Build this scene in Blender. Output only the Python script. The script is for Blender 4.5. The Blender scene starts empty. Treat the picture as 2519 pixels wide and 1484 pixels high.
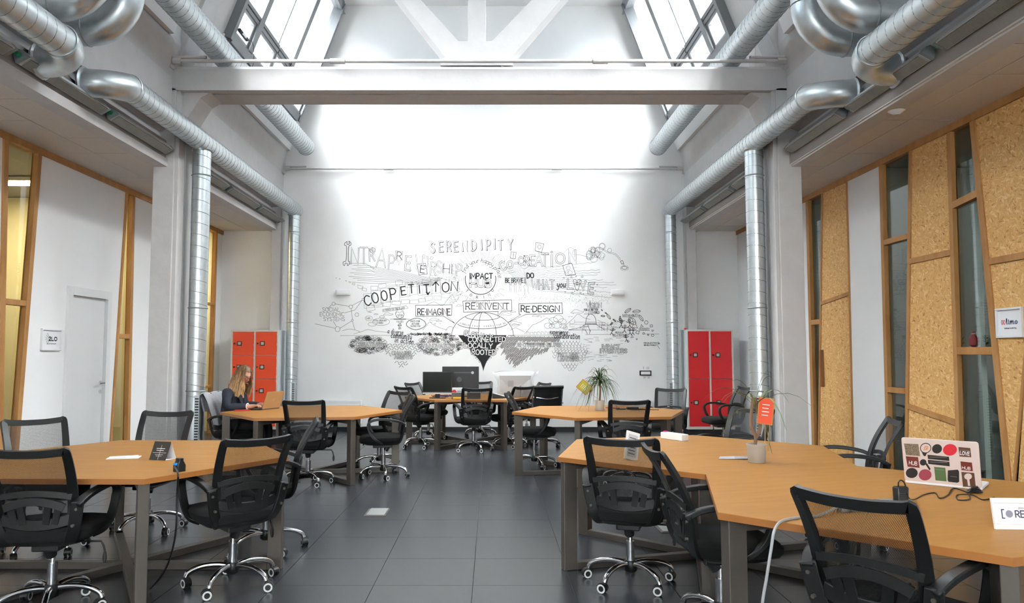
import bpy, bmesh, math, random
from mathutils import Vector, Matrix
random.seed(7)
PI = math.pi
C = bpy.context.scene.collection

# ------------------------------------------------------------------ camera, sky, sun, exposure
F_PX, P_X, P_Y, EYE = 1850.0, 1209.0, 742.0, 1.40
TILT = math.atan(128 / 1850.0)
cam_d = bpy.data.cameras.new('camera')
cam_d.sensor_width = 36.0
cam_d.sensor_fit = 'HORIZONTAL'
cam_d.lens = F_PX / 2519.0 * 36.0
cam_d.shift_x = (1259.5 - P_X) / 2519.0
cam_d.clip_start = 0.05
cam_d.clip_end = 300
cam = bpy.data.objects.new('camera', cam_d)
C.objects.link(cam)
cam.location = (0, 0, EYE)
cam.rotation_euler = (PI / 2 + TILT, 0, 0)
bpy.context.scene.camera = cam

world = bpy.data.worlds.new('sky')
bpy.context.scene.world = world
world.use_nodes = True
# overcast sky: three times as bright overhead as at the horizon
wt_ = world.node_tree
bg = wt_.nodes['Background']
bg.inputs['Color'].default_value = (1.0, 0.985, 0.965, 1)
SKY = 38.0
w_tc = wt_.nodes.new('ShaderNodeTexCoord'); w_sp = wt_.nodes.new('ShaderNodeSeparateXYZ')
w_mx = wt_.nodes.new('ShaderNodeMath'); w_mx.operation = 'MAXIMUM'; w_mx.inputs[1].default_value = 0.0
w_ma = wt_.nodes.new('ShaderNodeMath'); w_ma.operation = 'MULTIPLY_ADD'; w_ma.inputs[1].default_value = SKY * 2 / 3; w_ma.inputs[2].default_value = SKY / 3
wt_.links.new(w_tc.outputs['Generated'], w_sp.inputs[0]); wt_.links.new(w_sp.outputs[2], w_mx.inputs[0])
wt_.links.new(w_mx.outputs[0], w_ma.inputs[0]); wt_.links.new(w_ma.outputs[0], bg.inputs['Strength'])

sun_d = bpy.data.lights.new('sun', 'SUN')
sun_d.energy = 2.0
sun_d.angle = math.radians(4.0)
sun_d.color = (1.0, 0.96, 0.9)
sun = bpy.data.objects.new('sun', sun_d)
C.objects.link(sun)
sun.rotation_euler = Vector((-0.86, 0.36, -0.33)).to_track_quat('-Z', 'Y').to_euler()

cy_ = bpy.context.scene.cycles
cy_.adaptive_threshold = 0.03
cy_.caustics_reflective = False
cy_.caustics_refractive = False
cy_.max_bounces = 9
cy_.transparent_max_bounces = 16
vs = bpy.context.scene.view_settings
vs.view_transform = 'Standard'
vs.look = 'None'
vs.exposure = 0.42
vs.gamma = 1.0
vs.use_curve_mapping = False

# ------------------------------------------------------------------ pixel -> place helpers (2519 x 1484 frame)
def ray(x, y):
    cx, cu = (x - P_X) / F_PX, (P_Y - y) / F_PX
    s, k = math.sin(TILT), math.cos(TILT)
    return Vector((cx, k - cu * s, s + cu * k))
def atz(x, y, z):
    r = ray(x, y); t = (z - EYE) / r.z
    return Vector((r.x * t, r.y * t, z))
def aty(x, y, Y):
    r = ray(x, y); t = Y / r.y
    return Vector((r.x * t, Y, EYE + r.z * t))
def atx(x, y, X):
    r = ray(x, y); t = X / r.x
    return Vector((X, r.y * t, EYE + r.z * t))

# ------------------------------------------------------------------ materials
MATS = {}
def mat(name, col, rough=0.5, metal=0.0, noise=0.0, scale=8.0, bump=0.0, bscale=40.0, stretch=(1, 1, 1), coat=0.0, spec=0.5):
    if name in MATS: return MATS[name]
    m = bpy.data.materials.new(name); m.use_nodes = True
    nt = m.node_tree; b = nt.nodes['Principled BSDF']
    b.inputs['Base Color'].default_value = (*col, 1)
    b.inputs['Roughness'].default_value = rough
    b.inputs['Metallic'].default_value = metal
    b.inputs['Specular IOR Level'].default_value = spec
    if coat: b.inputs['Coat Weight'].default_value = coat
    if noise or bump:
        tc = nt.nodes.new('ShaderNodeTexCoord'); mp = nt.nodes.new('ShaderNodeMapping')
        mp.inputs['Scale'].default_value = stretch
        nt.links.new(tc.outputs['Object'], mp.inputs['Vector'])
    if noise:
        n = nt.nodes.new('ShaderNodeTexNoise'); n.inputs['Scale'].default_value = scale; n.inputs['Detail'].default_value = 5
        nt.links.new(mp.outputs[0], n.inputs['Vector'])
        r = nt.nodes.new('ShaderNodeMapRange'); r.inputs[1].default_value = 0.25; r.inputs[2].default_value = 0.75
        r.inputs[3].default_value = 1 - noise; r.inputs[4].default_value = 1 + noise
        nt.links.new(n.outputs[0], r.inputs[0])
        mx = nt.nodes.new('ShaderNodeVectorMath'); mx.operation = 'MULTIPLY'
        mx.inputs[0].default_value = col
        nt.links.new(r.outputs[0], mx.inputs[1])
        nt.links.new(mx.outputs[0], b.inputs['Base Color'])
    if bump:
        n2 = nt.nodes.new('ShaderNodeTexNoise'); n2.inputs['Scale'].default_value = bscale; n2.inputs['Detail'].default_value = 4
        nt.links.new(mp.outputs[0], n2.inputs['Vector'])
        bp = nt.nodes.new('ShaderNodeBump'); bp.inputs['Strength'].default_value = bump; bp.inputs['Distance'].default_value = 0.02
        nt.links.new(n2.outputs[0], bp.inputs['Height']); nt.links.new(bp.outputs[0], b.inputs['Normal'])
    MATS[name] = m
    return m

def mat_wood(name, c1, c2, scale=2.0, stretch=(1, 1, 12), rough=0.45, coat=0.0):
    if name in MATS: return MATS[name]
    m = bpy.data.materials.new(name); m.use_nodes = True
    nt = m.node_tree; b = nt.nodes['Principled BSDF']; b.inputs['Roughness'].default_value = rough
    b.inputs['Specular IOR Level'].default_value = 0.22
    tc = nt.nodes.new('ShaderNodeTexCoord'); mp = nt.nodes.new('ShaderNodeMapping'); mp.inputs['Scale'].default_value = stretch
    oi = nt.nodes.new('ShaderNodeObjectInfo'); ad = nt.nodes.new('ShaderNodeVectorMath'); ad.operation = 'ADD'
    sc = nt.nodes.new('ShaderNodeMath'); sc.operation = 'MULTIPLY'; sc.inputs[1].default_value = 13.0
    nt.links.new(oi.outputs['Random'], sc.inputs[0]); nt.links.new(sc.outputs[0], ad.inputs[1])
    nt.links.new(tc.outputs['Object'], ad.inputs[0]); nt.links.new(ad.outputs[0], mp.inputs['Vector'])
    n = nt.nodes.new('ShaderNodeTexNoise'); n.inputs['Scale'].default_value = scale; n.inputs['Detail'].default_value = 8; n.inputs['Roughness'].default_value = 0.65
    nt.links.new(mp.outputs[0], n.inputs['Vector'])
    r = nt.nodes.new('ShaderNodeValToRGB'); r.color_ramp.elements[0].position = 0.3; r.color_ramp.elements[1].position = 0.7
    r.color_ramp.elements[0].color = (*c1, 1); r.color_ramp.elements[1].color = (*c2, 1)
    nt.links.new(n.outputs[0], r.inputs[0]); nt.links.new(r.outputs[0], b.inputs['Base Color'])
    MATS[name] = m
    return m

def mat_osb():
    m = bpy.data.materials.new('strand_board'); m.use_nodes = True
    nt = m.node_tree; b = nt.nodes['Principled BSDF']; b.inputs['Roughness'].default_value = 0.7
    tc = nt.nodes.new('ShaderNodeTexCoord')
    w = nt.nodes.new('ShaderNodeTexNoise'); w.inputs['Scale'].default_value = 9; w.inputs['Detail'].default_value = 2
    nt.links.new(tc.outputs['Object'], w.inputs['Vector'])
    sc = nt.nodes.new('ShaderNodeVectorMath'); sc.operation = 'SCALE'; sc.inputs['Scale'].default_value = 0.10
    nt.links.new(w.outputs['Color'], sc.inputs[0])
    ad = nt.nodes.new('ShaderNodeVectorMath'); ad.operation = 'ADD'
    nt.links.new(tc.outputs['Object'], ad.inputs[0]); nt.links.new(sc.outputs[0], ad.inputs[1])
    prev = None
    for i, (ang, s1, s2) in enumerate(((0.45, 84, 24), (-0.5, 78, 23), (1.35, 78, 26))):
        mp = nt.nodes.new('ShaderNodeMapping'); mp.inputs['Rotation'].default_value = (ang, 0, 0)
        nt.links.new(ad.outputs[0], mp.inputs['Vector'])
        mp2 = nt.nodes.new('ShaderNodeMapping'); mp2.inputs['Scale'].default_value = (8, s1, s2); mp2.inputs['Location'].default_value = (i * 3.1, i * 7.7, 0)
        nt.links.new(mp.outputs[0], mp2.inputs['Vector'])
        v = nt.nodes.new('ShaderNodeTexVoronoi'); v.inputs['Scale'].default_value = 1.0; v.inputs['Randomness'].default_value = 1.0
        nt.links.new(mp2.outputs[0], v.inputs['Vector'])
        sp = nt.nodes.new('ShaderNodeSeparateColor'); nt.links.new(v.outputs['Color'], sp.inputs[0])
        if prev is None: prev = sp.outputs[0]; continue
        mx = nt.nodes.new('ShaderNodeMix'); mx.data_type = 'FLOAT'
        gt = nt.nodes.new('ShaderNodeMath'); gt.operation = 'GREATER_THAN'; gt.inputs[1].default_value = 0.6
        nt.links.new(sp.outputs[1], gt.inputs[0]); nt.links.new(gt.outputs[0], mx.inputs[0])
        nt.links.new(prev, mx.inputs[2]); nt.links.new(sp.outputs[0], mx.inputs[3]); prev = mx.outputs[0]
    r = nt.nodes.new('ShaderNodeValToRGB'); cr = r.color_ramp
    cr.elements[0].position = 0.0; cr.elements[0].color = (0.36, 0.16, 0.045, 1)
    cr.elements[1].position = 1.0; cr.elements[1].color = (0.82, 0.55, 0.26, 1)
    e = cr.elements.new(0.10); e.color = (0.62, 0.335, 0.105, 1)
    e = cr.elements.new(0.75); e.color = (0.70, 0.41, 0.145, 1)
    nt.links.new(prev, r.inputs[0]); nt.links.new(r.outputs[0], b.inputs['Base Color'])
    return m

def mat_glass(name, tint=(0.9, 0.95, 0.95), gloss=0.12, mul=1.6):
    m = bpy.data.materials.new(name); m.use_nodes = True
    nt = m.node_tree; nt.nodes.remove(nt.nodes['Principled BSDF']); out = nt.nodes['Material Output']
    t = nt.nodes.new('ShaderNodeBsdfTransparent'); t.inputs[0].default_value = (*tint, 1)
    g = nt.nodes.new('ShaderNodeBsdfGlossy'); g.inputs['Roughness'].default_value = 0.01
    lw = nt.nodes.new('ShaderNodeLayerWeight'); lw.inputs['Blend'].default_value = 0.5
    pw = nt.nodes.new('ShaderNodeMath'); pw.operation = 'POWER'; pw.inputs[1].default_value = 4.0
    nt.links.new(lw.outputs['Facing'], pw.inputs[0])
    ad = nt.nodes.new('ShaderNodeMath'); ad.operation = 'MULTIPLY_ADD'; ad.inputs[1].default_value = mul; ad.inputs[2].default_value = gloss * 0.3
    ad.use_clamp = True; nt.links.new(pw.outputs[0], ad.inputs[0])
    mx = nt.nodes.new('ShaderNodeMixShader')
    nt.links.new(ad.outputs[0], mx.inputs[0])
    nt.links.new(t.outputs[0], mx.inputs[1]); nt.links.new(g.outputs[0], mx.inputs[2]); nt.links.new(mx.outputs[0], out.inputs[0])
    return m

def mat_mesh():
    # woven chair net: fine threads with real gaps between them
    m = bpy.data.materials.new('chair_net'); m.use_nodes = True
    nt = m.node_tree; b = nt.nodes['Principled BSDF']; out = nt.nodes['Material Output']
    b.inputs['Base Color'].default_value = (0.006, 0.006, 0.0065, 1); b.inputs['Roughness'].default_value = 0.6
    tc = nt.nodes.new('ShaderNodeTexCoord')
    vals = []
    for rot in (0.6, -0.6):
        mp = nt.nodes.new('ShaderNodeMapping'); mp.inputs['Rotation'].default_value = (0, rot, 0)
        nt.links.new(tc.outputs['Object'], mp.inputs['Vector'])
        wv = nt.nodes.new('ShaderNodeTexWave'); wv.wave_type = 'BANDS'; wv.bands_direction = 'X'
        wv.inputs['Scale'].default_value = 75.0; wv.inputs['Distortion'].default_value = 0
        nt.links.new(mp.outputs[0], wv.inputs['Vector'])
        g = nt.nodes.new('ShaderNodeMath'); g.operation = 'GREATER_THAN'; g.inputs[1].default_value = 0.80
        nt.links.new(wv.outputs[1], g.inputs[0]); vals.append(g)
    mxm = nt.nodes.new('ShaderNodeMath'); mxm.operation = 'MAXIMUM'
    nt.links.new(vals[0].outputs[0], mxm.inputs[0]); nt.links.new(vals[1].outputs[0], mxm.inputs[1])
    t = nt.nodes.new('ShaderNodeBsdfTransparent'); mx = nt.nodes.new('ShaderNodeMixShader')
    nt.links.new(mxm.outputs[0], mx.inputs[0]); nt.links.new(t.outputs[0], mx.inputs[1]); nt.links.new(b.outputs[0], mx.inputs[2])
    nt.links.new(mx.outputs[0], out.inputs[0])
    return m

def mat_emit(name, col, strength):
    m = bpy.data.materials.new(name); m.use_nodes = True
    b = m.node_tree.nodes['Principled BSDF']; b.inputs['Base Color'].default_value = (*col, 1)
    b.inputs['Emission Color'].default_value = (*col, 1); b.inputs['Emission Strength'].default_value = strength
    return m

M = {}
M['wall'] = mat('wall_paint', (0.90, 0.90, 0.892), 0.85, noise=0.02, scale=2.5, bump=0.05, bscale=60)
M['panel'] = mat('panel_paint', (0.88, 0.88, 0.88), 0.6, noise=0.012, scale=2)
M['concrete'] = mat('painted_concrete', (0.62, 0.605, 0.60), 0.8, noise=0.045, scale=5, bump=0.12, bscale=16)
M['ceiltile'] = mat('mineral_tile', (0.70, 0.65, 0.59), 0.95, noise=0.05, scale=60, bump=0.2, bscale=180)
M['grid'] = mat('tile_joint', (0.35, 0.33, 0.31), 0.9)
M['floortile'] = mat('slate_tile', (0.034, 0.038, 0.044), 0.27, noise=0.13, scale=5, bump=0.04, bscale=220)
M['grout'] = mat('grout', (0.11, 0.115, 0.12), 0.8)
M['duct'] = mat('galvanised_steel', (0.64, 0.69, 0.71), 0.36, 0.95, noise=0.10, scale=14)
M['seam'] = mat('duct_seam', (0.30, 0.33, 0.34), 0.45, 0.8)
M['steel'] = mat('table_steel', (0.115, 0.10, 0.085), 0.42, 0.45, noise=0.08, scale=9)
M['alu'] = mat('window_frame', (0.20, 0.21, 0.22), 0.45, 0.3)
M['alulight'] = mat('window_frame_light', (0.36, 0.38, 0.40), 0.5, 0.1)
M['stud'] = mat_wood('finger_jointed_timber', (0.36, 0.165, 0.05), (0.50, 0.27, 0.105), 2.2, (3, 3, 0.9), 0.5)
M['top'] = mat_wood('beech_laminate', (0.36, 0.162, 0.034), (0.425, 0.208, 0.052), 2.0, (1.5, 9, 9), 0.42)
M['edge'] = mat('table_edge_band', (0.40, 0.155, 0.036), 0.4, noise=0.08, scale=6)
M['osb'] = mat_osb()
M['glass'] = mat_glass('partition_glass', (0.84, 0.88, 0.86), 0.25, 0.8)
M['skyglass'] = mat_glass('rooflight_glass', (0.95, 0.98, 1.0), 0.02, 0.5)
M['black'] = mat('black_plastic', (0.0065, 0.0068, 0.007), 0.42, noise=0.1, scale=20)
M['fabric'] = mat('black_fabric', (0.005, 0.005, 0.0055), 0.95, noise=0.3, scale=90)
M['net'] = mat_mesh()
M['chrome'] = mat('chrome', (0.80, 0.80, 0.82), 0.09, 1.0)
M['rubberwhite'] = mat('white_wheel_ring', (0.78, 0.78, 0.76), 0.5)
M['white'] = mat('white_plastic', (0.82, 0.82, 0.82), 0.45)
M['paper'] = mat('paper', (0.84, 0.84, 0.86), 0.8)
M['ink'] = mat('black_paint', (0.012, 0.012, 0.013), 0.8)
M['inkgrey'] = mat('thin_grey_line', (0.05, 0.05, 0.052), 0.8)
M['lockgrey'] = mat('locker_body', (0.62, 0.67, 0.69), 0.4)
M['lockframe'] = mat('locker_front_frame', (0.76, 0.74, 0.67), 0.45)
M['lockorange'] = mat('locker_door_orange_red', (0.82, 0.065, 0.008), 0.42)
M['lockred'] = mat('locker_door_red', (0.66, 0.006, 0.012), 0.42)
M['darkbox'] = mat('dark_base', (0.02, 0.02, 0.022), 0.7)

# ------------------------------------------------------------------ mesh helpers
class MB:
    def __init__(s): s.v = []; s.f = []
    def add(s, vs_, fs):
        o = len(s.v); s.v += [tuple(p) for p in vs_]; s.f += [tuple(i + o for i in q) for q in fs]; return s
    def box(s, x0, x1, y0, y1, z0, z1):
        return s.add([(x0, y0, z0), (x1, y0, z0), (x1, y1, z0), (x0, y1, z0), (x0, y0, z1), (x1, y0, z1), (x1, y1, z1), (x0, y1, z1)],
                     [(0, 3, 2, 1), (4, 5, 6, 7), (0, 1, 5, 4), (1, 2, 6, 5), (2, 3, 7, 6), (3, 0, 4, 7)])
    def prism(s, poly, d):                       # poly: 3-D points of one face, d: offset vector
        n = len(poly); d = Vector(d); a = [Vector(p) for p in poly]; b = [p + d for p in a]
        return s.add(a + b, [tuple(reversed(range(n))), tuple(range(n, 2 * n))] + [(i, (i + 1) % n, n + (i + 1) % n, n + i) for i in range(n)])
    def tube(s, pts, r, n=10, caps=True, closed=False):
        pts = [Vector(p) for p in pts]; m = len(pts)
        rr = r if isinstance(r, (list, tuple)) else [r] * m
        up = None; rings = []
        for i, p in enumerate(pts):
            a = pts[(i - 1) % m] if closed else pts[max(i - 1, 0)]; b = pts[(i + 1) % m] if closed else pts[min(i + 1, m - 1)]
            t = (b - a); t = t.normalized() if t.length > 1e-9 else Vector((0, 0, 1))
            if up is None: up = Vector((0, 0, 1)) if abs(t.z) < 0.9 else Vector((1, 0, 0))
            x = t.cross(up)
            if x.length < 1e-6: x = t.cross(Vector((0, 1, 0)))
            x.normalize(); y = x.cross(t).normalized(); up = y
            rings.append([p + (x * math.cos(2 * PI * k / n) + y * math.sin(2 * PI * k / n)) * rr[i] for k in range(n)])
        vs_ = [q for g in rings for q in g]; fs = []
        for i in range(m if closed else m - 1):
            j = (i + 1) % m
            for k in range(n): fs.append((i * n + k, i * n + (k + 1) % n, j * n + (k + 1) % n, j * n + k))
        if caps and not closed: fs += [tuple(reversed(range(n))), tuple((m - 1) * n + k for k in range(n))]
        return s.add(vs_, fs)
    def sweep(s, pts, w, t, side, closed=False):   # flat bar: width w along 'side', thickness t across
        pts = [Vector(p) for p in pts]; m = len(pts); side = Vector(side).normalized(); vs_ = []; fs = []
        for i, p in enumerate(pts):
            a = pts[(i - 1) % m] if closed else pts[max(i - 1, 0)]; b = pts[(i + 1) % m] if closed else pts[min(i + 1, m - 1)]
            d = (b - a).normalized(); sd = (side - d * side.dot(d)).normalized(); nn = d.cross(sd)
            ww = w[i] if isinstance(w, (list, tuple)) else w
            tt = t[i] if isinstance(t, (list, tuple)) else t
            for u, q in ((-1, -1), (1, -1), (1, 1), (-1, 1)): vs_.append(p + sd * (ww / 2 * u) + nn * (tt / 2 * q))
        for i in range(m if closed else m - 1):
            j = (i + 1) % m
            for k in range(4): fs.append((i * 4 + k, i * 4 + (k + 1) % 4, j * 4 + (k + 1) % 4, j * 4 + k))
        if not closed: fs += [(3, 2, 1, 0), tuple((m - 1) * 4 + k for k in range(4))]
        return s.add(vs_, fs)
    def lathe(s, prof, c=(0, 0, 0), n=20):         # prof: (r, z)
        vs_ = []; fs = []; m = len(prof)
        for r, z in prof:
            for k in range(n): vs_.append((c[0] + r * math.cos(2 * PI * k / n), c[1] + r * math.sin(2 * PI * k / n), c[2] + z))
        for i in range(m - 1):
            for k in range(n): fs.append((i * n + k, i * n + (k + 1) % n, (i + 1) * n + (k + 1) % n, (i + 1) * n + k))
        fs += [tuple(reversed(range(n))), tuple((m - 1) * n + k for k in range(n))]
        return s.add(vs_, fs)
    def grid(s, fn, nu, nv):
        vs_ = [fn(i / nu, j / nv) for j in range(nv + 1) for i in range(nu + 1)]
        return s.add(vs_, [(j * (nu + 1) + i, j * (nu + 1) + i + 1, (j + 1) * (nu + 1) + i + 1, (j + 1) * (nu + 1) + i) for j in range(nv) for i in range(nu)])
    def loft(s, rings, caps=True):
        n = len(rings[0]); vs_ = [p for r in rings for p in r]; fs = []
        for i in range(len(rings) - 1):
            for k in range(n): fs.append((i * n + k, i * n + (k + 1) % n, (i + 1) * n + (k + 1) % n, (i + 1) * n + k))
        if caps: fs += [tuple(reversed(range(n))), tuple((len(rings) - 1) * n + k for k in range(n))]
        return s.add(vs_, fs)
    def xf(s, mtx):
        s.v = [tuple(mtx @ Vector(p)) for p in s.v]; return s
    def build(s, name, material, parent=None, smooth=False, bevel=0.0, fix=True):
        me = bpy.data.meshes.new(name); me.from_pydata(s.v, [], s.f)
        if fix:
            b = bmesh.new(); b.from_mesh(me); bmesh.ops.recalc_face_normals(b, faces=b.faces[:]); b.to_mesh(me); b.free()
        me.materials.append(material)
        if smooth:
            me.polygons.foreach_set('use_smooth', [True] * len(me.polygons))
            try: me.set_sharp_from_angle(angle=math.radians(42))
            except Exception: pass
        o = bpy.data.objects.new(name, me); C.objects.link(o)
        if parent is not None: o.parent = parent
        if bevel:
            md = o.modifiers.new('bevel', 'BEVEL'); md.width = bevel; md.segments = 2; md.limit_method = 'ANGLE'; md.angle_limit = math.radians(40)
        return o
def box(*a): return MB().box(*a)
def tag(o, label, cat, group=None, kind=None):
    if label: o['label'] = label
    if cat: o['category'] = cat
    if group: o['group'] = group
    if kind: o['kind'] = kind
    return o
def empty(name, loc=(0, 0, 0), rz=0.0):
    o = bpy.data.objects.new(name, None); o.empty_display_size = 0.1; C.objects.link(o); o.location = loc; o.rotation_euler = (0, 0, rz); return o
def thing(name, label, cat, loc=(0, 0, 0), rz=0.0, group=None):
    return tag(empty(name, loc, rz), label, cat, group)
def struct(o): o['kind'] = 'structure'; return o
def copy_tree(o, parent=None):
    c = o.copy(); C.objects.link(c)
    if parent is not None: c.parent = parent
    for ch in list(o.children): copy_tree(ch, c)
    return c
def catmull(pts, sub=5, closed=False):
    pts = [Vector(p) for p in pts]; n = len(pts); out = []
    rng = range(n) if closed else range(n - 1)
    for i in rng:
        p0 = pts[(i - 1) % n] if (closed or i > 0) else pts[0]; p1 = pts[i]; p2 = pts[(i + 1) % n]
        p3 = pts[(i + 2) % n] if (closed or i + 2 < n) else pts[-1]
        for k in range(sub):
            t = k / sub
            out.append(0.5 * ((2 * p1) + (p2 - p0) * t + (2 * p0 - 5 * p1 + 4 * p2 - p3) * t * t + (3 * p1 - p0 - 3 * p2 + p3) * t ** 3))
    if not closed: out.append(pts[-1])
    return out
def rrect(w, d, r, n=5):
    pts = []
    for cx, cy, a in ((w / 2 - r, d / 2 - r, 0), (-w / 2 + r, d / 2 - r, 90), (-w / 2 + r, -d / 2 + r, 180), (w / 2 - r, -d / 2 + r, 270)):
        for k in range(n + 1):
            t = math.radians(a + 90 * k / n); pts.append((cx + r * math.cos(t), cy + r * math.sin(t)))
    return pts
# ------------------------------------------------------------------ the hall: floor, walls, ceilings
WY, XL, XR, CZ, YB = 13.72, -4.93, 4.50, 3.65, -6.0
SL, SR = -3.88, 3.55              # inner edges of the aisle soffits
UL, UR = -3.85, 3.56              # upper wall planes
XC = (UL + UR) / 2
TILE = 0.6
floor = struct(box(-8.6, 7.8, YB, WY + 0.2, -0.25, -0.006).build('floor', M['grout']))
t0 = atz(1163, 1441, 0)
tile_me = None; rest = MB()
iy0 = math.floor((YB - t0.y) / TILE); iy1 = math.ceil((WY - t0.y) / TILE)
ix0 = math.floor((XL - t0.x) / TILE); ix1 = math.ceil((XR - t0.x) / TILE)
for iy in range(iy0, iy1):
    for ix in range(ix0, ix1):
        x0, x1 = max(XL, t0.x + ix * TILE), min(XR, t0.x + (ix + 1) * TILE)
        y0, y1 = max(YB, t0.y + iy * TILE), min(WY, t0.y + (iy + 1) * TILE)
        g = 0.0022
        if x1 - x0 < 0.02 or y1 - y0 < 0.02: continue
        full = x1 - x0 > 0.599 and y1 - y0 > 0.599
        if y1 < 3.95:
            rest.box(x0 + g, x1 - g, y0 + g, y1 - g, -0.006, 0); continue
        cx, cy = (x0 + x1) / 2, (y0 + y1) / 2; hx, hy = (x1 - x0) / 2 - g, (y1 - y0) / 2 - g
        if full and tile_me:
            o = bpy.data.objects.new('floor_tile', tile_me); C.objects.link(o); o.parent = floor
        else:
            o = box(-hx, hx, -hy, hy, -0.006, 0).build('floor_tile', M['floortile'], floor)
            if full: tile_me = o.data
        o.location = (cx, cy, 0)
rest.box(-8.5, XL, YB, WY, -0.006, -0.0005).box(XR, 7.7, YB, WY, -0.006, -0.0005)
o = rest.build('floor_tile', M['floortile'], floor); o['kind'] = 'stuff'

wall_back = struct(box(-8.6, 7.8, WY, WY + 0.25, 0, 8.3).build('wall_back', M['wall']))
GX0, GX1, GZ0, GZ1 = -3.7, 3.4, 2.2, 4.3      # unseen glazing added behind the camera to brighten the hall
wall_rear = struct(empty('wall_front'))
for a_ in ((-8.6, GX0, 0, 8.3), (GX1, 7.8, 0, 8.3), (GX0, GX1, GZ1, 8.3), (GX0, GX1, 0, GZ0)):
    box(a_[0], a_[1], YB - 0.25, YB, a_[2], a_[3]).build('wall_piece', M['wall'], wall_rear)
w_rear = struct(empty('window_20'))
for k in range(5):
    xa = GX0 + (GX1 - GX0) * k / 5; xb = GX0 + (GX1 - GX0) * (k + 1) / 5
    for z0, z1 in ((GZ0, 3.2), (3.26, GZ1)): box(xa + 0.03, xb - 0.03, YB - 0.12, YB - 0.11, z0, z1).build('pane', M['skyglass'], w_rear)
    box(xa - 0.03, xa + 0.03, YB - 0.2, YB - 0.05, GZ0, GZ1).build('mullion', M['alu'], w_rear)
box(GX0, GX1, YB - 0.2, YB - 0.05, 3.2, 3.26).build('transom', M['alu'], w_rear)
struct(box(-3.75, 3.4, WY - 0.014, WY, 0.0, 0.075).build('baseboard_back', M['darkbox']))
struct(box(XL, -3.98, WY - 0.014, WY, 0.0, 0.075).build('baseboard_left', M['darkbox']))
struct(box(3.7, XR, WY - 0.014, WY, 0.0, 0.075).build('baseboard_right', M['darkbox']))

# aisle ceilings: mineral tiles in two rows, each tile its own piece
def aisle_ceiling(name, xa, xb):
    base = struct(box(xa - 4.0 if xa < 0 else xa, xb if xa < 0 else xb + 3.4, YB, WY, CZ + 0.012, CZ + 0.3).build(name, M['grid']))
    if xa < 0: cols = [(xa, xa + 0.47), (xa + 0.47, xb)]
    else: cols = [(xa, xb - 0.47), (xb - 0.47, xb)]
    rest = MB(); g = 0.003; y = WY; k = 0
    while y > YB + 0.01:
        y0 = max(YB, y - TILE)
        for c0, c1 in cols:
            dz = random.uniform(0, 0.004)
            if y > 5.2: MB().box(c0 + g, c1 - g, y0 + g, y - g, CZ - dz, CZ + 0.012).build('ceiling_tile', M['ceiltile'], base)
            else: rest.box(c0 + g, c1 - g, y0 + g, y - g, CZ, CZ + 0.012)
        y = y0
    o = rest.build('ceiling_tile', M['ceiltile'], base); o['kind'] = 'stuff'
    return base
aisle_ceiling('ceiling_left', XL, SL - 0.02)
aisle_ceiling('ceiling_right', SR + 0.02, XR)

# roof over the nave and its upper walls: section drawn in X-Z, run along Y
def run(name, sec, y0, y1, m, parent=None, bevel=0.0):
    return MB().prism([(x, y0, z) for x, z in sec], (0, y1 - y0, 0)).build(name, m, parent, bevel=bevel)
def mirror(sec): return [(2 * XC - x, z) for x, z in reversed(sec)]
up = [(UL, 4.10), (UL, 4.72), (UL + 0.06, 5.16), (UL + 0.05, 5.66), (UL - 0.3, 5.66), (UL - 0.3, 4.10)]
ul = struct(run('wall_upper_left', up, YB, WY, M['concrete']))
ur = struct(run('wall_upper_right', mirror(up), YB, WY, M['concrete']))
fas = [(-3.735, 5.16), (-3.56, 5.66), (-3.80, 5.66), (-3.80, 5.16)]
for y0, y1 in ((9.75, WY), (4.95, 8.62), (0.25, 3.9), (YB, -0.8)):
    run('sill_board', fas, y0, y1, M['wall'], ul); run('sill_board', mirror(fas), y0, y1, M['wall'], ur)
ceil = struct(box(-3.4, 3.1, YB, WY, 7.92, 8.3).build('ceiling', M['wall']))
hb = [(-3.05, 7.76), (-2.74, 7.76), (-2.74, 7.93), (-3.05, 7.93)]
struct(run('trim_1', hb, YB, WY, M['concrete'])); struct(run('trim_2', mirror(hb), YB, WY, M['concrete']))

# edge beams between aisle and nave: lower lip, recessed web
def edge_beam(name, mir, y0, y1, label):
    lip = [(SL, CZ - 0.02), (SL, CZ + 0.075), (-3.985, CZ + 0.105), (-4.06, CZ + 0.105), (-4.06, CZ - 0.02)]
    web = [(-3.975, CZ + 0.10), (-3.975, 4.06), (-3.85, 4.115), (-4.1, 4.115), (-4.1, CZ + 0.10)]
    f = mirror if mir else (lambda s: s)
    b = thing(name, label, 'beam', (0, 0, 0))
    run('bottom_flange', f(lip), y0, y1, M['concrete'], b); run('web', f(web), y0, y1, M['concrete'], b)
edge_beam('edge_beam', False, 9.33, WY - 0.01, 'white concrete edge beam over left aisle between column and mural wall')
edge_beam('edge_beam', False, YB, 8.87, 'white concrete edge beam over left aisle nearest the camera')
edge_beam('edge_beam', True, 9.33, WY - 0.01, 'white concrete edge beam over right aisle between column and mural wall')
edge_beam('edge_beam', True, YB, 8.87, 'white concrete edge beam over right aisle nearest the camera')

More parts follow.
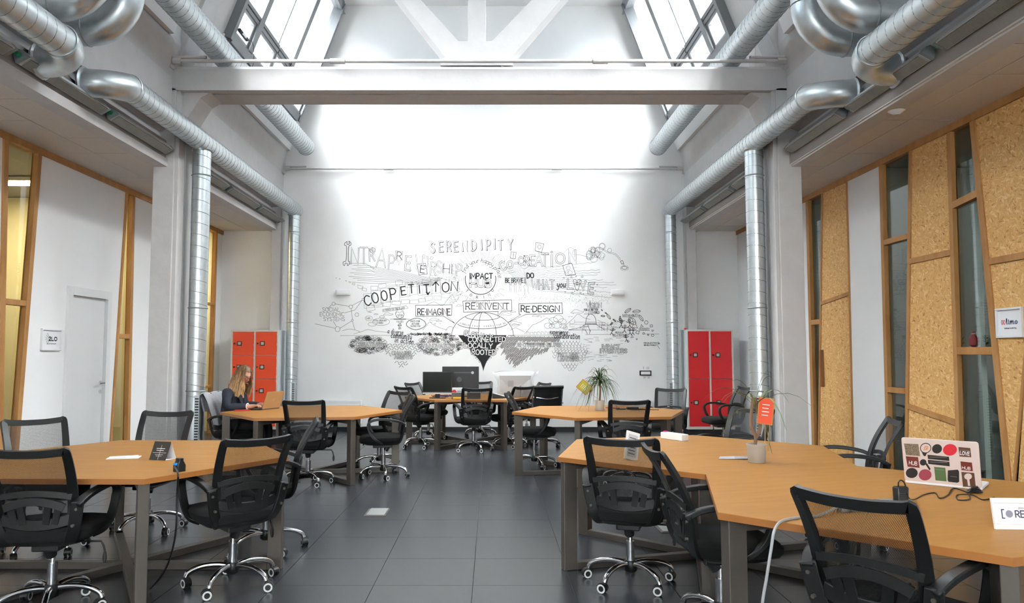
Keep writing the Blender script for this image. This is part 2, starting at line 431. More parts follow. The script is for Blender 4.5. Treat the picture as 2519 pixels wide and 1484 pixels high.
# columns
def column(x0, x1, inner, y0, y1, zt, label):
    c = thing('column', label, 'column', ((x0 + x1) / 2, (y0 + y1) / 2, 0))
    ox, oy = c.location.x, c.location.y
    s = 1 if inner > x0 + 0.2 or inner > x1 - 0.001 else -1
    box(x0 - ox, x1 - ox, y0 - oy, y1 - oy, 0, zt).build('shaft', M['concrete'], c, bevel=0.008)
    if y1 - y0 > 0.3:
        a, b = (x1, inner) if s > 0 else (inner, x0)
        box(a - ox - 0.002, b - ox, y0 + 0.02 - oy, y0 + 0.2 - oy, 0, zt).build('inner_strip', M['concrete'], c, bevel=0.005)
        box(a - ox - 0.002, b - ox + 0.0, y0 + 0.225 - oy, y1 - 0.02 - oy, 0, zt).build('inner_strip', M['concrete'], c, bevel=0.005)
    return c
column(-4.05, -3.80, -3.755, 8.87, 9.33, 4.60, 'pale grey concrete column on the left beside the white door wall')
column(3.43, 3.71, 3.385, 8.87, 9.33, 4.60, 'pale grey concrete column on the right beside the strand board wall')
column(-3.97, -3.80, -3.80, 13.46, WY - 0.005, CZ + 0.4, 'shallow white wall pier beside orange lockers')
column(3.52, 3.69, 3.52, 13.46, WY - 0.005, CZ + 0.4, 'shallow white wall pier beside red lockers')

# roof truss: tie beam, king post, gusset, diagonals, end haunches
tr = thing('roof_truss', 'white painted concrete truss crossing the hall overhead', 'truss', (XC, 9.15, 4.57))
def T(mb): return mb.xf(Matrix.Translation(-tr.location))
zb = 4.569
sec = [(8.87, zb + 0.0), (8.89, zb - 0.004), (9.0, zb), (9.01, zb + 0.03), (9.04, zb + 0.03), (9.05, zb), (9.40, zb), (9.42, zb + 0.02), (9.42, 4.87), (9.38, 4.89), (8.95, 4.89), (8.93, 4.84), (8.87, 4.83)]
T(MB().prism([(-3.865, y, z) for y, z in sec], (7.425, 0, 0))).build('tie_beam', M['concrete'], tr)
for sx, x_in, x_out in ((1, -3.42, -3.87), (-1, 3.14, 3.52)):
    T(MB().prism([(x_out, 8.95, 4.57), (x_in - sx * 0.0, 8.95, 4.57), (x_in - sx * 0.12, 8.95, 4.50), (x_out + sx * 0.10, 8.95, 4.12), (x_out, 8.95, 4.12)], (0, 0.40, 0))).build('haunch', M['concrete'], tr)
T(box(-0.291, -0.069, 8.945, 9.28, 5.0, 7.93)).build('king_post', M['concrete'], tr, bevel=0.006)
def trp(px): return [aty(x, y, 8.93) for x, y in px]
T(MB().prism(trp([(1083, 152), (1130, 101), (1211, 101), (1262, 152), (1262, 160), (1083, 160)]), (0, 0.36, 0))).build('gusset', M['concrete'], tr)
for a, b, c, d in (((1129.8, 103), (1035, 0), (1091, 136), (985, 0)), ((1210.6, 101), (1308, 0), (1254, 145), (1379, 0))):
    A, B, Cc, D = [aty(p[0], p[1], 8.95) for p in (a, b, c, d)]
    e1 = A + (B - A) * 3.4; e2 = Cc + (D - Cc) * 2.55
    A2 = A - (B - A) * 0.15; C2 = Cc - (D - Cc) * 0.15
    T(MB().prism([A2, e1, e2, C2], (0, 0.34, 0))).build('diagonal', M['concrete'], tr)
for sx in (1, -1):
    x0 = XC - sx * 3.70; x1 = XC - sx * 2.6
    T(MB().prism([(x0, 8.95, 4.86), (x1, 8.95, 7.72), (x1 - sx * 0.05, 8.95, 7.9), (x1 - sx * 0.36, 8.95, 7.9), (x0 - sx * 0.02, 8.95, 5.6)], (0, 0.36, 0))).build('top_chord', M['concrete'], tr)

def tie_rod(y, z, x0, x1, r, label, nick):
    t = thing('tie_rod', label, 'rod', ((x0 + x1) / 2, y, z)); L = (x1 - x0) / 2
    MB().tube([(-L, 0, 0), (L, 0, 0)], r, 10).build('rod', M['concrete'], t, True)
    for k in nick: MB().tube([(k - 0.09, 0, 0), (k + 0.09, 0, 0)], r * 1.55, 10).build('coupler', M['concrete'], t, True)
    for s, w in ((-1, 0.42), (1, 0.45)):
        MB().tube([(s * L, 0, r * 2.2), (s * (L - w), 0, r * 2.2)], r * 0.9, 8).build('end_sleeve', M['concrete'], t, True)
        box(s * L - 0.012, s * L + 0.012, -0.05, 0.06, -0.09, 0.10).build('anchor_plate', M['concrete'], t, bevel=0.003)
        MB().tube([(s * (L - 0.02), 0, 0), (s * (L - 0.12), 0, 0)], r * 1.8, 6).build('anchor_nut', M['concrete'], t)
    return t
tie_rod(8.80, 4.90, -3.84, 3.55, 0.022, 'white tie rod running along the front of the roof truss', (-1.7, 1.45))
tie_rod(WY - 0.06, 4.80, UL + 0.02, UR - 0.02, 0.018, 'thin white tie rod fixed across the mural wall', (-1.75, 1.35))

# ------------------------------------------------------------------ sloping rooflights
BAYS = [(5.0, 8.55), (2.7, 3.85)]  # unseen rear bays; the short one is added to lift the near light
SOLID = [(8.55, 9.78), (3.85, 5.0), (YB, 2.7)]  # rearmost unseen stretch closed off to keep the foreground dim
WA, WB = Vector((-3.56, 0, 5.68)), Vector((-2.78, 0, 7.78))
wd = (WB - WA); wn = Vector((wd.z, 0, -wd.x)).normalized()     # faces inwards and down
def rooflight(n, mir, y0, y1, mull, wide, near):
    w = struct(empty('window_%d' % n))
    def P(u, y, off):
        p = WA + wd * u - wn * off; x = 2 * XC - p.x if mir else p.x
        return Vector((x, y, p.z))
    def bar(name, u0, u1, ya, yb, d0, d1, m):
        MB().loft([[P(u0, ya, d0), P(u0, yb, d0), P(u0, yb, d1), P(u0, ya, d1)], [P(u1, ya, d0), P(u1, yb, d0), P(u1, yb, d1), P(u1, ya, d1)]]).build(name, m, w)
    bar('frame_bar', -0.02, 1.02, y0, y0 + 0.09, -0.10, 0.08, M['alu'])
    bar('frame_bar', -0.02, 1.02, y1 - 0.07, y1, -0.10, 0.08, M['alu'])
    bar('frame_bar', -0.03, 0.03, y0 + 0.09, y1 - 0.07, -0.08, 0.08, M['alu'])
    bar('frame_bar', 0.965, 1.03, y0 + 0.09, y1 - 0.07, -0.08, 0.08, M['alu'])
    ys = [y0 + 0.09] + list(mull) + [y1 - 0.07]
    for i, y in enumerate(mull):
        h = 0.075 if i in wide else 0.022
        bar('mullion', 0.03, 0.965, y - h, y + h, -0.09 if i in wide else -0.03, 0.06, M['alu'] if i in wide else M['alulight'])
    for i in range(len(ys) - 1):
        a = ys[i] + (0 if i == 0 else (0.075 if i - 1 in wide else 0.022)); b = ys[i + 1] - (0 if i == len(ys) - 2 else (0.075 if i in wide else 0.022))
        bar('transom', 0.205, 0.255, a, b, -0.075, 0.06, M['alu'])
        if near:
            bar('transom_groove', 0.226, 0.234, a, b, -0.079, -0.074, M['darkbox'])
            for u0, u1 in ((0.03, 0.05), (0.185, 0.205)): bar('sash_bar', u0, u1, a, b, -0.05, 0.03, M['alulight'])
            for q0, q1 in ((a, a + 0.05), (b - 0.05, b)): bar('sash_bar', 0.05, 0.185, q0, q1, -0.05, 0.03, M['alulight'])
        bar('pane', 0.03, 0.205, a, b, 0.0, 0.006, M['skyglass']); bar('pane', 0.255, 0.965, a, b, 0.0, 0.006, M['skyglass'])
    return w, P
w1, PL_ = rooflight(1, False, 9.78, 13.42, (10.52, 11.45, 12.15), (0, 2), True)
w2, PR_ = rooflight(2, True, 9.78, 13.42, (10.52, 11.45, 12.15), (0, 2), True)
n = 3
for y0, y1 in BAYS:
    for mir in (False, True):
        rooflight(n, mir, y0, y1, ((y0 + y1) / 2,), (0,), False); n += 1
for mir in (False, True):      # solid pieces of the slope; the unseen rearmost one holds back light
    f = mirror if mir else (lambda s: s)
    pier = [(-3.60, 5.62), (-2.76, 7.86), (-2.95, 7.92), (-3.80, 5.70)]
    for k, (ya, yb, m) in enumerate([(13.42, WY, M['concrete'])] + [(a_, b_, M['concrete']) for a_, b_ in SOLID]):
        struct(run('trim_%d' % (3 + k + (4 if mir else 0)), f(pier), ya, yb, m))
# window opener on the left rooflight
op = thing('window_opener', 'small black motor hanging on the left rooflight sash', 'motor', tuple(PL_(0.06, 10.05, -0.11)))
MB().tube([(0, -0.16, 0), (0, 0.16, 0)], 0.028, 8).build('motor_case', M['black'], op, True)
MB().tube([(0.02, -0.1, -0.01), (0.02, 0.05, -0.01)], 0.018, 8).build('silver_cover', M['chrome'], op, True)
MB().tube(catmull([(0, 0.16, 0), (0.03, 0.3, 0.02), (0.02, 0.42, -0.12), (-0.02, 0.48, -0.28)], 5), 0.004, 5).build('cable', M['black'], op, True)

# pale neighbouring buildings seen through the rooflights
M['facade'] = mat('pale_facade', (0.17, 0.20, 0.23), 0.7, noise=0.04, scale=0.3)
M['facfin'] = mat('facade_fin', (0.30, 0.33, 0.36), 0.6)
M['facwin'] = mat('facade_window', (0.055, 0.075, 0.10), 0.2)
M['yard'] = mat('yard_ground', (0.22, 0.22, 0.21), 0.9)
struct(box(-60, 60, -40, 90, -0.6, -0.3).build('ground', M['yard']))
M['roof'] = mat('flat_roof', (0.20, 0.20, 0.20), 0.9)
struct(box(-9.2, UL - 0.3, YB - 0.25, WY + 0.25, CZ + 0.31, CZ + 0.42).build('roof_left', M['roof'])); struct(box(UR + 0.3, 8.4, YB - 0.25, WY + 0.25, CZ + 0.31, CZ + 0.42).build('roof_right', M['roof']))
for xface, ztop_, sx, lab in ((-16.0, 15.0, -1, 'pale blue clad building seen through the left rooflight'), (17.0, 14.0, 1, 'pale blue clad building seen through the right rooflight')):
    b = thing('neighbour_building', lab, 'building', (xface, 22, 0))
    box(0 if sx > 0 else -8, 8 if sx > 0 else 0, -40, 40, -0.3, ztop_).build('wall', M['facade'], b)
    for j in range(4):
        for i in range(20):
            if -38 + i * 4 + 2.4 > 40: continue
            box(-0.06, 0.06, -38 + i * 4, -35.8 + i * 4, 2.4 + j * 3.4, 4.2 + j * 3.4).build('window', M['facwin'], b)
    for i in range(20): box(-0.16, 0.16, -39.2 + i * 4, -38.9 + i * 4, -0.3, ztop_).build('fin', M['facfin'], b)
# ------------------------------------------------------------------ left partition: white panels, leaning timber studs, glass
wl = struct(empty('wall_left'))
wr = struct(empty('wall_right'))
def lin(X, a, b):
    p, q = atx(a[0], a[1], X), atx(b[0], b[1], X)
    k = (q.y - p.y) / (q.z - p.z)
    return lambda z: p.y + (z - p.z) * k
def poly_yz(X, pts, d): return MB().prism([(X, y, z) for y, z in pts], (d, 0, 0))
RT = CZ - 0.075          # underside of the timber head rail
def stud(par, X, s, f, w, dep, z0=0.0, z1=RT, m=None):
    poly_yz(X, [(f(z0) - w / 2, z0), (f(z0) + w / 2, z0), (f(z1) + w / 2, z1), (f(z1) - w / 2, z1)], s * dep).build('stud', m or M['stud'], par, bevel=0.003)
def between(par, name, X, s, f, g, z0, z1, d0, d1, m, za=0, zb_=0):   # panel between two lines
    p = [(f(z0), z0), (g(z0), z0 + za), (g(z1), z1 + zb_), (f(z1), z1)]
    poly_yz(X + s * d0, p, s * (d1 - d0)).build(name, m, par)
fA = lin(XL, (17, 345), (4, 980)); fB = lin(XL, (100, 375), (46, 1060)); fC = lin(XL, (314.5, 470), (275, 1083)); fD = lin(XL, (330, 481), (317, 1081))
fE = lin(XL, (534, 579), (523, 950)); fE0 = lambda z: 12.75 + 0.02 * z
con = lambda y: (lambda z: y)
run_y = [(YB, WY)]
box(XL - 0.14, XL + 0.004, YB, WY, RT, CZ).build('head_rail', M['stud'], wl, bevel=0.003)
off = lambda f, d: (lambda z: f(z) + d)
for f, w in ((fA, 0.075), (fB, 0.07), (fC, 0.045), (fD, 0.075), (fE, 0.07), (fE0, 0.05)): stud(wl, XL, -1, f, w, 0.07)
def pan(f, g, m='panel', a=0.02, b=0.06): between(wl, 'panel', XL, -1, f, g, 0, RT, a, b, M[m])
pan(con(YB), off(fA, -0.037))
# white panel with the doorway cut out: three pieces around the door
DY0, DY1, DZ = 8.80, 9.66, 2.12
between(wl, 'panel', XL, -1, off(fB, 0.035), con(DY0), 0, RT, 0.02, 0.06, M['panel'])
between(wl, 'panel', XL, -1, con(DY0), con(DY1), DZ, RT, 0.02, 0.06, M['panel'])
between(wl, 'panel', XL, -1, con(DY1), off(fC, -0.022), 0, RT, 0.02, 0.06, M['panel'])
pan(off(fD, 0.037), off(fE0, -0.025)); pan(off(fE, 0.035), con(WY))
def crossbar(par, X, s, f, g, za, zb2, h, dep, e=0.0):
    poly_yz(X, [(f(za), za), (g(zb2), zb2), (g(zb2), zb2 + h), (f(za), za + h)], s * dep).build('crossbar', M['stud'], par, bevel=0.003)
crossbar(wl, XL, -1, off(fA, 0.037), off(fB, -0.035), 1.90, 1.90, 0.06, 0.07)
crossbar(wl, XL, -1, off(fC, 0.022), off(fD, -0.037), 1.60, 1.60, 0.06, 0.07)
crossbar(wl, XL, -1, off(fE0, 0.025), off(fE, -0.035), 0.80, 0.80, 0.05, 0.07)
crossbar(wl, XL, -1, off(fE0, 0.025), off(fE, -0.035), 2.25, 2.25, 0.04, 0.07)
for f, g, zs in ((off(fA, 0.037), off(fB, -0.035), (0, 1.90, 1.96, RT)), (off(fC, 0.022), off(fD, -0.037), (0, 1.60, 1.66, RT)), (off(fE0, 0.025), off(fE, -0.035), (0, 0.8, 0.85, 2.25, 2.29, RT))):
    for k in range(0, len(zs), 2): between(wl, 'pane', XL, -1, f, g, zs[k], zs[k + 1], 0.050, 0.056, M['glass'])
# door
d1 = struct(empty('door_1', (XL, (DY0 + DY1) / 2, 0)))
hy = (DY1 - DY0) / 2
box(-0.065, -0.03, -hy + 0.03, hy - 0.03, 0.005, DZ - 0.03).build('leaf', M['white'], d1, bevel=0.003)
for a, b, c, e in ((-hy - 0.07, -hy + 0.03, 0, DZ + 0.07), (hy - 0.03, hy + 0.07, 0, DZ + 0.07), (-hy + 0.03, hy - 0.03, DZ - 0.03, DZ + 0.07)):
    box(-0.06, 0.012, a, b, c, e).build('door_frame', M['white'], d1, bevel=0.003)
h = MB().tube([(-0.03, hy - 0.09, 1.03), (0.03, hy - 0.09, 1.03), (0.035, hy - 0.22, 1.03)], 0.010, 8).tube([(-0.03, hy - 0.09, 1.03), (-0.02, hy - 0.09, 1.03)], 0.026, 12).build('handle', M['chrome'], d1, True)
MB().tube([(-0.03, hy - 0.09, 0.92), (-0.018, hy - 0.09, 0.92)], 0.022, 12).build('key_rose', M['chrome'], d1, True)

# ------------------------------------------------------------------ right partition: strand board, white panel, dark glass
q = {}
for k, a, b in (('P1', (1984, 491), (1999.6, 1086)), ('Q1', (2021, 485), (2013, 1091)), ('Q2', (2081, 447), (2096, 1057)), ('P2', (2165, 418), (2184, 1136)),
                ('P3', (2238, 374), (2228, 1106)), ('P4', (2332, 333), (2356, 1106)), ('P5', (2390, 298), (2478, 1180)), ('P6', (2517, 913), (2493, 1183))):
    q[k] = lin(XR, a, b)
box(XR - 0.004, XR + 0.14, YB, WY, RT, CZ).build('head_rail', M['stud'], wr, bevel=0.003)
for k, w in (('P1', 0.085), ('P2', 0.065), ('P3', 0.055), ('P4', 0.06), ('P5', 0.075)): stud(wr, XR, 1, q[k], w, 0.06)
for k, w in (('Q1', 0.035), ('Q2', 0.03)): stud(wr, XR, 1, q[k], w, 0.055)
z6 = 2.05
stud(wr, XR, 1, q['P6'], 0.03, 0.10, 0, z6)
def rpan(name, f, g, z0, z1, m, za=0.0, zb2=0.0): between(wr, name, XR, 1, f, g, z0, z1, 0.015, 0.05, M[m], za, zb2)
def edge(k, d): return off(q[k], d)
# far white stretch
rpan('panel', edge('P1', 0.042), con(WY), 0, RT, 'panel')
# glass strip beside the sliding door
for z0, z1 in ((0.0, 1.80), (1.87, RT)): between(wr, 'pane', XR, 1, edge('P1', -0.042), edge('Q1', 0.017), z0, z1, 0.046, 0.052, M['glass'])
crossbar(wr, XR, 1, edge('P1', -0.042), edge('Q1', 0.017), 1.80, 1.80, 0.07, 0.06)
# board 1 (sliding door leaf), split by a rail
rpan('strand_board', edge('Q1', -0.017), edge('Q2', 0.015), 0, 2.06, 'osb', 0, 0.07)
rpan('strand_board', edge('Q1', -0.017), edge('Q2', 0.015), 2.11, RT, 'osb', 0.07, 0)
crossbar(wr, XR, 1, edge('Q1', -0.017), edge('Q2', 0.015), 2.06, 2.13, 0.05, 0.04)
y_h = (q['Q1'](1.2) - 0.10); box(XR - 0.035, XR + 0.03, y_h - 0.018, y_h + 0.018, 0.95, 1.45).build('pull_handle', mat('dark_timber', (0.22, 0.09, 0.03), 0.5), wr, bevel=0.004)
rpan('panel', edge('Q2', -0.015), edge('P2', 0.032), 0, RT, 'panel')
for z0, z1 in ((0, 0.96), (1.02, 2.64), (2.70, RT)): between(wr, 'pane', XR, 1, edge('P2', -0.032), edge('P3', 0.027), z0, z1, 0.046, 0.052, M['glass'])
for z in (0.96, 2.64): crossbar(wr, XR, 1, edge('P2', -0.032), edge('P3', 0.027), z, z, 0.06, 0.06)
rpan('strand_board', edge('P3', -0.027), edge('P4', 0.03), 0, 0.80, 'osb', 0, -0.10)
rpan('strand_board', edge('P3', -0.027), edge('P4', 0.03), 0.86, 2.36, 'osb', -0.10, 0.0)
rpan('strand_board', edge('P3', -0.027), edge('P4', 0.03), 2.42, RT, 'osb', 0.0, 0)
crossbar(wr, XR, 1, edge('P3', -0.027), edge('P4', 0.03), 0.80, 0.70, 0.06, 0.05)
crossbar(wr, XR, 1, edge('P3', -0.027), edge('P4', 0.03), 2.36, 2.36, 0.06, 0.05)
for z0, z1, za, zb2 in ((0, 1.39, 0, 0), (1.46, 2.81, 0, 0.04), (2.88, RT, 0.04, 0)): between(wr, 'pane', XR, 1, edge('P4', -0.03), edge('P5', 0.037), z0, z1, 0.046, 0.052, M['glass'], za, zb2)
crossbar(wr, XR, 1, edge('P4', -0.03), edge('P5', 0.037), 1.39, 1.39, 0.07, 0.06)
crossbar(wr, XR, 1, edge('P4', -0.03), edge('P5', 0.037), 2.81, 2.85, 0.07, 0.06)
c6 = lambda z: q['P6'](min(z, z6))
rpan('strand_board', edge('P5', -0.037), off(q['P6'], 0.015), 0, z6, 'osb')
rpan('strand_board', edge('P5', -0.037), con(5.2), 2.26, RT, 'osb')
rpan('strand_board', edge('P5', -0.037), con(5.2), z6, 2.20, 'osb')
crossbar(wr, XR, 1, edge('P5', -0.037), con(5.2), 2.20, 2.20, 0.06, 0.05)
rpan('strand_board', off(q['P6'], -0.015), con(5.2), 0, z6, 'osb')
rpan('panel', con(5.2), con(YB), 0, RT, 'panel')

# rooms behind the partitions
M['cream'] = mat('cream_room_paint', (0.82, 0.74, 0.52), 0.9, noise=0.02, scale=2)
M['dimroom'] = mat('grey_room_paint', (0.50, 0.53, 0.49), 0.9, noise=0.03, scale=2)
rl = struct(box(-8.6, -8.4, YB, WY, 0, CZ).build('wall_side_room_left', M['cream']))
struct(box(7.6, 7.8, YB, WY, 0, CZ).build('wall_side_room_right', M['dimroom']))
for k, y in enumerate((6.6, 10.75, 12.6)):
    struct(box(-8.4, XL - 0.16, y, y + 0.08, 0, CZ).build('wall_room_divider_%d' % (k + 1), M['cream']))
for k, y in enumerate((9.0, 7.1, 11.2)):
    struct(box(XR + 0.16, 7.6, y, y + 0.08, 0, CZ).build('wall_room_divider_%d' % (k + 4), M['dimroom']))
for k, (x, y, e) in enumerate(((-6.4, 9.6, 5), (-6.3, 11.7, 5), (-6.4, 13.2, 5), (6.2, 12.2, 4), (6.2, 10.1, 1.2), (6.2, 8.1, 1.2), (6.2, 6.0, 1.2))):  # the dim right-hand ones are added only to lift the dark rooms
    l = thing('ceiling_lamp', ['warm ceiling lamp in the left room behind the white door', 'warm ceiling lamp in the left room behind the column', 'warm ceiling lamp in the far left room', 'warm ceiling lamp in the far right room behind the strand board door', 'dim ceiling lamp in the right room behind the white panel', 'dim ceiling lamp in the right room behind the middle strand board', 'dim ceiling lamp in the right room behind the nearest strand board'][k], 'lamp', (x, y, CZ))
    box(-0.62, 0.62, -0.16, 0.16, -0.05, 0).build('housing', M['white'], l, bevel=0.004)
    box(-0.58, 0.58, -0.12, 0.12, -0.058, -0.048).build('diffuser', mat_emit('warm_lamp_%d' % k, (1.0, 0.80, 0.46) if e > 2 else (0.9, 1.0, 0.92), e * (15.0 if e > 2 else 2.5)), l)
# ------------------------------------------------------------------ ducts
def ring(mb, c, t, r, thick=0.006, n=20):
    c = Vector(c); t = Vector(t).normalized(); a = t.orthogonal().normalized(); b = t.cross(a)
    mb.tube([c + (a * math.cos(2 * PI * k / n) + b * math.sin(2 * PI * k / n)) * r for k in range(n)], thick, 4, closed=True)
def seams(a, b, r, step, par, tilt=0.12):
    mb = MB(); a = Vector(a); b = Vector(b); d = (b - a); L = d.length; d.normalize(); k = step * 0.5
    t = (d + d.orthogonal() * tilt)
    while k < L - 0.02:
        ring(mb, a + d * k, t, r, 0.0042, 18); k += step
    o = mb.build('spiral_seam', M['seam'], par, fix=False); o['kind'] = 'stuff'; return o
def arc(c, a, b, n=8):      # quarter bend from c+a to c+b around centre c (a, b perpendicular)
    c, a, b = Vector(c), Vector(a), Vector(b)
    return [c + a * math.cos(t) + b * math.sin(t) for t in [PI / 2 * k / n for k in range(n + 1)]]
R1 = 0.125
def lower_duct(sx, xd, z, y_far, y_near, x_wall, y_coll, drop_x, label):
    g = thing('ventilation_duct', label, 'duct', (xd, y_far, z))
    inv = Matrix.Translation(-g.location)
    def B(mb, n, m, smooth=True): return mb.xf(inv).build(n, m, g, smooth)
    B(MB().tube([(xd, y_far + 0.11, z), (xd, y_near, z)], R1, 24), 'main_run', M['duct'])
    o = MB(); s = seams((xd, y_far, z), (xd, y_near + 0.05, z), R1, 0.115, g); s.location = -g.location
    # bend into the wall
    R = abs(x_wall - xd) + 0.06
    rr = 0.30
    pts = [(xd, y_near, z)] + [Vector((xd + sx * rr, y_near, z)) + Vector((-sx * rr * math.cos(t), -rr * math.sin(t), -0.06 * math.sin(t))) for t in [PI / 2 * k / 10 for k in range(1, 11)]]
    pts.append((x_wall, y_near - rr, z - 0.06))
    B(MB().tube(pts, R1 * 1.06, 24), 'elbow', M['duct'])
    mb = MB(); ring(mb, (xd, y_near, z), (0, 1, 0), R1 * 1.07, 0.008); B(mb, 'collar', M['duct'])
    mb = MB(); ring(mb, (x_wall - sx * 0.03, y_near - rr, z - 0.06), (1, 0, 0), R1 * 1.12, 0.014); B(mb, 'collar', M['duct'])
    for y, x in ((9.13, drop_x), (y_far, xd)):
        r = 0.108 if y < 12 else 0.10
        p = B(MB().tube([(x, y, 0.02), (x, y, z - 0.02)], r, 24), 'drop_pipe', M['duct'])
        s = seams((x, y, 0.8), (x, y, z - 0.1), r, 0.14, p, 0.16)
        s.location = -g.location
        for zz in (z - 0.42, 1.95, 0.95):
            mb = MB(); ring(mb, (x, y, zz), (0, 0, 1), r + 0.004, 0.008); B(mb, 'clamp', M['duct'])
        mb = MB().box(x + (0.03 if sx < 0 else -0.09), x + (0.09 if sx < 0 else -0.03), y - r - 0.004, y - r + 0.05, 0.15, 0.90)
        pl = B(mb, 'grille_plate', M['duct'], False)
        mb = MB()
        for k in range(22): mb.box(x + (0.038 if sx < 0 else -0.082), x + (0.082 if sx < 0 else -0.038), y - r - 0.0055, y - r + 0.02, 0.18 + k * 0.032, 0.196 + k * 0.032)
        q_ = mb.xf(inv).build('slot', M['darkbox'], pl)
        q_['kind'] = 'stuff'
        mb = MB(); ring(mb, (x, y, z - 0.10), (0, 0, 1), r + 0.012, 0.012); B(mb, 'saddle', M['duct'])
    return g
lower_duct(-1, -3.56, 4.0, 13.45, 7.22, UL, 6.8, -3.57, 'silver spiral ventilation duct along the left beam with two drop pipes')
lower_duct(1, 3.23, 4.0, 13.45, 7.50, UR, 7.0, 3.235, 'silver spiral ventilation duct along the right beam with two drop pipes')
# nearer ducts that come from behind the camera and bend into the wall
def near_duct(sx, xd, z, y_end, x_wall, label):
    g = thing('ventilation_duct', label, 'duct', (xd, y_end, z)); inv = Matrix.Translation(-g.location)
    MB().tube([(xd, -5.5, z), (xd, y_end, z)], R1 * 1.05, 24).xf(inv).build('main_run', M['duct'], g, True)
    s = seams((xd, 2.5, z), (xd, y_end - 0.05, z), R1 * 1.05, 0.125, g); s.location = -g.location
    rr = 0.28
    pts = [(xd, y_end, z)] + [Vector((xd + sx * rr, y_end, z)) + Vector((-sx * rr * math.cos(t), rr * math.sin(t), -0.05 * math.sin(t))) for t in [PI / 2 * k / 10 for k in range(1, 11)]] + [(x_wall, y_end + rr, z - 0.05)]
    MB().tube(pts, R1 * 1.1, 24).xf(inv).build('elbow', M['duct'], g, True)
    mb = MB(); ring(mb, (xd, y_end, z), (0, 1, 0), R1 * 1.11, 0.008); mb.xf(inv).build('collar', M['duct'], g, True)
    mb = MB(); ring(mb, (x_wall - sx * 0.03, y_end + rr, z - 0.05), (1, 0, 0), R1 * 1.16, 0.014); mb.xf(inv).build('collar', M['duct'], g, True)
near_duct(-1, -3.50, 3.93, 5.95, UL, 'silver spiral duct in the top left corner bending into the wall')
near_duct(1, 3.20, 3.93, 6.15, UR, 'silver spiral duct in the top right corner bending into the wall')
# upper ducts under the rooflights with risers out of the wall
def upper_duct(sx, xd, z, y_far, yr, yp, x_wall, label):
    r = 0.15
    g = thing('ventilation_duct', label, 'duct', (xd, y_far, z)); inv = Matrix.Translation(-g.location)
    MB().tube([(xd, y_far, z), (xd, yr, z)], r, 24).xf(inv).build('main_run', M['duct'], g, True)
    s = seams((xd, y_far - 0.06, z), (xd, yr, z), r, 0.115, g); s.location = -g.location
    mb = MB(); ring(mb, (xd, y_far - 0.01, z), (0, 1, 0), r, 0.01); mb.xf(inv).build('end_rim', M['duct'], g, True)
    MB().tube([(xd, yp, z), (xd, -5.0, z)], r, 24).xf(inv).build('near_run', M['duct'], g, True)
    rr = 0.34; zc = 4.33
    for y in (yr, yp):
        pts = [(x_wall, y, zc), (xd + sx * rr, y, zc)] + [Vector((xd + sx * rr, y, zc + rr)) + Vector((-sx * rr * math.sin(t), 0, -rr * math.cos(t))) for t in [PI / 2 * k / 10 for k in range(1, 11)]] + [(xd, y, z + 0.05)]
        MB().tube(pts, r, 24).xf(inv).build('riser', M['duct'], g, True)
        mb = MB(); ring(mb, (xd + sx * rr, y, zc), (1, 0, 0), r, 0.008); mb.xf(inv).build('joint_ring', M['seam'], g, True)
        mb = MB(); ring(mb, (xd, y, zc + rr), (0, 0, 1), r, 0.008); mb.xf(inv).build('joint_ring', M['seam'], g, True)
upper_duct(-1, -3.31, 5.08, 13.2, 6.62, 6.12, UL, 'silver spiral duct below the left rooflight with curved risers')
upper_duct(1, 2.97, 5.08, 13.2, 6.86, 6.36, UR, 'silver spiral duct below the right rooflight with curved risers')

# ------------------------------------------------------------------ batten lights (switched off)
M['lens'] = mat('ribbed_lens', (0.24, 0.25, 0.22), 0.25, noise=0.15, scale=30, stretch=(1, 8, 1))
M['lightbody'] = mat('light_body', (0.60, 0.63, 0.66), 0.4)
M['greycap'] = mat('end_cap_grey', (0.22, 0.27, 0.28), 0.45)
M['greenplug'] = mat('green_plug', (0.03, 0.30, 0.14), 0.45)
bl = thing('batten_light', '', 'light'); Lh = 0.64
body = [(-0.055, 0.0), (0.055, 0.0), (0.045, 0.055), (0.02, 0.085), (-0.02, 0.085), (-0.045, 0.055)]
MB().prism([(x, -Lh, z) for x, z in body], (0, 2 * Lh, 0)).build('body', M['lightbody'], bl)
MB().box(-0.045, 0.045, -Lh + 0.02, Lh - 0.02, -0.012, 0.001).build('lens', M['lens'], bl)
for s in (-1, 1): MB().prism([(x * 1.04, s * Lh, z * 1.04 - 0.001) for x, z in body], (0, s * 0.035, 0)).build('end_cap', M['greycap'], bl)
MB().tube([(0, -Lh - 0.03, 0.04), (0, -Lh - 0.085, 0.04)], 0.022, 8).build('plug', M['greenplug'], bl, True)
for y in (-0.35, 0.35): MB().box(-0.16, 0.0, y - 0.012, y + 0.012, 0.07, 0.10).build('bracket', M['lightbody'], bl)
used = False
def place_light(x, y, sx, label):
    global used
    o = copy_tree(bl) if used else bl
    used = True
    o.location = (x, y, CZ + 0.135); o.rotation_euler = (0, math.radians(-30), 0 if sx < 0 else PI)
    o['label'] = label; o['group'] = 'batten lights along the edge beams'
nm = ['nearest the column', 'second from the column', 'third from the column']
for k in range(3):
    place_light(-3.815, 8.10 - k * 1.47, -1, 'grey tube light on near left beam, ' + nm[k])
    place_light(3.495, 8.05 - k * 1.50, 1, 'grey tube light on near right beam, ' + nm[k])
for k, w in enumerate(('closest to the mural wall', 'middle of three', 'closest to the column')):
    place_light(-3.815, 12.92 - k * 1.44, -1, 'grey tube light on far left beam, ' + w)
    place_light(3.495, 12.92 - k * 1.44, 1, 'grey tube light on far right beam, ' + w)
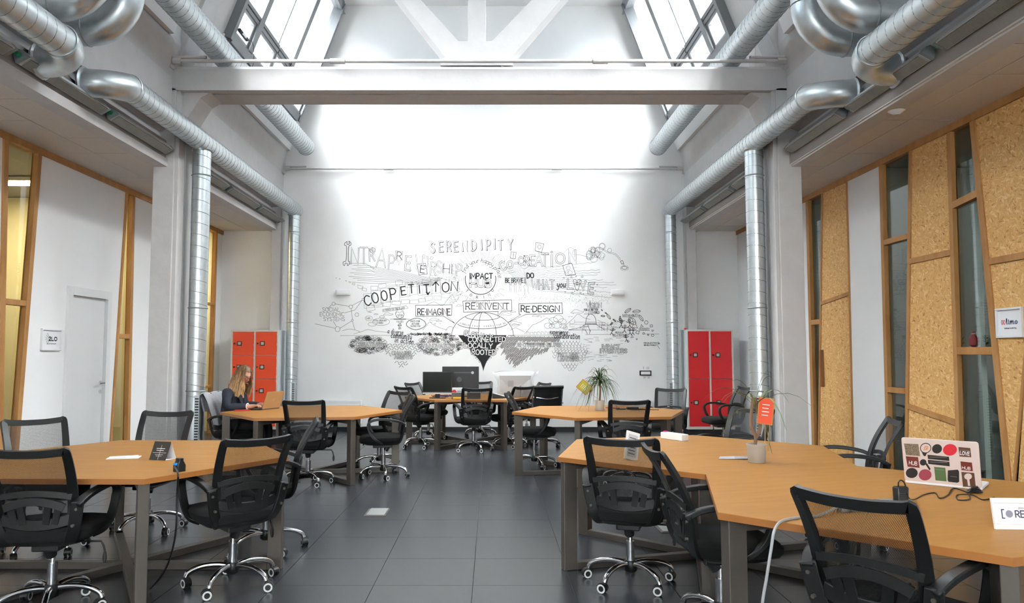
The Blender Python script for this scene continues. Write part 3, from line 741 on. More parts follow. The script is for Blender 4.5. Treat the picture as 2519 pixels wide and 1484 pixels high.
# smoke detector / small ceiling fixture in the right aisle
p = atz(2205, 268, CZ)
d = thing('smoke_detector', 'small white detector disc under the right aisle ceiling', 'detector', (p.x, p.y, CZ))
MB().lathe([(0.075, 0), (0.075, -0.02), (0.055, -0.035), (0.03, -0.05)], n=20).build('housing', M['white'], d, True)
MB().lathe([(0.03, -0.05), (0.028, -0.058), (0.01, -0.06)], n=14).build('sensor_cap', M['lightbody'], d, True)
# ------------------------------------------------------------------ hexagonal tables
TT, HS = 0.725, 1.045
TABLES = [(-2.38, 5.021, -0.7, 'hexagonal beech desk at front left with the black tent card'),
          (-2.103, 8.912, 8.2, 'hexagonal beech desk in the middle left where the woman works'),
          (-0.318, 11.897, 1.0, 'hexagonal beech desk at the back with two monitors'),
          (1.272, 8.936, 8.66, 'hexagonal beech desk in the middle right with the leafy pot plant'),
          (1.435, 5.282, 16.84, 'hexagonal beech desk at front right with the orange plant card'),
          (1.965, 3.560, 16.84, 'hexagonal beech desk nearest the camera with the stickered laptop')]
def hexpts(r, z, a0=0): return [(r * math.cos(a0 + k * PI / 3), r * math.sin(a0 + k * PI / 3), z) for k in range(6)]
def make_table():
    t = thing('hexagonal_desk', '', 'desk')
    MB().prism(hexpts(HS - 0.002, TT - 0.030), (0, 0, 0.030)).build('table_top', M['top'], t)
    eb = MB().loft([hexpts(HS - 0.0025, TT - 0.0305), hexpts(HS, TT - 0.0300), hexpts(HS, TT - 0.0012), hexpts(HS - 0.0025, TT - 0.0006)], caps=False).build('edge_band', M['edge'], t)
    for k in range(3):
        a = k * PI / 3; R = Matrix.Rotation(a, 4, 'Z'); r = HS - 0.075
        for s in (-1, 1):
            box(s * r - 0.045, s * r + 0.045, -0.03, 0.03, 0, TT - 0.031).xf(R).build('leg', M['steel'], t, bevel=0.004)
        e = k * 0.0006
        box(-r + 0.045, r - 0.045, -0.03, 0.03, 0.0, 0.045 + e).xf(R).build('floor_rail', M['steel'], t, bevel=0.003)
        box(-r + 0.045, r - 0.045, -0.025, 0.025, TT - 0.081 - e, TT - 0.031).xf(R).build('top_rail', M['steel'], t, bevel=0.003)
    return t
tbl = make_table()
for i, (x, y, a, lab) in enumerate(TABLES):
    o = tbl if i == 0 else copy_tree(tbl)
    o.location = (x, y, 0); o.rotation_euler = (0, 0, math.radians(a)); o['label'] = lab; o['group'] = 'hexagonal desks'

# ------------------------------------------------------------------ mesh-back task chairs
def by(x, z):      # surface of the backrest: y for given x, z (chair faces +Y)
    v = (z - 0.46) / 0.44
    return -0.195 - 0.07 * v - 0.095 * v * v + 0.018 * math.sin(v * PI) + 0.5 * x * x
def ztop(x): return 0.885 + 0.35 * x * x
def bw(z): return 0.172 + 0.026 * min(1, max(0, (z - 0.46) / 0.42)) ** 0.8
def make_chair():
    t = thing('office_chair', '', 'chair')
    # seat
    rings = []
    for z, w, d, r in ((0.40, 0.40, 0.40, 0.10), (0.408, 0.45, 0.44, 0.11), (0.435, 0.49, 0.47, 0.12), (0.462, 0.49, 0.47, 0.12), (0.478, 0.46, 0.44, 0.12), (0.484, 0.38, 0.36, 0.12)):
        rings.append([(x, y + 0.035, z + (-0.02 * max(0, (y - 0.12) / 0.12) ** 2 if y > 0.12 else 0)) for x, y in rrect(w, d, r, 5)])
    MB().loft(rings).build('seat', M['fabric'], t, True)
    rings = [[(x, y + 0.03, z) for x, y in rrect(w, d, 0.09, 4)] for z, w, d in ((0.375, 0.34, 0.34), (0.385, 0.38, 0.38), (0.402, 0.41, 0.41))]
    MB().loft(rings).build('seat_pan', M['black'], t, True)
    # back frame: perimeter bar
    per = []
    zs = [0.50, 0.56, 0.62, 0.68, 0.74, 0.80, 0.862]
    for z in zs: per.append((-bw(z), by(bw(z), z), z))
    xs = [-0.196, -0.175, -0.11, -0.05, 0.05, 0.11, 0.175, 0.196]
    for x in xs: per.append((x, by(x, ztop(x)), ztop(x)))
    for z in reversed(zs): per.append((bw(z), by(bw(z), z), z))
    mid = Vector((0, -0.2, 0.65))
    w = [0.05] * 5 + [0.042, 0.038] + [0.034] * 8 + [0.038, 0.042] + [0.05] * 5
    MB().sweep(catmull(per, 3), 0.040, 0.018, (0, 0, 0)) if False else None
    mb = MB(); pp = catmull(per, 3)
    n = len(pp); vs_ = []; fs = []
    for i, p in enumerate(pp):
        d = (pp[min(i + 1, n - 1)] - pp[max(i - 1, 0)]).normalized()
        nor = Vector((-1.9 * p.x * 0.9, 1, 0.22)).normalized(); nor = (nor - d * nor.dot(d)).normalized()
        sd = d.cross(nor); tt = i / (n - 1)
        ww = 0.056 - 0.016 * math.sin(tt * PI)
        for u, q_ in ((-1, -1), (1, -1), (1, 1), (-1, 1)): vs_.append(p + sd * (ww / 2 * u) + nor * (0.010 * q_))
    for i in range(n - 1):
        for k in range(4): fs.append((i * 4 + k, i * 4 + (k + 1) % 4, (i + 1) * 4 + (k + 1) % 4, (i + 1) * 4 + k))
    fs += [(3, 2, 1, 0), tuple((n - 1) * 4 + k for k in range(4))]
    mb.add(vs_, fs).build('back_frame', M['black'], t, True, bevel=0.004)
    # net stretched in the frame
    def net(u, v):
        z0 = 0.505; x = (u * 2 - 1)
        zt = ztop(0.2 * x) - 0.004; z = z0 + (zt - z0) * v
        xx = x * (bw(z) - 0.005); return (xx, by(xx, z) + 0.002, z)
    MB().grid(net, 10, 12).build('back_net', M['net'], t, True, fix=False)
    # middle rail, lumbar ribs, lower rail
    def rail(z, half, wd_, th, dz=0.0, dy=-0.012):
        pts = [(x, by(x, z) + dy, z + dz * (x / half) ** 2) for x in [half * k / 6 for k in range(-6, 7)]]
        return MB().sweep(pts, wd_, th, (0, 0, 1))
    rail(0.668, 0.185, 0.030, 0.012, -0.02, -0.006).build('middle_rail', M['black'], t, True)
    rail(0.628, 0.150, 0.040, 0.014, -0.035, -0.02).build('lumbar_arch', M['black'], t, True)
    rail(0.500, 0.175, 0.058, 0.022, 0.03, -0.012).build('lower_rail', M['black'], t, True, bevel=0.004)
    for x0, x1, w_ in ((-0.100, -0.128, 0.034), (-0.056, -0.074, 0.036), (0.056, 0.074, 0.036), (0.100, 0.128, 0.034)):
        pts = [(x0 + (x1 - x0) * k / 4, by(x0 + (x1 - x0) * k / 4, 0.505 + 0.03 * k) - 0.018, 0.505 + 0.030 * k) for k in range(5)]
        MB().sweep(pts, w_, 0.012, (1, 0, 0)).build('lumbar_rib', M['black'], t, True)
    # arms: plate from under the seat to the back, loop forward and down
    for s in (-1, 1):
        pl = [(s * 0.10, -0.10, 0.385), (s * 0.155, -0.165, 0.405), (s * 0.185, -0.195, 0.46), (s * 0.205, -0.212, 0.54), (s * 0.218, -0.228, 0.625)]
        MB().sweep(catmull(pl, 3), 0.062, 0.020, (1, 0.35, 0)).build('arm_plate', M['black'], t, True, bevel=0.004)
        lp = [(s * 0.216, -0.235, 0.605), (s * 0.240, -0.16, 0.645), (s * 0.262, -0.02, 0.668), (s * 0.264, 0.10, 0.664), (s * 0.262, 0.165, 0.628), (s * 0.256, 0.165, 0.560), (s * 0.250, 0.125, 0.480), (s * 0.235, 0.06, 0.425), (s * 0.19, 0.02, 0.402)]
        MB().sweep(catmull(lp, 4), 0.046, 0.027, (1, 0, 0)).build('armrest', M['black'], t, True, bevel=0.005)
        for z in (0.50, 0.585): MB().tube([(s * (0.198 + (z - 0.5) * 0.2), -0.238, z), (s * (0.198 + (z - 0.5) * 0.2), -0.222, z)], 0.008, 8).build('bolt', M['steel'], t, True)
    # mechanism, lever, gas lift
    box(-0.07, 0.07, -0.10, 0.12, 0.335, 0.378).build('tilt_mechanism', M['black'], t, bevel=0.008)
    MB().tube([(0, -0.02, 0.30), (0, -0.06, 0.36)], 0.03, 10).build('tension_knob', M['black'], t, True)
    lv = MB().tube([(0.05, 0.03, 0.36), (0.24, 0.03, 0.358), (0.255, 0.03, 0.33), (0.262, 0.03, 0.30)], 0.006, 6).build('lever', M['black'], t, True)
    MB().loft([[(0.262 + x * 0.6, 0.03 + y, 0.305 - k * 0.022) for x, y in rrect(w_, 0.014, 0.006, 2)] for k, w_ in enumerate((0.016, 0.034, 0.038, 0.02))]).build('lever_paddle', M['black'], lv, True)
    MB().tube([(0, 0, 0.23), (0, 0, 0.345)], 0.0145, 14).build('piston', M['chrome'], t, True)
    MB().tube([(0, 0, 0.115), (0, 0, 0.255)], 0.026, 16).build('gas_cylinder', mat('brushed_chrome', (0.42, 0.43, 0.45), 0.25, 1.0), t, True)
    MB().lathe([(0.030, 0.07), (0.040, 0.08), (0.042, 0.125), (0.034, 0.14)], n=16).build('hub', M['black'], t, True)
    for k in range(5):
        R = Matrix.Rotation(2 * PI * k / 5 + PI / 2, 4, 'Z')
        pts = [(0.025, 0, 0.118), (0.08, 0, 0.128), (0.15, 0, 0.126), (0.21, 0, 0.112), (0.255, 0, 0.088), (0.268, 0, 0.062)]
        MB().tube(catmull(pts, 4), 0.0155, 10).xf(R).build('base_arm', M['chrome'], t, True)
        ca = random.uniform(0, 2 * PI); Q = R @ Matrix.Translation((0.27, 0, 0)) @ Matrix.Rotation(ca, 4, 'Z')
        mb = MB().lathe([(0.010, 0.050), (0.010, 0.066)], n=8)
        for s in (-1, 1):
            W = Matrix.Rotation(PI / 2, 4, 'Y')
            mb.add([tuple(Vector((s * z, r * math.cos(2 * PI * j / 14) - 0.012, 0.028 + r * math.sin(2 * PI * j / 14)))) for r, z in ((0.027, 0.006), (0.027, 0.022), (0.016, 0.0225)) for j in range(14)],
                   [(a * 14 + j, a * 14 + (j + 1) % 14, (a + 1) * 14 + (j + 1) % 14, (a + 1) * 14 + j) for a in range(2) for j in range(14)] + [tuple(range(14)), tuple(range(28, 42))])
        mb.prism([(-0.018, -0.012 + 0.030 * math.cos(a_), 0.030 + 0.030 * math.sin(a_)) for a_ in [PI * (0.0 + k2 / 7) for k2 in range(8)]], (0.036, 0, 0))
        cs = mb.xf(Q).build('castor', M['black'], t, True)
        for s in (-1, 1):
            rg = MB().add([tuple(Vector((s * 0.0232, r * math.cos(2 * PI * j / 16) - 0.012, 0.028 + r * math.sin(2 * PI * j / 16)))) for r in (0.0262, 0.0165) for j in range(16)], [(j, (j + 1) % 16, 16 + (j + 1) % 16, 16 + j) for j in range(16)])
            rg.xf(Q).build('wheel_ring', M['rubberwhite'], cs)
    return t
CH = [  # x, y, facing (degrees clockwise from straight away), label
    (-2.41, 4.22, -5, 'black mesh office chair at bottom left seen from behind'),
    (-3.17, 5.42, 135, 'black mesh office chair behind front left desk before the white door'),
    (-2.73, 6.06, 180, 'black mesh office chair in front of the left grey column'),
    (-1.57, 4.66, -40, 'black mesh office chair in front of front left desk, beside the aisle'),
    (-1.62, 5.50, -103, 'black mesh office chair seen edge-on at right corner of front left desk'),
    (-3.10, 9.20, 100, 'black mesh office chair the woman sits on'),
    (-1.97, 8.19, -4, 'black mesh office chair in front of the middle left desk'),
    (-1.23, 8.66, -98, 'black mesh office chair seen edge-on at right of middle left desk'),
    (-1.40, 9.47, -140, 'black mesh office chair tucked behind right corner of middle left desk'),
    (-1.06, 11.36, 46, 'black mesh office chair at left side of back desk'),
    (-1.03, 12.45, 120, 'black mesh office chair behind the small monitor'),
    (-0.26, 10.98, -10, 'black mesh office chair in front of the back desk with monitors'),
    (-0.20, 12.80, 180, 'black mesh office chair behind the large monitor against mural wall'),
    (0.26, 11.44, -42, 'black mesh office chair at right of back desk before the plastic-wrapped box'),
    (0.58, 12.45, -115, 'black mesh office chair behind the plastic-wrapped box'),
    (0.53, 9.42, 98, 'black mesh office chair at left side of middle right desk'),
    (1.45, 8.22, 2, 'black mesh office chair in front of the middle right desk'),
    (2.38, 10.25, -158, 'black mesh office chair behind middle right desk beside the drop pipe'),
    (3.36, 11.0, -98, 'black mesh office chair in front of the red lockers'),
    (2.08, 6.60, -128, 'black mesh office chair behind the desk with the orange plant card'),
    (0.85, 4.70, 18, 'black mesh office chair at front right desk, left one of two seen from behind'),
    (1.17, 3.93, 88, 'black mesh office chair seen edge-on in the notch between two right desks'),
    (2.66, 5.70, -76, 'black mesh office chair before the white panel of right wall'),
    (1.50, 2.86, 50, 'black mesh office chair nearest the camera at bottom right'),
    (-3.33, 4.62, 62, 'black mesh office chair cut off by the left picture edge'),
]
chair0 = make_chair()
chairs = []
for i, (x, y, a, lab) in enumerate(CH):
    o = chair0 if i == 0 else copy_tree(chair0)
    o.location = (x, y, 0); o.rotation_euler = (0, 0, -math.radians(a)); o['label'] = lab; o['group'] = 'black mesh office chairs'
    chairs.append(o)
# vary the turn of each five-star base
for i, o in enumerate(chairs):
    R = Matrix.Rotation(random.uniform(0, 2 * PI), 4, 'Z')
    for ch in o.children:
        if ch.name.split('.')[0] in ('base_arm', 'castor'): ch.matrix_basis = R

# chrome conference chair with ribbed black back
def rib_chair(x, y, a):
    t = thing('conference_chair', 'chrome framed conference chair with ribbed black leather back', 'chair', (x, y, 0), -math.radians(a))
    prof = catmull([(0, 0.22, 0.44), (0, 0.05, 0.455), (0, -0.14, 0.45), (0, -0.22, 0.52), (0, -0.26, 0.70), (0, -0.31, 0.90)], 6)
    vs_ = MB(); rr = []
    for i, p in enumerate(prof): rr.append([(x_, p.y, p.z + (0.006 if i % 2 else 0)) for x_ in (-0.21, 0.21)])
    mb = MB(); n = len(prof)
    mb.add([v for r in rr for v in r], [(2 * i, 2 * i + 1, 2 * i + 3, 2 * i + 2) for i in range(n - 1)])
    o = mb.build('sling', mat('black_leather', (0.012, 0.012, 0.013), 0.35), t, True)
    md = o.modifiers.new('solid', 'SOLIDIFY'); md.thickness = 0.018
    for s in (-1, 1):
        MB().tube([(s * 0.225, p.y, p.z) for p in prof], 0.012, 8).build('side_rail', M['chrome'], t, True)
        MB().tube(catmull([(s * 0.225, -0.24, 0.66), (s * 0.29, -0.15, 0.665), (s * 0.295, 0.08, 0.66), (s * 0.285, 0.12, 0.58), (s * 0.23, 0.06, 0.45)], 5), 0.010, 8).build('armrest', M['chrome'], t, True)
    MB().tube([(-0.23, -0.325, 0.905), (0.23, -0.325, 0.905)], 0.026, 10).build('top_roll', M['black'], t, True)
    MB().tube(catmull([(-0.22, -0.275, 0.76), (-0.05, -0.30, 0.735), (0.05, -0.30, 0.735), (0.22, -0.275, 0.76)], 5), 0.009, 8).build('back_stretcher', M['chrome'], t, True)
    MB().tube([(-0.22, 0.0, 0.44), (0.22, 0.0, 0.44)], 0.012, 8).build('seat_stretcher', M['chrome'], t, True)
    MB().tube([(0, 0, 0.10), (0, 0, 0.43)], 0.022, 12).build('gas_cylinder', M['chrome'], t, True)
    for k in range(5):
        R = Matrix.Rotation(2 * PI * k / 5 + 0.3, 4, 'Z')
        MB().tube([(0.0, 0, 0.11), (0.2, 0, 0.10), (0.29, 0, 0.075)], [0.02, 0.016, 0.012], 8).xf(R).build('base_arm', M['chrome'], t, True)
        MB().tube([(0.30, -0.022, 0.028), (0.30, 0.022, 0.028)], 0.028, 12).tube([(0.29, 0, 0.028), (0.29, 0, 0.078)], 0.01, 6).xf(R).build('castor', M['black'], t, True)
rib_chair(0.76, 11.45, -14)

# ------------------------------------------------------------------ lockers
def lockers(x0, x1, y0, zt, rows, door_m, label, z0=0.08):
    t = thing('locker_unit', label, 'locker', ((x0 + x1) / 2, y0, 0)); w = (x1 - x0) / 2; dep = 0.46
    box(-w, w, 0.015, dep, z0, zt).build('body', M['lockgrey'], t, bevel=0.004)
    box(-w + 0.03, w - 0.03, 0.04, dep - 0.02, 0, z0).build('plinth', M['darkbox'], t)
    fr = 0.030
    for a, b, c, e in ((-w, -w + fr, z0, zt), (w - fr, w, z0, zt), (-fr / 2, fr / 2, z0 + fr, zt - fr), (-w + fr, w - fr, zt - fr, zt), (-w + fr, w - fr, z0, z0 + fr + 0.02)):
        box(a, b, 0.0, 0.016, c, e).build('front_frame', M['lockframe'], t, bevel=0.002)
    hgt = (zt - fr - z0 - fr - 0.02) / rows
    for ci, (a, b) in enumerate(((-w + fr, -fr / 2), (fr / 2, w - fr))):
        for r in range(rows):
            c = z0 + fr + 0.02 + r * hgt
            d = box(a + 0.003, b - 0.003, -0.004, 0.012, c + 0.003, c + hgt - 0.003).build('door', door_m, t, bevel=0.002)
            zc = c + hgt * 0.5
            if rows == 2: zc = c + hgt * (0.5 if r == 1 else 0.5)
            xl = a + 0.035
            MB().tube([(xl, -0.016, zc), (xl, -0.004, zc)], 0.014, 12).box(xl - 0.004, xl + 0.022, -0.022, -0.015, zc - 0.004, zc + 0.004).build('lock', M['black'], d)
            box(xl + 0.045, xl + 0.125, -0.008, -0.004, zc - 0.04, zc + 0.04).build('label_holder', M['black'], d)
            box(xl + 0.060, xl + 0.110, -0.0095, -0.0075, zc - 0.025, zc + 0.025).build('label_card', mat('label_card', (0.55, 0.54, 0.48), 0.6), d)
            for k in (0.1, 0.45, 0.9): box(b - 0.002, b + 0.006, -0.006, 0.006, c + hgt * k - 0.02, c + hgt * k + 0.02).build('hinge', M['lockframe'], d)
    return t
YL = 13.22
pa, pb_ = aty(569, 812, YL), aty(686, 812, YL)
lockers(pa.x, pb_.x, YL, pa.z, 4, M['lockorange'], 'grey locker unit with eight orange-red doors behind the woman')
pa, pb_ = aty(1688, 811, YL), aty(1803, 811, YL)
lockers(pa.x, pb_.x, YL, pa.z, 2, M['lockred'], 'grey locker unit with four tall red doors on the right')
box(-0.02, 0.02, -0.01, 0.01, 0, 0.03).build('alarm_box', mat('red_plastic', (0.5, 0.01, 0.01), 0.4))
o = bpy.data.objects['alarm_box']; p = aty(1686, 806, YL + 0.1); o.location = (p.x, p.y, aty(1688, 811, YL).z + 0.0)
tag(o, 'tiny red box standing on top of the red lockers', 'box')

# low convector heaters at the foot of the mural wall
for (xa, xb, ztp, lab) in ((783, 888, 986, 'white convector heater under mural wall behind middle left desk'), (1500, 1606, 986, 'white convector heater under mural wall behind middle right desk')):
    a, b = aty(xa, ztp, WY - 0.11), aty(xb, ztp, WY - 0.11)
    t = thing('convector_heater', lab, 'heater', ((a.x + b.x) / 2, WY - 0.06, 0)); w = (b.x - a.x) / 2
    zt = a.z
    box(-w, w, -0.05, 0.045, 0.14, zt).build('casing', M['white'], t, bevel=0.006)
    for s in (-1, 1): box(s * w * 0.8 - 0.02, s * w * 0.8 + 0.02, -0.04, 0.04, 0, 0.14).build('foot', M['white'], t)
    for k in range(3): box(-w + 0.03 + k * (2 * w - 0.06) / 3 + 0.005, -w + 0.03 + (k + 1) * (2 * w - 0.06) / 3 - 0.005, -0.054, -0.05, 0.18, zt - 0.06).build('front_panel', M['panel'], t)
    box(-w + 0.02, w - 0.02, -0.02, 0.02, zt, zt + 0.004).build('air_grille', M['lightbody'], t)

# emergency lights on the mural wall, wall socket frame
for (xa, xb, ya, yb, lab) in ((828, 862, 713, 727, 'small white emergency light on mural wall, left one'), (1502, 1535, 713, 727, 'small white emergency light on mural wall, right one')):
    a, b = aty(xa, ya, WY), aty(xb, yb, WY)
    t = thing('emergency_light', lab, 'light', ((a.x + b.x) / 2, WY, (a.z + b.z) / 2)); w, h_ = (b.x - a.x) / 2, (a.z - b.z) / 2
    box(-w, w, -0.05, -0.001, -h_, h_).build('housing', M['white'], t, bevel=0.008)
    box(-w + 0.02, w - 0.02, -0.056, -0.05, -h_ + 0.02, h_ - 0.02).build('diffuser', M['panel'], t, bevel=0.003)
a, b = aty(1573, 912, WY), aty(1602, 924, WY)
t = thing('wall_socket', 'long wall socket with thick black frame below the mural', 'socket', ((a.x + b.x) / 2, WY, (a.z + b.z) / 2)); w, h_ = (b.x - a.x) / 2, (a.z - b.z) / 2
box(-w, w, -0.02, -0.001, -h_, h_).build('black_frame', M['ink'], t, bevel=0.002)
box(-w + 0.022, w - 0.022, -0.024, -0.02, -h_ + 0.018, h_ - 0.018).build('cover_plate', M['white'], t)

# floor boxes
for lab, pts in (('grey hinged floor socket box in the aisle', [(895, 1271), (949, 1271), (958, 1253), (907, 1253)]), ('grey floor socket box under front right desk', [(1622, 1312), (1655, 1312), (1650, 1292), (1606, 1292)])):
    q4 = [atz(x, y, 0.0) for x, y in pts]; c = sum(q4, Vector()) / 4
    w = (q4[1] - q4[0]).length / 2; dd = (q4[3].y - q4[0].y) / 2
    t = thing('floor_box', lab, 'floor box', (c.x, c.y, 0))
    box(-w, w, -dd, dd, 0.0005, 0.005).build('rim', M['steel'], t)
    box(-w + 0.02, w - 0.012, -dd + 0.025, dd - 0.004, 0.0045, 0.010).build('lid', mat('floor_box_lid', (0.34, 0.36, 0.35), 0.4, 0.3), t)
# ------------------------------------------------------------------ single-stroke lettering
G = {}
def _g(s):
    for ln in s.strip().splitlines():
        k, w, rest = ln.split(' ', 2)
        strokes = []
        for st in rest.split('|'):
            st = st.strip(); cur = st.startswith('~'); st = st.lstrip('~')
            pts = [tuple(float(v) for v in p.split(',')) for p in st.split()]
            strokes.append((cur, pts))
        G[k] = (float(w), strokes)
_g('''
A .8 0,0 .4,1 .8,0|.16,.36 .64,.36
B .66 0,0 0,1|~0,1 .4,1 .55,.78 .4,.55 0,.53|~0,.53 .45,.53 .64,.27 .45,0 0,0
C .74 ~.7,.84 .4,1 .1,.85 0,.5 .1,.15 .4,0 .7,.16
D .72 0,0 0,1|~0,1 .35,.98 .66,.75 .7,.5 .66,.25 .35,.02 0,0
E .6 .6,1 0,1 0,0 .6,0|0,.52 .5,.52
F .6 .6,1 0,1 0,0|0,.52 .5,.52
G .78 ~.72,.84 .4,1 .1,.85 0,.5 .1,.15 .4,0 .7,.14 .74,.42|.74,.42 .42,.42
H .7 0,0 0,1|.7,0 .7,1|0,.5 .7,.5
I .08 .04,0 .04,1
J .5 ~.5,1 .5,.3 .4,.05 .2,0 .02,.18
K .66 0,0 0,1|.62,1 0,.45|.16,.58 .66,0
L .56 0,1 0,0 .56,0
M .9 0,0 .05,1 .45,.3 .85,1 .9,0
N .72 0,0 0,1 .72,0 .72,1
O .8 ~.4,1 .1,.85 0,.5 .1,.15 .4,0 .7,.15 .8,.5 .7,.85 .4,1
P .62 0,0 0,1|~0,1 .4,1 .6,.8 .6,.66 .4,.46 0,.45
Q .8 ~.4,1 .1,.85 0,.5 .1,.15 .4,0 .7,.15 .8,.5 .7,.85 .4,1|.5,.25 .85,-.05
R .66 0,0 0,1|~0,1 .4,1 .6,.8 .6,.68 .4,.48 0,.47|.3,.47 .66,0
S .62 ~.6,.86 .35,1 .08,.9 .05,.68 .3,.53 .55,.38 .58,.14 .32,0 .02,.14
T .7 0,1 .7,1|.35,1 .35,0
U .72 ~0,1 0,.35 .12,.08 .36,0 .6,.08 .72,.35 .72,1
V .76 0,1 .38,0 .76,1
W 1.0 0,1 .25,0 .5,.75 .75,0 1,1
X .7 0,0 .7,1|0,1 .7,0
Y .74 0,1 .37,.5 .74,1|.37,.5 .37,0
Z .66 0,1 .66,1 0,0 .66,0
2 .6 ~.02,.78 .15,.98 .45,.98 .58,.74 .4,.45 0,.02|0,0 .6,0
! .08 .04,1 .04,.32|.04,.1 .04,0
. .08 .04,.04 .04,-.02
- .36 0,.48 .36,.48
* .1 .05,.52 .05,.42
[ .26 .26,1 0,1 0,0 .26,0
] .26 0,1 .26,1 .26,0 0,0
a .5 ~.44,.5 .2,.56 .02,.35 .08,.06 .3,.05 .44,.3|~.45,.56 .44,.15 .55,0
b .46 ~0,1 0,.05|~0,.3 .15,.54 .4,.5 .46,.25 .3,.0 .04,.05
c .44 ~.42,.48 .22,.56 .02,.35 .06,.08 .25,0 .44,.1
d .5 ~.44,.5 .2,.56 .02,.35 .08,.06 .3,.05 .44,.3|~.46,1 .45,.15 .55,0
e .46 ~.03,.28 .38,.3 .4,.5 .2,.58 .02,.38 .06,.08 .25,0 .48,.12
f .36 ~.4,.9 .26,1 .16,.85 .14,-.3|0,.52 .34,.52
h .48 ~0,1 .01,0|~.01,.3 .2,.56 .38,.48 .42,.0 .5,0
i .16 ~.05,.54 .05,.1 .16,0|.06,.8 .06,.74
l .2 ~.05,.5 .14,.95 .04,1 .03,.2 .16,0
m .76 0,.54 .01,0|~.01,.35 .18,.56 .32,.5 .34,0|~.34,.35 .5,.56 .66,.5 .68,.05 .78,0
n .48 0,.54 .01,0|~.01,.33 .2,.56 .38,.5 .41,.05 .5,0
o .46 ~.22,.56 .03,.4 .04,.12 .2,0 .4,.1 .44,.38 .22,.56
p .46 ~0,.54 .02,-.4|~0,.35 .18,.56 .4,.5 .44,.22 .28,.0 .04,.06
r .36 0,.54 .02,0|~.02,.3 .15,.52 .36,.52
s .38 ~.36,.46 .2,.56 .05,.44 .2,.3 .35,.16 .18,0 .0,.08
t .36 ~.14,.9 .13,.12 .22,0 .36,.08|0,.58 .34,.58
u .48 ~0,.54 .02,.12 .18,0 .36,.12 .4,.3|~.42,.54 .42,.1 .52,0
v .42 0,.54 .2,0 .42,.54
w .66 0,.54 .16,0 .33,.45 .5,0 .66,.54
x .42 0,.54 .4,0|.42,.56 0,0
y .46 ~0,.54 .05,.2 .25,.12 .42,.3|~.44,.54 .42,-.1 .28,-.4 .05,-.3
''')
def layout(text, x, y, h, width=None, rot=0.0, gap=0.22, shear=0.0, sx=1.0, jit=0.0):
    """strokes in a y-down plane: baseline start (x, y), cap height h"""
    out = []; cx = 0.0; raw = []
    rnd = random.Random(hash(len(text)) + int(x))
    for ch in text:
        if ch == ' ': cx += 0.5; continue
        w, st = G.get(ch) or G[ch.upper()]
        dy = rnd.uniform(-jit, jit); sc = 1 + rnd.uniform(-jit, jit)
        for cur, pts in st:
            p = [Vector((cx + a + shear * b, b * sc + dy, 0)) for a, b in pts]
            raw.append(catmull(p, 4) if cur and len(p) > 2 else p)
        cx += w + gap
    tot = max(cx - gap, 0.01)
    k = (width / (tot * h)) if width else sx
    c, s = math.cos(math.radians(rot)), math.sin(math.radians(rot))
    for st in raw:
        out.append([(x + (p.x * h * k) * c + (p.y * h) * s, y + (p.x * h * k) * s - (p.y * h) * c) for p in st])
    return out
def ribbon(mb, pts, w, to3, layer=0):
    pts = [Vector((p[0], p[1])) for p in pts]
    q = [pts[0]]
    for p in pts[1:]:
        if (p - q[-1]).length > 1e-4: q.append(p)
    pts = q; n = len(pts)
    if n < 2: return
    closed = (pts[0] - pts[-1]).length < 1e-3
    L = []
    for i in range(n):
        if closed: a, b = pts[(i - 1) if i > 0 else n - 2], pts[(i + 1) if i < n - 1 else 1]
        else: a, b = pts[max(i - 1, 0)], pts[min(i + 1, n - 1)]
        d0 = (pts[i] - a); d1 = (b - pts[i])
        if d0.length < 1e-6: d0 = d1
        if d1.length < 1e-6: d1 = d0
        d0 = d0.normalized(); d1 = d1.normalized(); t = (d0 + d1)
        if t.length < 0.2: t = d1
        t = t.normalized(); nn = Vector((-t.y, t.x)); m = 1 / max(0.55, nn.dot(Vector((-d1.y, d1.x))))
        ext = Vector((0, 0))
        if not closed and i == 0: ext = -d1 * w / 2 * 0.8
        if not closed and i == n - 1: ext = d0 * w / 2 * 0.8
        L.append((pts[i] + ext + nn * (w / 2 * m), pts[i] + ext - nn * (w / 2 * m)))
    vs_ = [to3(p, layer) for pr in L for p in pr]
    mb.add(vs_, [(2 * i, 2 * i + 1, 2 * i + 3, 2 * i + 2) for i in range(n - 1)])

# ------------------------------------------------------------------ the mural on the back wall
mural = thing('wall_mural', 'black line-drawn mural of words, globe and mountains on the white back wall', 'mural', (0, WY, 2.6))
def w3(p, layer):
    a = aty(p.x, p.y, WY); return (a.x, -0.0016 - 0.0007 * layer, a.z - 2.6)
def draw(name, strokes, w=1.1, m='ink', layer=0, label=None):
    mb = MB()
    if m != 'wall' and w > 0.75: w = w * 1.10 + 0.12
    for s in strokes: ribbon(mb, s, w, w3, layer)
    o = mb.build(name, M[m], mural, fix=False)
    if label: o['label'] = label
    elif len(strokes) > 3 and not name.startswith('letter'): o['kind'] = 'stuff'
    return o
def fill(name, pts, m='ink', layer=0):
    mb = MB(); mb.add([w3(Vector(p), layer) for p in pts], [tuple(range(len(pts)))]); return mb.build(name, M[m], mural, fix=False)
def say(name): return 'lettering reading ' + name
def solid(text, x, y, h, width=None, w=1.4, **k): return draw('lettering', layout(text, x, y, h, width, **k), w, label=say(text))
def outline(text, x, y, h, width=None, w=3.4, wi=None, halo=0.0, **k):
    st = layout(text, x, y, h, width, **k)
    if halo: draw('lettering_ground', st, halo, 'wall', 1)
    o = draw('lettering', st, w, 'ink', 2, label=say(text)); draw('lettering_fill', st, wi or w - 1.5, 'wall', 3)
    return o
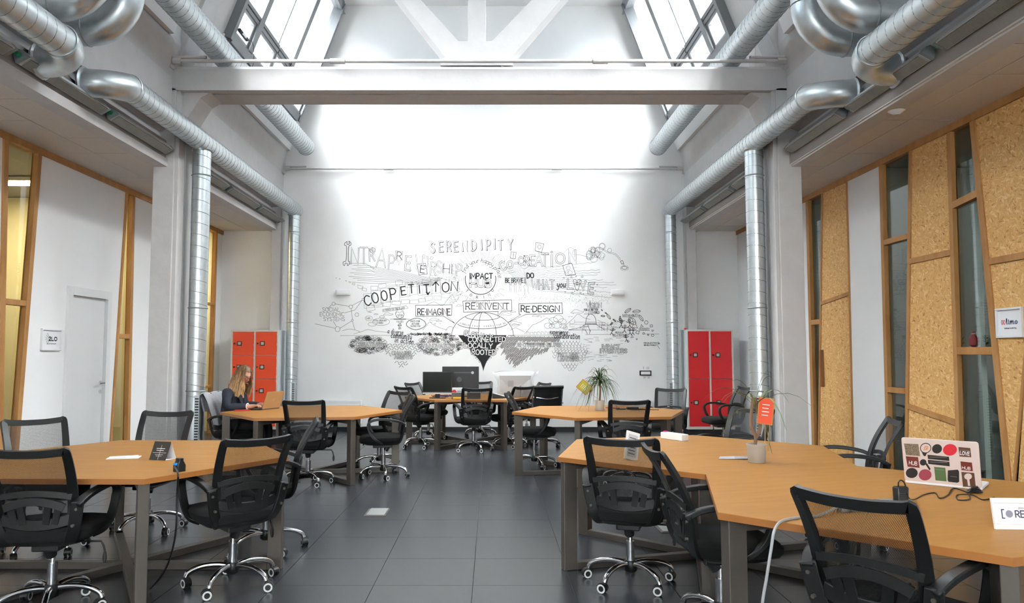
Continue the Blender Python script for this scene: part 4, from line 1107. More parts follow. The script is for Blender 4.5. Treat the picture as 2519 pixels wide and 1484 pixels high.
def ell(cx, cy, rx, ry, a0=0, a1=360, n=28, rot=0):
    c, s = math.cos(math.radians(rot)), math.sin(math.radians(rot)); out = []
    for k in range(n + 1):
        t = math.radians(a0 + (a1 - a0) * k / n); u, v = rx * math.cos(t), ry * math.sin(t)
        out.append((cx + u * c - v * s, cy + u * s + v * c))
    return out
def rect(x0, y0, x1, y1): return [(x0, y0), (x1, y0), (x1, y1), (x0, y1), (x0, y0)]
def sm(pts, n=5): return [(p.x, p.y) for p in catmull([Vector((a, b, 0)) for a, b in pts], n)]
def cA(x, y): return (770 + x / 4.123, 570 + y / 4.123)
def cB(x, y): return (1200 + x / 4.1227, 570 + y / 4.1227)
def pa_(l): return [cA(*p) for p in l]
def pb(l): return [cB(*p) for p in l]
rn = random.Random(5)
# --- sun and rays
cx, cy = 1182.0, 687.0
rays = []
for k in range(118):
    a = math.radians(k * 360 / 118 + rn.uniform(-1, 1)); up = math.sin(a) < -0.15
    r0 = 50 + rn.uniform(0, 8); r1 = r0 + (rn.choice((8, 14, 24, 34)) if up else rn.choice((5, 9, 14)))
    if abs(math.cos(a)) > 0.9: r0 += 4
    rays.append([(cx + r0 * math.cos(a), cy + r0 * math.sin(a) * 0.98), (cx + r1 * math.cos(a), cy + r1 * math.sin(a) * 0.98)])
draw('sun_rays', rays, 0.55, 'inkgrey')
far = []
for k in range(15):
    y0 = 655 + k * 4.0; x1 = 1420 + rn.uniform(-30, 60) + k * 4
    far.append([(1236 + k * 2, 668 + (k - 6) * 2.2), (1330, y0 + 4)] + [(1330 + (x1 - 1330) * j / 14, y0 + 4 + (k - 6) * j * 0.16 + (0.8 if j % 2 else -0.8)) for j in range(1, 15)])
draw('ray_lines', far, 0.5, 'inkgrey')
draw('sun_circle', [ell(cx, cy, 37.6, 37.6, -12, 192, 40)], 1.5); draw('sun_halo', [ell(cx, cy, 42.5, 44, -10, 28), ell(cx, cy, 42.5, 44, 152, 190)], 0.5, 'inkgrey')
solid('IMPACT', 1156, 685.5, 12.7, 55.6, 2.4); outline('HUB', 1157, 705.8, 16.5, 51, 4.6, 3.3)
for ch, x, y, r in zip('TORINO', (1145, 1155, 1171, 1190, 1202, 1211), (717, 728, 734.5, 734, 729, 718.5), (40, 24, 8, -4, -20, -40)): draw('lettering', layout(ch, x, y, 6.2, rot=r), 0.9)
# script along the arc
txt = 'find your happy place'; ang = 200.0; st = []
for ch in txt:
    if ch == ' ': ang += 5.5; continue
    w_, _ = G[ch]; rad = 41.5 if ang < 320 else 44
    a = math.radians(ang); st += layout(ch, cx + rad * math.cos(a), cy + rad * math.sin(a), 11.5, rot=ang + 90 - 360 + 4, shear=0.15)
    ang += w_ * 15.5 + 1.2
draw('lettering', st, 0.85, label=say(txt))
# --- SERENDIPITY, INTRAPRENEURSHIP, CO-CREATION
xs = (1060, 1081, 1099.5, 1117.5, 1138, 1160.5, 1184, 1197, 1216.5, 1226, 1250); ys = (622, 619.5, 618.5, 619, 618, 616.5, 614.5, 615, 612.5, 615, 614)
for ch, x, y in zip('SERENDIPITY', xs, ys):
    st = layout(ch, x, y, 24.5, sx=0.62, rot=-2); draw('lettering', [[(a + 0.8, b + 0.8) for a, b in s] for s in st], 3.2, 'inkgrey', 1); draw('lettering', st, 3.2, 'inkgrey', 2); draw('lettering_fill', st, 2.0, 'wall', 3)
for ch, x, y0, y1, r in (('N', 385, 165, 325, 3), ('T', 480, 160, 325, 0), ('R', 575, 175, 300, -3), ('A', 640, 170, 355, 5), ('P', 765, 240, 380, 4), ('N', 985, 240, 400, -4), ('U', 1115, 255, 370, -2), ('R', 1190, 310, 440, 4), ('S', 1262, 300, 420, -4), ('P', 1455, 330, 445, 6)):
    x, y = cA(x, y1); outline(ch, x, y, (y1 - y0) / 4.123, None, 3.0, 1.9, sx=0.62, rot=r)
for ch, x, y0, y1, r in (('E', 935, 250, 390, 4),):
    x, y = cA(x, y1); outline(ch, x, y, (y1 - y0) / 4.123, None, 4.0, 2.6, sx=0.6, rot=r)
x, y = cA(850, 280); solid('R', x, y, 18, None, 1.3, rot=3); draw('letter_card', [pa_([(835, 195), (910, 200), (905, 290), (885, 292), (870, 345), (862, 292), (833, 288), (835, 195)])], 0.7)
x, y = cA(1085, 415); solid('E', x, y, 18, None, 1.6, rot=8); draw('letter_card', [pa_([(1055, 330), (1140, 322), (1160, 430), (1075, 440), (1055, 330)])], 0.9)
x, y = cA(1318, 420); solid('HI', x, y, 22, None, 1.2, rot=4)
draw('pencil_drawing', [pa_([(1330, 315), (1318, 330), (1318, 410), (1325, 435), (1335, 410), (1335, 330), (1330, 315)]), pa_([(1410, 290), (1400, 360), (1425, 350), (1408, 455)]), pa_([(1445, 330), (1450, 440)])], 0.6)
draw('wrench_drawing', [sm(pa_([(345, 100), (322, 118), (322, 140), (340, 155), (335, 290), (310, 305), (305, 330), (318, 345), (328, 320), (348, 325), (350, 345), (368, 330), (370, 305), (358, 290), (362, 155), (382, 140), (385, 115), (365, 98), (368, 125), (345, 128), (345, 100)]))], 0.9)
draw('gear_drawing', [ell(*cA(605, 190), 6.5, 6.5), ell(*cA(605, 190), 2.6, 2.6), ell(*cA(1220, 335), 5.8, 6)], 0.8); draw('plug_drawing', [pa_([(1112, 235), (1112, 265), (1135, 270), (1135, 240), (1112, 235)]), pa_([(1185, 275), (1200, 250), (1222, 262), (1205, 285), (1185, 275)])], 0.7)
for ch, x, y0, y1, r, s in (('C', 140, 310, 400, -18, 0.8), ('O', 200, 300, 370, 0, 0.9), ('C', 318, 262, 340, -6, 0.8), ('R', 372, 250, 342, 0, 0.7), ('E', 432, 242, 340, 0, 0.75), ('A', 484, 228, 348, 0, 0.72), ('T', 548, 225, 350, 0, 0.7), ('I', 645, 240, 350, 0, 0.8), ('O', 690, 222, 322, 0, 1.1), ('N', 828, 192, 318, -3, 0.72)):
    x, y = cB(x, y1); outline(ch, x, y, (y1 - y0) / 4.1227, None, 4.2, 2.7, sx=s, rot=r)
draw('hyphen', [rect(*cB(272, 312), *cB(306, 330))], 0.8); draw('letter_dot', [ell(*cB(648, 208), 2.4, 2.4)], 0.9)
for pts_ in ([(235, 205), (287, 212), (280, 275), (228, 270), (235, 205)], [(490, 110), (568, 125), (545, 210), (480, 195), (490, 110)], [(760, 345), (850, 320), (890, 435), (790, 445), (760, 345)]): fill('letter_card_ground', pb(pts_)[:-1], 'wall', 4); draw('letter_card', [pb(pts_)], 0.9, 'ink', 5)
x, y = cB(258, 262); draw('lettering', layout('!', x, y, 10), 1.2, 'ink', 5); draw('bulb_drawing', [ell(*cB(522, 155), 4.2, 5)], 0.8, 'ink', 5)
draw('jigsaw_drawing', [ell(*cB(815, 370), 5, 5), ell(*cB(835, 415), 5, 4.5), ell(*cB(800, 410), 3.4, 3.4)], 0.7, 'ink', 5)
loops = [sm(pb([(770, 215), (830, 165), (870, 180), (860, 230), (950, 240), (1040, 270)]))]
for k in range(15): loops.append(ell(*cB(1010 + rn.uniform(0, 150), 180 + rn.uniform(0, 110)), rn.uniform(5, 13), rn.uniform(5, 12), rn.uniform(0, 360), rn.uniform(500, 720), 22))
loops += [ell(*cB(1160, 150), 8, 8), ell(*cB(1160, 148), 6, 6.5), ell(*cB(1235, 190), 5, 5), sm(pb([(1165, 180), (1215, 215), (1290, 235), (1340, 290)])), sm(pb([(1172, 172), (1220, 205), (1297, 225), (1350, 285)]))]
loops += [ell(*cB(110, 300), 15, 16, 150, 380), ell(*cB(370, 340), 9, 9), ell(*cB(485, 215), 8, 10, 60, 320), ell(*cB(325, 230), 4, 4)]
draw('cord_drawing', loops, 0.55, 'inkgrey')
draw('lamp_drawing', [pb([(1345, 300), (1365, 292), (1378, 320), (1358, 330), (1345, 300)]), ell(*cB(1385, 368), 6.5, 3.6), [cB(1375, 325), cB(1382, 350)]] + [[(cB(1385, 370)[0] + 9 * math.cos(a), cB(1385, 370)[1] + 6 * math.sin(a)), (cB(1385, 370)[0] + 10 * math.cos(a), cB(1385, 370)[1] + 6.8 * math.sin(a))] for a in [k * 0.42 for k in range(15)]], 0.8)
# --- wave lines, left
wv = []
for k in range(11):
    y0 = 648 + k * 4.6; x0 = 858 + 3.5 * ((k * 3) % 7); amp = 20 - k * 0.6
    wv.append(sm([(x0, y0), (x0 + 40, y0 + 1 + k * 0.2), (915 + k * 3, y0 + 8 - k * 0.5), (985, y0 + amp - k * 1.4), (1050, 682 + k * 2.2), (1090 - k * 2, 684 + k * 1.4)]))
draw('wave_lines', wv, 0.55)
# --- COOPETITION cards
cards = []
for ch, x, y0, y1, r, sc in (('C', 535, 655, 755, -14, 0.85), ('O', 610, 625, 728, -12, 0.75), ('O', 702, 603, 703, -10, 0.72), ('P', 795, 580, 690, -10, 0.85), ('E', 900, 562, 645, -8, 0.9), ('T', 975, 540, 625, -5, 0.9), ('I', 1080, 548, 625, -4, 0.9), ('T', 1128, 540, 620, -4, 0.9), ('O', 1310, 515, 612, 0, 0.9), ('N', 1400, 505, 598, 4, 0.95)):
    px, py = cA(x, y1); solid(ch, px, py, (y1 - y0) / 4.123, None, 2.3, rot=r, sx=sc)
    a, b, c, d = cA(x - 22, y0 - 22), cA(x + 78, y0 - 30), cA(x + 84, y1 + 12), cA(x - 14, y1 + 24); cards.append([a, b, c, d, a])
cards.append(pa_([(1190, 490), (1290, 500), (1298, 620), (1200, 630), (1190, 490)]))
draw('arrow_mark', [pa_([(1245, 610), (1245, 512)]), pa_([(1215, 545), (1245, 510), (1275, 545)]), pa_([(1165, 620), (1165, 640)]), pa_([(1148, 615), (1165, 640), (1184, 612)])], 2.0)
for k in range(22):
    x = 540 + k * 43 + rn.uniform(-12, 12); y = 600 - k * 6.0 + rn.uniform(-60, -10) if k % 2 else 720 - k * 5.5 + rn.uniform(0, 50)
    a = rn.uniform(-0.2, 0.2); w_, h_ = rn.uniform(70, 95), rn.uniform(35, 55); c, s = math.cos(a), math.sin(a)
    q4 = [cA(x + u * w_ * c - v * h_ * s, y + u * w_ * s + v * h_ * c) for u, v in ((0, 0), (1, 0), (1, 1), (0, 1), (0, 0))]; cards.append(q4)
for x, y, s in ((235, 470, 8), (272, 478, 10), (335, 498, 14), (372, 510, 20), (412, 530, 28), (480, 555, 55), (520, 580, 50)): cards.append(pa_([(x - s / 2, y - s / 4), (x + s / 2, y), (x + s / 2 - 3, y + s / 2), (x - s / 2 + 4, y + s / 3), (x - s / 2, y - s / 4)]))
draw('paper_cards', cards, 0.5, 'inkgrey')
# --- speech boxes
draw('speech_box', [pa_([(1040, 748), (1410, 742), (1405, 850), (1355, 852), (1438, 932), (1320, 855), (1042, 860), (1040, 748)])], 0.9)
solid('RE*IMAGINE', *cA(1062, 845), 15.5, 80, 1.7, jit=0.04)
draw('speech_box', [[cA(1520, 705), cB(240, 693), cB(243, 805), cB(145, 808), cB(100, 860), cB(105, 810), cA(1527, 817), cA(1520, 705)]], 0.9)
o = solid('RE*INVENT', 1146, 761, 15.5, 106, 1.5, jit=0.05)
st = []
for x in (1146, 1155, 1166, 1174, 1187, 1195, 1204, 1216, 1224, 1233, 1241, 1248): st.append([(x - 1.6, 761), (x + 1.8, 761)]); st.append([(x - 1.6, 745.6), (x + 1.8, 745.6)])
draw('serif', st, 0.8)
draw('speech_box', [pb([(315, 732), (752, 722), (757, 832), (390, 838), (205, 922), (335, 842), (317, 838), (315, 732)])], 0.9)
solid('RE*DESIGN', *cB(338, 815), 14.5, 94, 1.9, jit=0.05)
draw('kite_drawing', [pa_([(1360, 695), (1410, 635), (1500, 635), (1455, 710), (1360, 695), (1500, 635)]), pa_([(1410, 635), (1455, 710)]), sm(pa_([(1360, 695), (1310, 750), (1230, 715), (1150, 745)]))], 0.6)
# --- BE BRAVE / DO WHAT you LOVE
draw('banner_box', [rect(*cB(174, 468), *cB(372, 522))], 0.6); solid('BE BRAVE', *cB(180, 515), 9.5, 43, 1.4)
draw('figure_drawing', [sm(pb([(x - 14, 525), (x - 8, 545), (x - 8, 585), (x - 10, 610 + 8 * (i % 2))])) for i, x in enumerate((228, 278, 326))] + [sm(pb([(x + 14, 525), (x + 8, 545), (x + 8, 585), (x + 12, 610 + 8 * (i % 2))])) for i, x in enumerate((228, 278, 326))] + [ell(*cB(x, 530), 2, 2.2) for x in (228, 278, 326)], 0.6)
draw('hand_drawing', [sm(pb([(372, 640), (378, 590), (362, 560), (380, 540), (385, 505), (395, 540), (410, 565), (405, 600), (418, 630)])), [cB(378, 410), cB(382, 500)]], 0.7)
for i, ch in enumerate('AND'): draw('lettering', layout(ch, *cB(374, 478 + i * 22), 3.4), 0.6)
solid('DO', *cB(398, 472), 12, 16.5, 2.2, rot=-3)
outline('WHAT', *cB(446, 583), 22, 55, 3.4, 1.9); solid('you', *cB(700, 565), 16, 21, 1.7, shear=0.2)
outline('L', *cB(812, 580), 23, None, 4.2, 2.6, sx=0.9); outline('V', *cB(940, 592), 22, None, 4.2, 2.6, sx=0.75)
outline('E', *cB(1022, 622), 23, None, 4.6, 2.9, sx=0.8, rot=4)
draw('heart_drawing', [sm(pb([(905, 505), (885, 485), (866, 500), (878, 545), (907, 600), (930, 545), (945, 500), (925, 484), (905, 505)])), ell(*cB(905, 528), 6.5, 3.2), ell(*cB(905, 528), 2.4, 2.4)], 0.8)
stars = []
for x, y, s in ((772, 470, 3), (848, 463, 4), (895, 455, 2), (957, 457, 4), (855, 625, 4), (940, 622, 3), (1085, 515, 1.5), (1110, 540, 2), (785, 612, 2), (880, 606, 1.5), (970, 632, 1.5), (1090, 598, 1.2)):
    X, Y = cB(x, y); stars.append([(X + s * math.cos(-PI / 2 + k * 4 * PI / 5), Y + s * math.sin(-PI / 2 + k * 4 * PI / 5)) for k in range(6)])
draw('star_marks', stars, 0.6)
dots = []
for k in range(420):
    x, y = cB(rn.uniform(260, 1230), rn.gauss(680, 38))
    dots.append([(x, y), (x + 0.7, y + 0.3)])
draw('stipple_dots', dots, 0.55, 'inkgrey')
# --- globe, cone, horizon
gl = [ell(1187, 826, 76, 57, 180, 360, 40), ell(1187, 826, 34, 57, 180, 360), ell(1187, 826, 10, 57, 180, 270), ell(1187, 779, 42, 9, 0, 180), ell(1187, 795, 62, 14, 10, 170), [(1108, 826), (1120, 826)], [(1250, 826), (1266, 826)]]
draw('globe_drawing', gl, 0.9)
st = []
for i, ch in enumerate('A WORLD THAT WORKS FOR ALL'):
    if ch == ' ': continue
    t = math.radians(160 - i * 5.6); st += layout(ch, 1187 + 60 * math.cos(t), 791 + 14 * math.sin(t), 3.6, rot=-math.degrees(math.atan2(14 * math.cos(t), 60 * math.sin(t))) * 1.0, sx=0.7)
draw('lettering', st, 0.55, label=say('A WORLD THAT WORKS FOR ALL'))
fill('cone_shape', [(1127, 825), (1246, 825), (1240, 838), (1222, 850), (1216, 866), (1204, 880), (1197, 890), (1191, 905), (1189, 914), (1187, 905), (1182, 890), (1172, 878), (1158, 866), (1154, 852), (1140, 842)], 'ink', 1)
for t_, x, y, h_, w_, r in (('GLOBALLY', 1141, 826, 12.5, 70, 10), ('CONNECTED', 1152, 842, 11.5, 92, -1), ('LOCALLY', 1143, 855, 12, 68, 2), ('ROOTED', 1161, 872, 12, 58, 2)):
    st = layout(t_, x, y, h_, w_, rot=r, jit=0.06); draw('lettering', st, 3.4, 'ink', 2); o = draw('lettering', st, 2.0, 'wall', 3); o['label'] = 'white ' + say(t_)
st = []
for k in range(70):
    x = rn.uniform(1140, 1240); st.append([(x, 826 + rn.uniform(0, 3)), (x + rn.uniform(-2, 2), 828 + rn.uniform(0, 6))])
for k in range(60):
    t = rn.random(); s_ = rn.choice((-1, 1)); x = 1189 + s_ * (6 + 38 * (1 - t)); y = 846 + 46 * t + rn.uniform(-4, 4); st.append([(x, y), (x + s_ * rn.uniform(1, 3), y + rn.uniform(0, 1.5))])
draw('cone_scratches', st, 0.7)
draw('horizon_line', [[(837, 826), (1000, 825)], [(1255, 825.5), (1420, 824)], [(1440, 823.5), (1500, 823)], [(1580, 822), (1621, 822)], sm([(870, 822), (890, 816), (905, 811), (925, 815), (955, 818)]), sm([(842, 814), (860, 810), (880, 814), (886, 818)])], 0.6)
gr = []
for k in range(150):
    x = rn.uniform(1010, 1106); y = 824 + rn.uniform(-2.5, 1.5); gr.append([(x, y), (x + rn.uniform(-2, 3), y - rn.uniform(1, 4))])
draw('grass_drawing', gr, 0.9)
draw('mountain_drawing', [sm([(1040, 812), (1052, 798), (1057, 792), (1064, 798), (1080, 806), (1100, 812)], 3), sm([(1095, 815), (1106, 803), (1116, 808)], 3), [(1290, 822), (1310, 800), (1318, 797), (1332, 790), (1345, 782), (1352, 786), (1362, 796)], sm([(1392, 800), (1410, 784), (1422, 773), (1436, 782), (1452, 786)], 3), [(1256, 812), (1268, 806), (1290, 817)], [(1470, 788), (1490, 796), (1500, 804)]], 0.6)
cl = []
for x, y, s in ((1245, 773, 14), (1268, 795, 15), (1268, 800, 10), (1318, 777, 9), (1420, 767, 16), (1443, 772, 6), (955, 773, 12), (925, 773, 5), (985, 775, 5), (910, 768, 4), (1068, 786, 12), (1080, 790, 7), (1130, 752, 8), (1112, 745, 6), (1262, 767, 7)):
    cl.append(sm([(x - s, y + s * .2), (x - s * .5, y - s * .25), (x, y - s * .3), (x + s * .4, y - s * .1), (x + s, y), (x + s * .6, y + s * .25), (x, y + s * .2), (x - s, y + s * .2)], 4))
draw('cloud_drawing', cl, 0.55, 'inkgrey')
bd = []
for k in range(16):
    x, y = rn.choice(((1055, 785), (1070, 795), (1245, 780), (1250, 786), (1330, 776), (1400, 776), (1085, 778)));  x += rn.uniform(-14, 14); y += rn.uniform(-5, 5); bd.append([(x - 2, y - 1), (x, y + 0.8), (x + 2, y - 1)])
draw('bird_marks', bd, 0.5, 'inkgrey')
# --- network, left
nd = [(820.5, 747.7, 4), (863, 755, 4.5), (830.6, 810, 6.2), (867, 788, 2.4), (893, 737, 2.6), (878, 774.5, 4.5)]
draw('network_drawing', [ell(x, y, r, r) for x, y, r in nd] + [[(816, 750), (806, 760)], [(824, 748), (859, 754)], [(866, 752), (891, 739)], [(864, 760), (867, 786)], [(865, 790), (836, 808)], [(825, 808), (775, 797)], [(867, 791), (873, 812)], [(820, 791), (828, 804)], [(848, 770), (873, 763), (890, 740)]], 0.7)
for i, t_ in enumerate(('SOCIAL', 'ECONOMIC', 'SYSTEMS')): draw('lettering', layout(t_, (793, 787, 796)[i], (766.5, 778, 790)[i], 9.5, (43, 60, 52)[i]), 0.75, label=say(t_))
# --- small drawings, left centre
x, y = cA(712, 808); solid('A WINDOW ON THE PLANET', x, y, 5.2, 54, 0.6, rot=-6); draw('banner_box', [pa_([(705, 790), (945, 752), (965, 775), (945, 782), (710, 815), (705, 790)])], 0.5)
draw('boy_drawing', [ell(*cA(880, 835), 10.5, 11), ell(*cA(860, 858), 3, 3), ell(*cA(905, 860), 3, 3), sm(pa_([(835, 840), (850, 815), (880, 822), (905, 812), (925, 840)])), [cA(780, 888), cA(980, 888)]] + [ell(*cA(825 + k * 14, 888), 1.4, 1) for k in range(9)], 0.6)
for i, (t_, w_) in enumerate((('VALUES', 17), ('WE', 6), ('BREATHE', 9), ('ALL', 6), ('DAY', 6))):
    x, y = cA(880, 922 + i * 17); draw('lettering', layout(t_, x - w_ / 2, y, 4.6 if i == 0 else 2.6, w_), 0.55)
draw('speech_bubble', [ell(*cA(565, 880), 9, 6), ell(*cA(690, 915), 21, 9), ell(*cA(600, 940), 10, 5), ell(*cA(700, 865), 6, 3)], 0.6, 'inkgrey')
for t_, x, y, w_ in (('EXTRA ORDINARY', 612, 910, 33), ('STORIES', 645, 935, 16), ('CASES', 540, 888, 10)): draw('lettering', layout(t_, *cA(x, y), 4, w_), 0.55)
draw('speech_bubble', [sm([(1040 + (24 + rn.uniform(-1.5, 1.5)) * math.cos(t) - 16, 797 + (13.5 + rn.uniform(-1, 1)) * math.sin(t)) for t in [k * 2 * PI / 14 for k in range(15)]], 3)], 1.0)
for t_, x, y, w_ in (('WHATS YOUR', 985, 918, 24), ('NETWORK', 1000, 945, 19), ('SAYING YOU', 990, 968, 24)): draw('lettering', layout(t_, *cA(x, y), 4.2, w_), 0.6)
# script captions
for t_, x, y, h_, w_, wd__ in (('a diverse', 755, 1030, 12, 38, 1.0), ('community', 790, 1075, 15, 50, 1.2), ('in action', 828, 1122, 13, 46, 1.1)): draw('lettering', layout(t_, *cA(x, y), h_, w_, rot=6, shear=0.15), wd__, label=say(t_))
for t_, x, y, h_, w_, wd__ in (('experience', 628, 1038, 12, 44, 1.0), ('collaboration', 675, 1082, 15, 62, 1.2)): draw('lettering', layout(t_, *cB(x, y), h_, w_, rot=2, shear=0.15), wd__, label=say(t_))
# --- pebbles
def pebbles(cx_, cy_, rx, ry, n, hole):
    out = []
    for k in range(n * 4):
        if len(out) >= n: break
        u, v = rn.uniform(-1, 1), rn.uniform(-1, 1)
        if u * u + v * v > 1: continue
        x, y = cx_ + u * rx, cy_ + v * ry
        if abs(x - cx_) < hole[0] and abs(y - cy_ - hole[2]) < hole[1]: continue
        s = rn.uniform(1.3, 3.8) * (1 if rn.random() > 0.15 else 1.7); out.append(ell(x, y, s * 1.3, s * 0.85, 0, 360, 9, rn.uniform(-20, 20)))
    return out
draw('pebble_drawing', pebbles(905, 848, 44, 22, 150, (35, 5.5, -1)), 0.6); draw('pebble_drawing', pebbles(1083, 849, 56, 26, 170, (38, 5.5, 1)), 0.6)
outline('CREATIVES', *cA(437, 1163), 8.6, 65, 2.4, 1.35, 5.0); outline('INNOVATORS', *cA(1145, 1178), 8.6, 71, 2.4, 1.35, 5.0)
# --- basket weave wedge
bk = []
for j in range(11):
    y = 848 + j * 5.4; half = 62 - j * 5.4
    for i in range(int(half / 3.2)):
        x = 992 - half + i * 6.4 + (3.2 if j % 2 else 0)
        if 962 < x < 1015 and 862 < y < 886: continue
        d = 2.0 if (i + j) % 2 else -2.0; bk.append([(x - 2, y - d), (x + 2, y + d)])
draw('weave_hatching', bk, 0.8); outline('CHANGE', *cA(800, 1250), 8.6, 47, 2.4, 1.35, 5.0); outline('AGENTS', *cA(828, 1290), 8.6, 43, 2.4, 1.35, 5.0)
# --- diagonal hatching wedge
hs = []
for k in range(62):
    x = 1243 + k * 2.25; t = k / 61.0; top = 828; bot = 852 + 46 * (1 - abs(t - 0.38) / 0.62) if t > 0.38 else 852 + 46 * (t / 0.38) ** 0.8
    y = top + rn.uniform(0, 2)
    while y < bot - 5:
        ln = rn.uniform(9, 16)
        if not (1272 < x - (y - 828) * 0.45 < 1378 and 842 < y + 5 < 856): hs.append([(x - (y - 828) * 0.45, y), (x - (y - 828) * 0.45 - ln * 0.5, y + ln)])
        y += ln + 1.5
draw('slanted_hatching', hs, 0.95); outline('ENTREPRENEURS', *cB(303, 1166), 8.6, 105, 2.4, 1.35, 5.0)
# --- scales
sc_ = []
for j in range(12):
    y = 838 + j * 6.2; half = (22, 30, 36, 40, 42, 42, 40, 36, 30, 22, 14, 7)[j]
    i = -half + (4 if j % 2 else 0)
    while i < half:
        x = 1404 + i
        if not (1368 < x < 1426 and 868 < y < 890): sc_.append(ell(x, y, 4.0, 6.2, 0, 180, 8))
        i += 8
draw('scale_drawing', sc_, 0.6); outline('THOUGHT', *cB(703, 1266), 8.8, 53, 2.4, 1.35, 5.0); outline('LEADERS', *cB(712, 1312), 8.8, 51, 2.4, 1.35, 5.0)
# --- water lines
wl_ = []
for k in range(70):
    y = 827 + rn.uniform(0, 62); x = 1432 + rn.uniform(0, 110) * (1 - abs(y - 850) / 120); 
    if 1473 < x < 1545 and 846 < y < 870: continue
    wl_.append([(x, y), (x + rn.uniform(4, 14), y + rn.uniform(-0.4, 0.4))])
draw('water_lines', wl_, 0.5); outline('IMPACT', *cB(1158, 1186), 9.5, 43, 2.5, 1.35, 5.0); outline('INVESTORS', *cB(1137, 1230), 9.5, 66, 2.5, 1.35, 5.0)
# --- domed building, skyline, vision
draw('dome_drawing', [ell(1453.5, 793, 12.5, 20, 180, 360), [(1440, 793), (1467, 793)], [(1440, 797), (1467, 797)], rect(1440, 793, 1467, 798), [(1441, 798), (1428, 806), (1398, 812), (1487, 812), (1478, 806), (1466, 798)], [(1440, 812), (1445, 822)], [(1452, 812), (1450, 822)], [(1452, 772), (1451.5, 740)], [(1448, 774), (1452, 742), (1456, 774)], [(1446, 800), (1452, 816)]], 0.8)
sk = []
for k in range(34):
    x = rn.choice((rn.uniform(1400, 1440), rn.uniform(1465, 1512))); y = rn.uniform(792, 812); sk.append([(x, y), (x + rn.uniform(5, 20), y)]); 
    if k % 2: sk.append([(x, y - 6), (x, y + rn.uniform(2, 10))])
for x in range(1296, 1400, 9): sk.append([(x, 823), (x, 818 - rn.uniform(0, 3)), (x + 6, 818), (x + 6, 823)])
draw('skyline_drawing', sk, 0.5, 'inkgrey')
draw('talk_bubbles', [ell(*cB(x, y), r, r * 0.75) for x, y, r in ((610, 955, 9), (665, 905, 11), (715, 885, 12), (755, 915, 10), (700, 945, 12), (760, 955, 8), (650, 960, 7))] + [ell(*cB(785, 975), 5, 5), pb([(775, 975), (783, 985), (798, 965)])], 0.6, 'inkgrey')
outline('V', *cB(1002, 772), 11.5, None, 2.2, 1.2, sx=0.8); outline('SION', *cB(1048, 772), 11.5, 25, 2.2, 1.2)
for t_, x, y, w_ in (('FOR A', 978, 805, 12), ('BETTER', 1050, 803, 16), ('WORLD', 1062, 832, 17)): draw('lettering', layout(t_, *cB(x, y), 5.2, w_), 0.8)
# --- leaves, people, shapes at right
lv = []
for x, y, s, r in ((1157, 797, 2, 40), (1197, 827, 2.5, 20), (1167, 856, 5, 5), (1225, 862, 7.5, 55), (1283, 900, 4.5, 40), (1252, 936, 4.5, -45), (1340, 880, 5.5, 95), (1360, 915, 5, 100), (1420, 802, 9, -35), (1508, 810, 9.5, -5), (1553, 877, 9, 55)):
    X, Y = cB(x, y); lv.append(ell(X, Y, s, s * 0.38, 0, 360, 14, r)); c, q2 = math.cos(math.radians(r)), math.sin(math.radians(r)); lv.append([(X - s * c, Y - s * q2), (X + s * c, Y + s * q2)])
draw('leaf_drawing', lv, 0.8)
pe = []
for x, y, s, l in ((1345, 925, 20, 8), (1390, 985, 16, -4), (1435, 930, 18, 4), (1440, 1010, 14, 2), (1475, 1010, 14, -4), (1265, 1010, 14, -9), (1400, 1080, 14, 7)):
    X, Y = cB(x, y); s = s / 4; l = l / 4
    pe += [[(X, Y - s), (X + l, Y + s)], [(X + l, Y + s), (X + l - s, Y + 2.6 * s)], [(X + l, Y + s), (X + l + s, Y + 2.6 * s)], [(X - 1.8 * s, Y - 0.9 * s), (X, Y - 0.2 * s), (X + 2.0 * s, Y - 1.1 * s)], ell(X - l * .3, Y - 1.6 * s, 0.6 * s, 0.7 * s, 0, 360, 8)]
draw('people_drawing', pe, 1.1)
sh = [ell(*cB(1607, 922), 4.3, 4.3), ell(*cB(1580, 1032), 2.3, 2.3), ell(*cB(1671, 1052), 3, 3), ell(*cB(1422, 1113), 2.4, 2.4), rect(*cB(1647, 947), *cB(1670, 967)), pb([(1500, 1030), (1510, 1003), (1537, 1012), (1528, 1040), (1500, 1030)]), pb([(1460, 975), (1490, 910), (1518, 978), (1460, 975)]), pb([(1548, 972), (1557, 942), (1577, 965), (1548, 972)]), pb([(1662, 998), (1685, 1002), (1668, 1015), (1662, 998)]), pb([(1450, 1078), (1462, 1050), (1476, 1072), (1450, 1078)]), pb([(1503, 1088), (1517, 1087), (1510, 1100), (1503, 1088)]), pb([(1618, 1052), (1620, 1042), (1632, 1043), (1632, 1055), (1618, 1052)]), ell(*cB(1470, 910), 6, 10, 0, 360, 20, -35), ell(*cB(1450, 905), 5, 9, 0, 360, 20, -25)]
draw('shape_drawing', sh, 0.8)
for t_, x, y, w_, h_ in (('SUSTAINABILITY', 1365, 860, 38, 5), ('DIVERSITY', 1536, 999, 25, 4.8), ('HUMAN', 1293, 1034, 18, 4.8), ('RELATIONSHIPS', 1268, 1060, 37, 4.8), ('VISUALIZATION by', 1578, 1136, 40, 3), ('BENEATHME.IT', 1584, 1158, 31, 3)): draw('lettering', layout(t_, *cB(x, y), h_, w_), 0.75, label=say(t_))
draw('underline', [[cB(1365, 866), cB(1520, 866)], [cB(1536, 1005), cB(1640, 1003)], [cB(1266, 1068), cB(1420, 1070)], sm(pb([(1725, 1120), (1735, 1135), (1720, 1150), (1730, 1170), (1742, 1188)]))], 0.7)
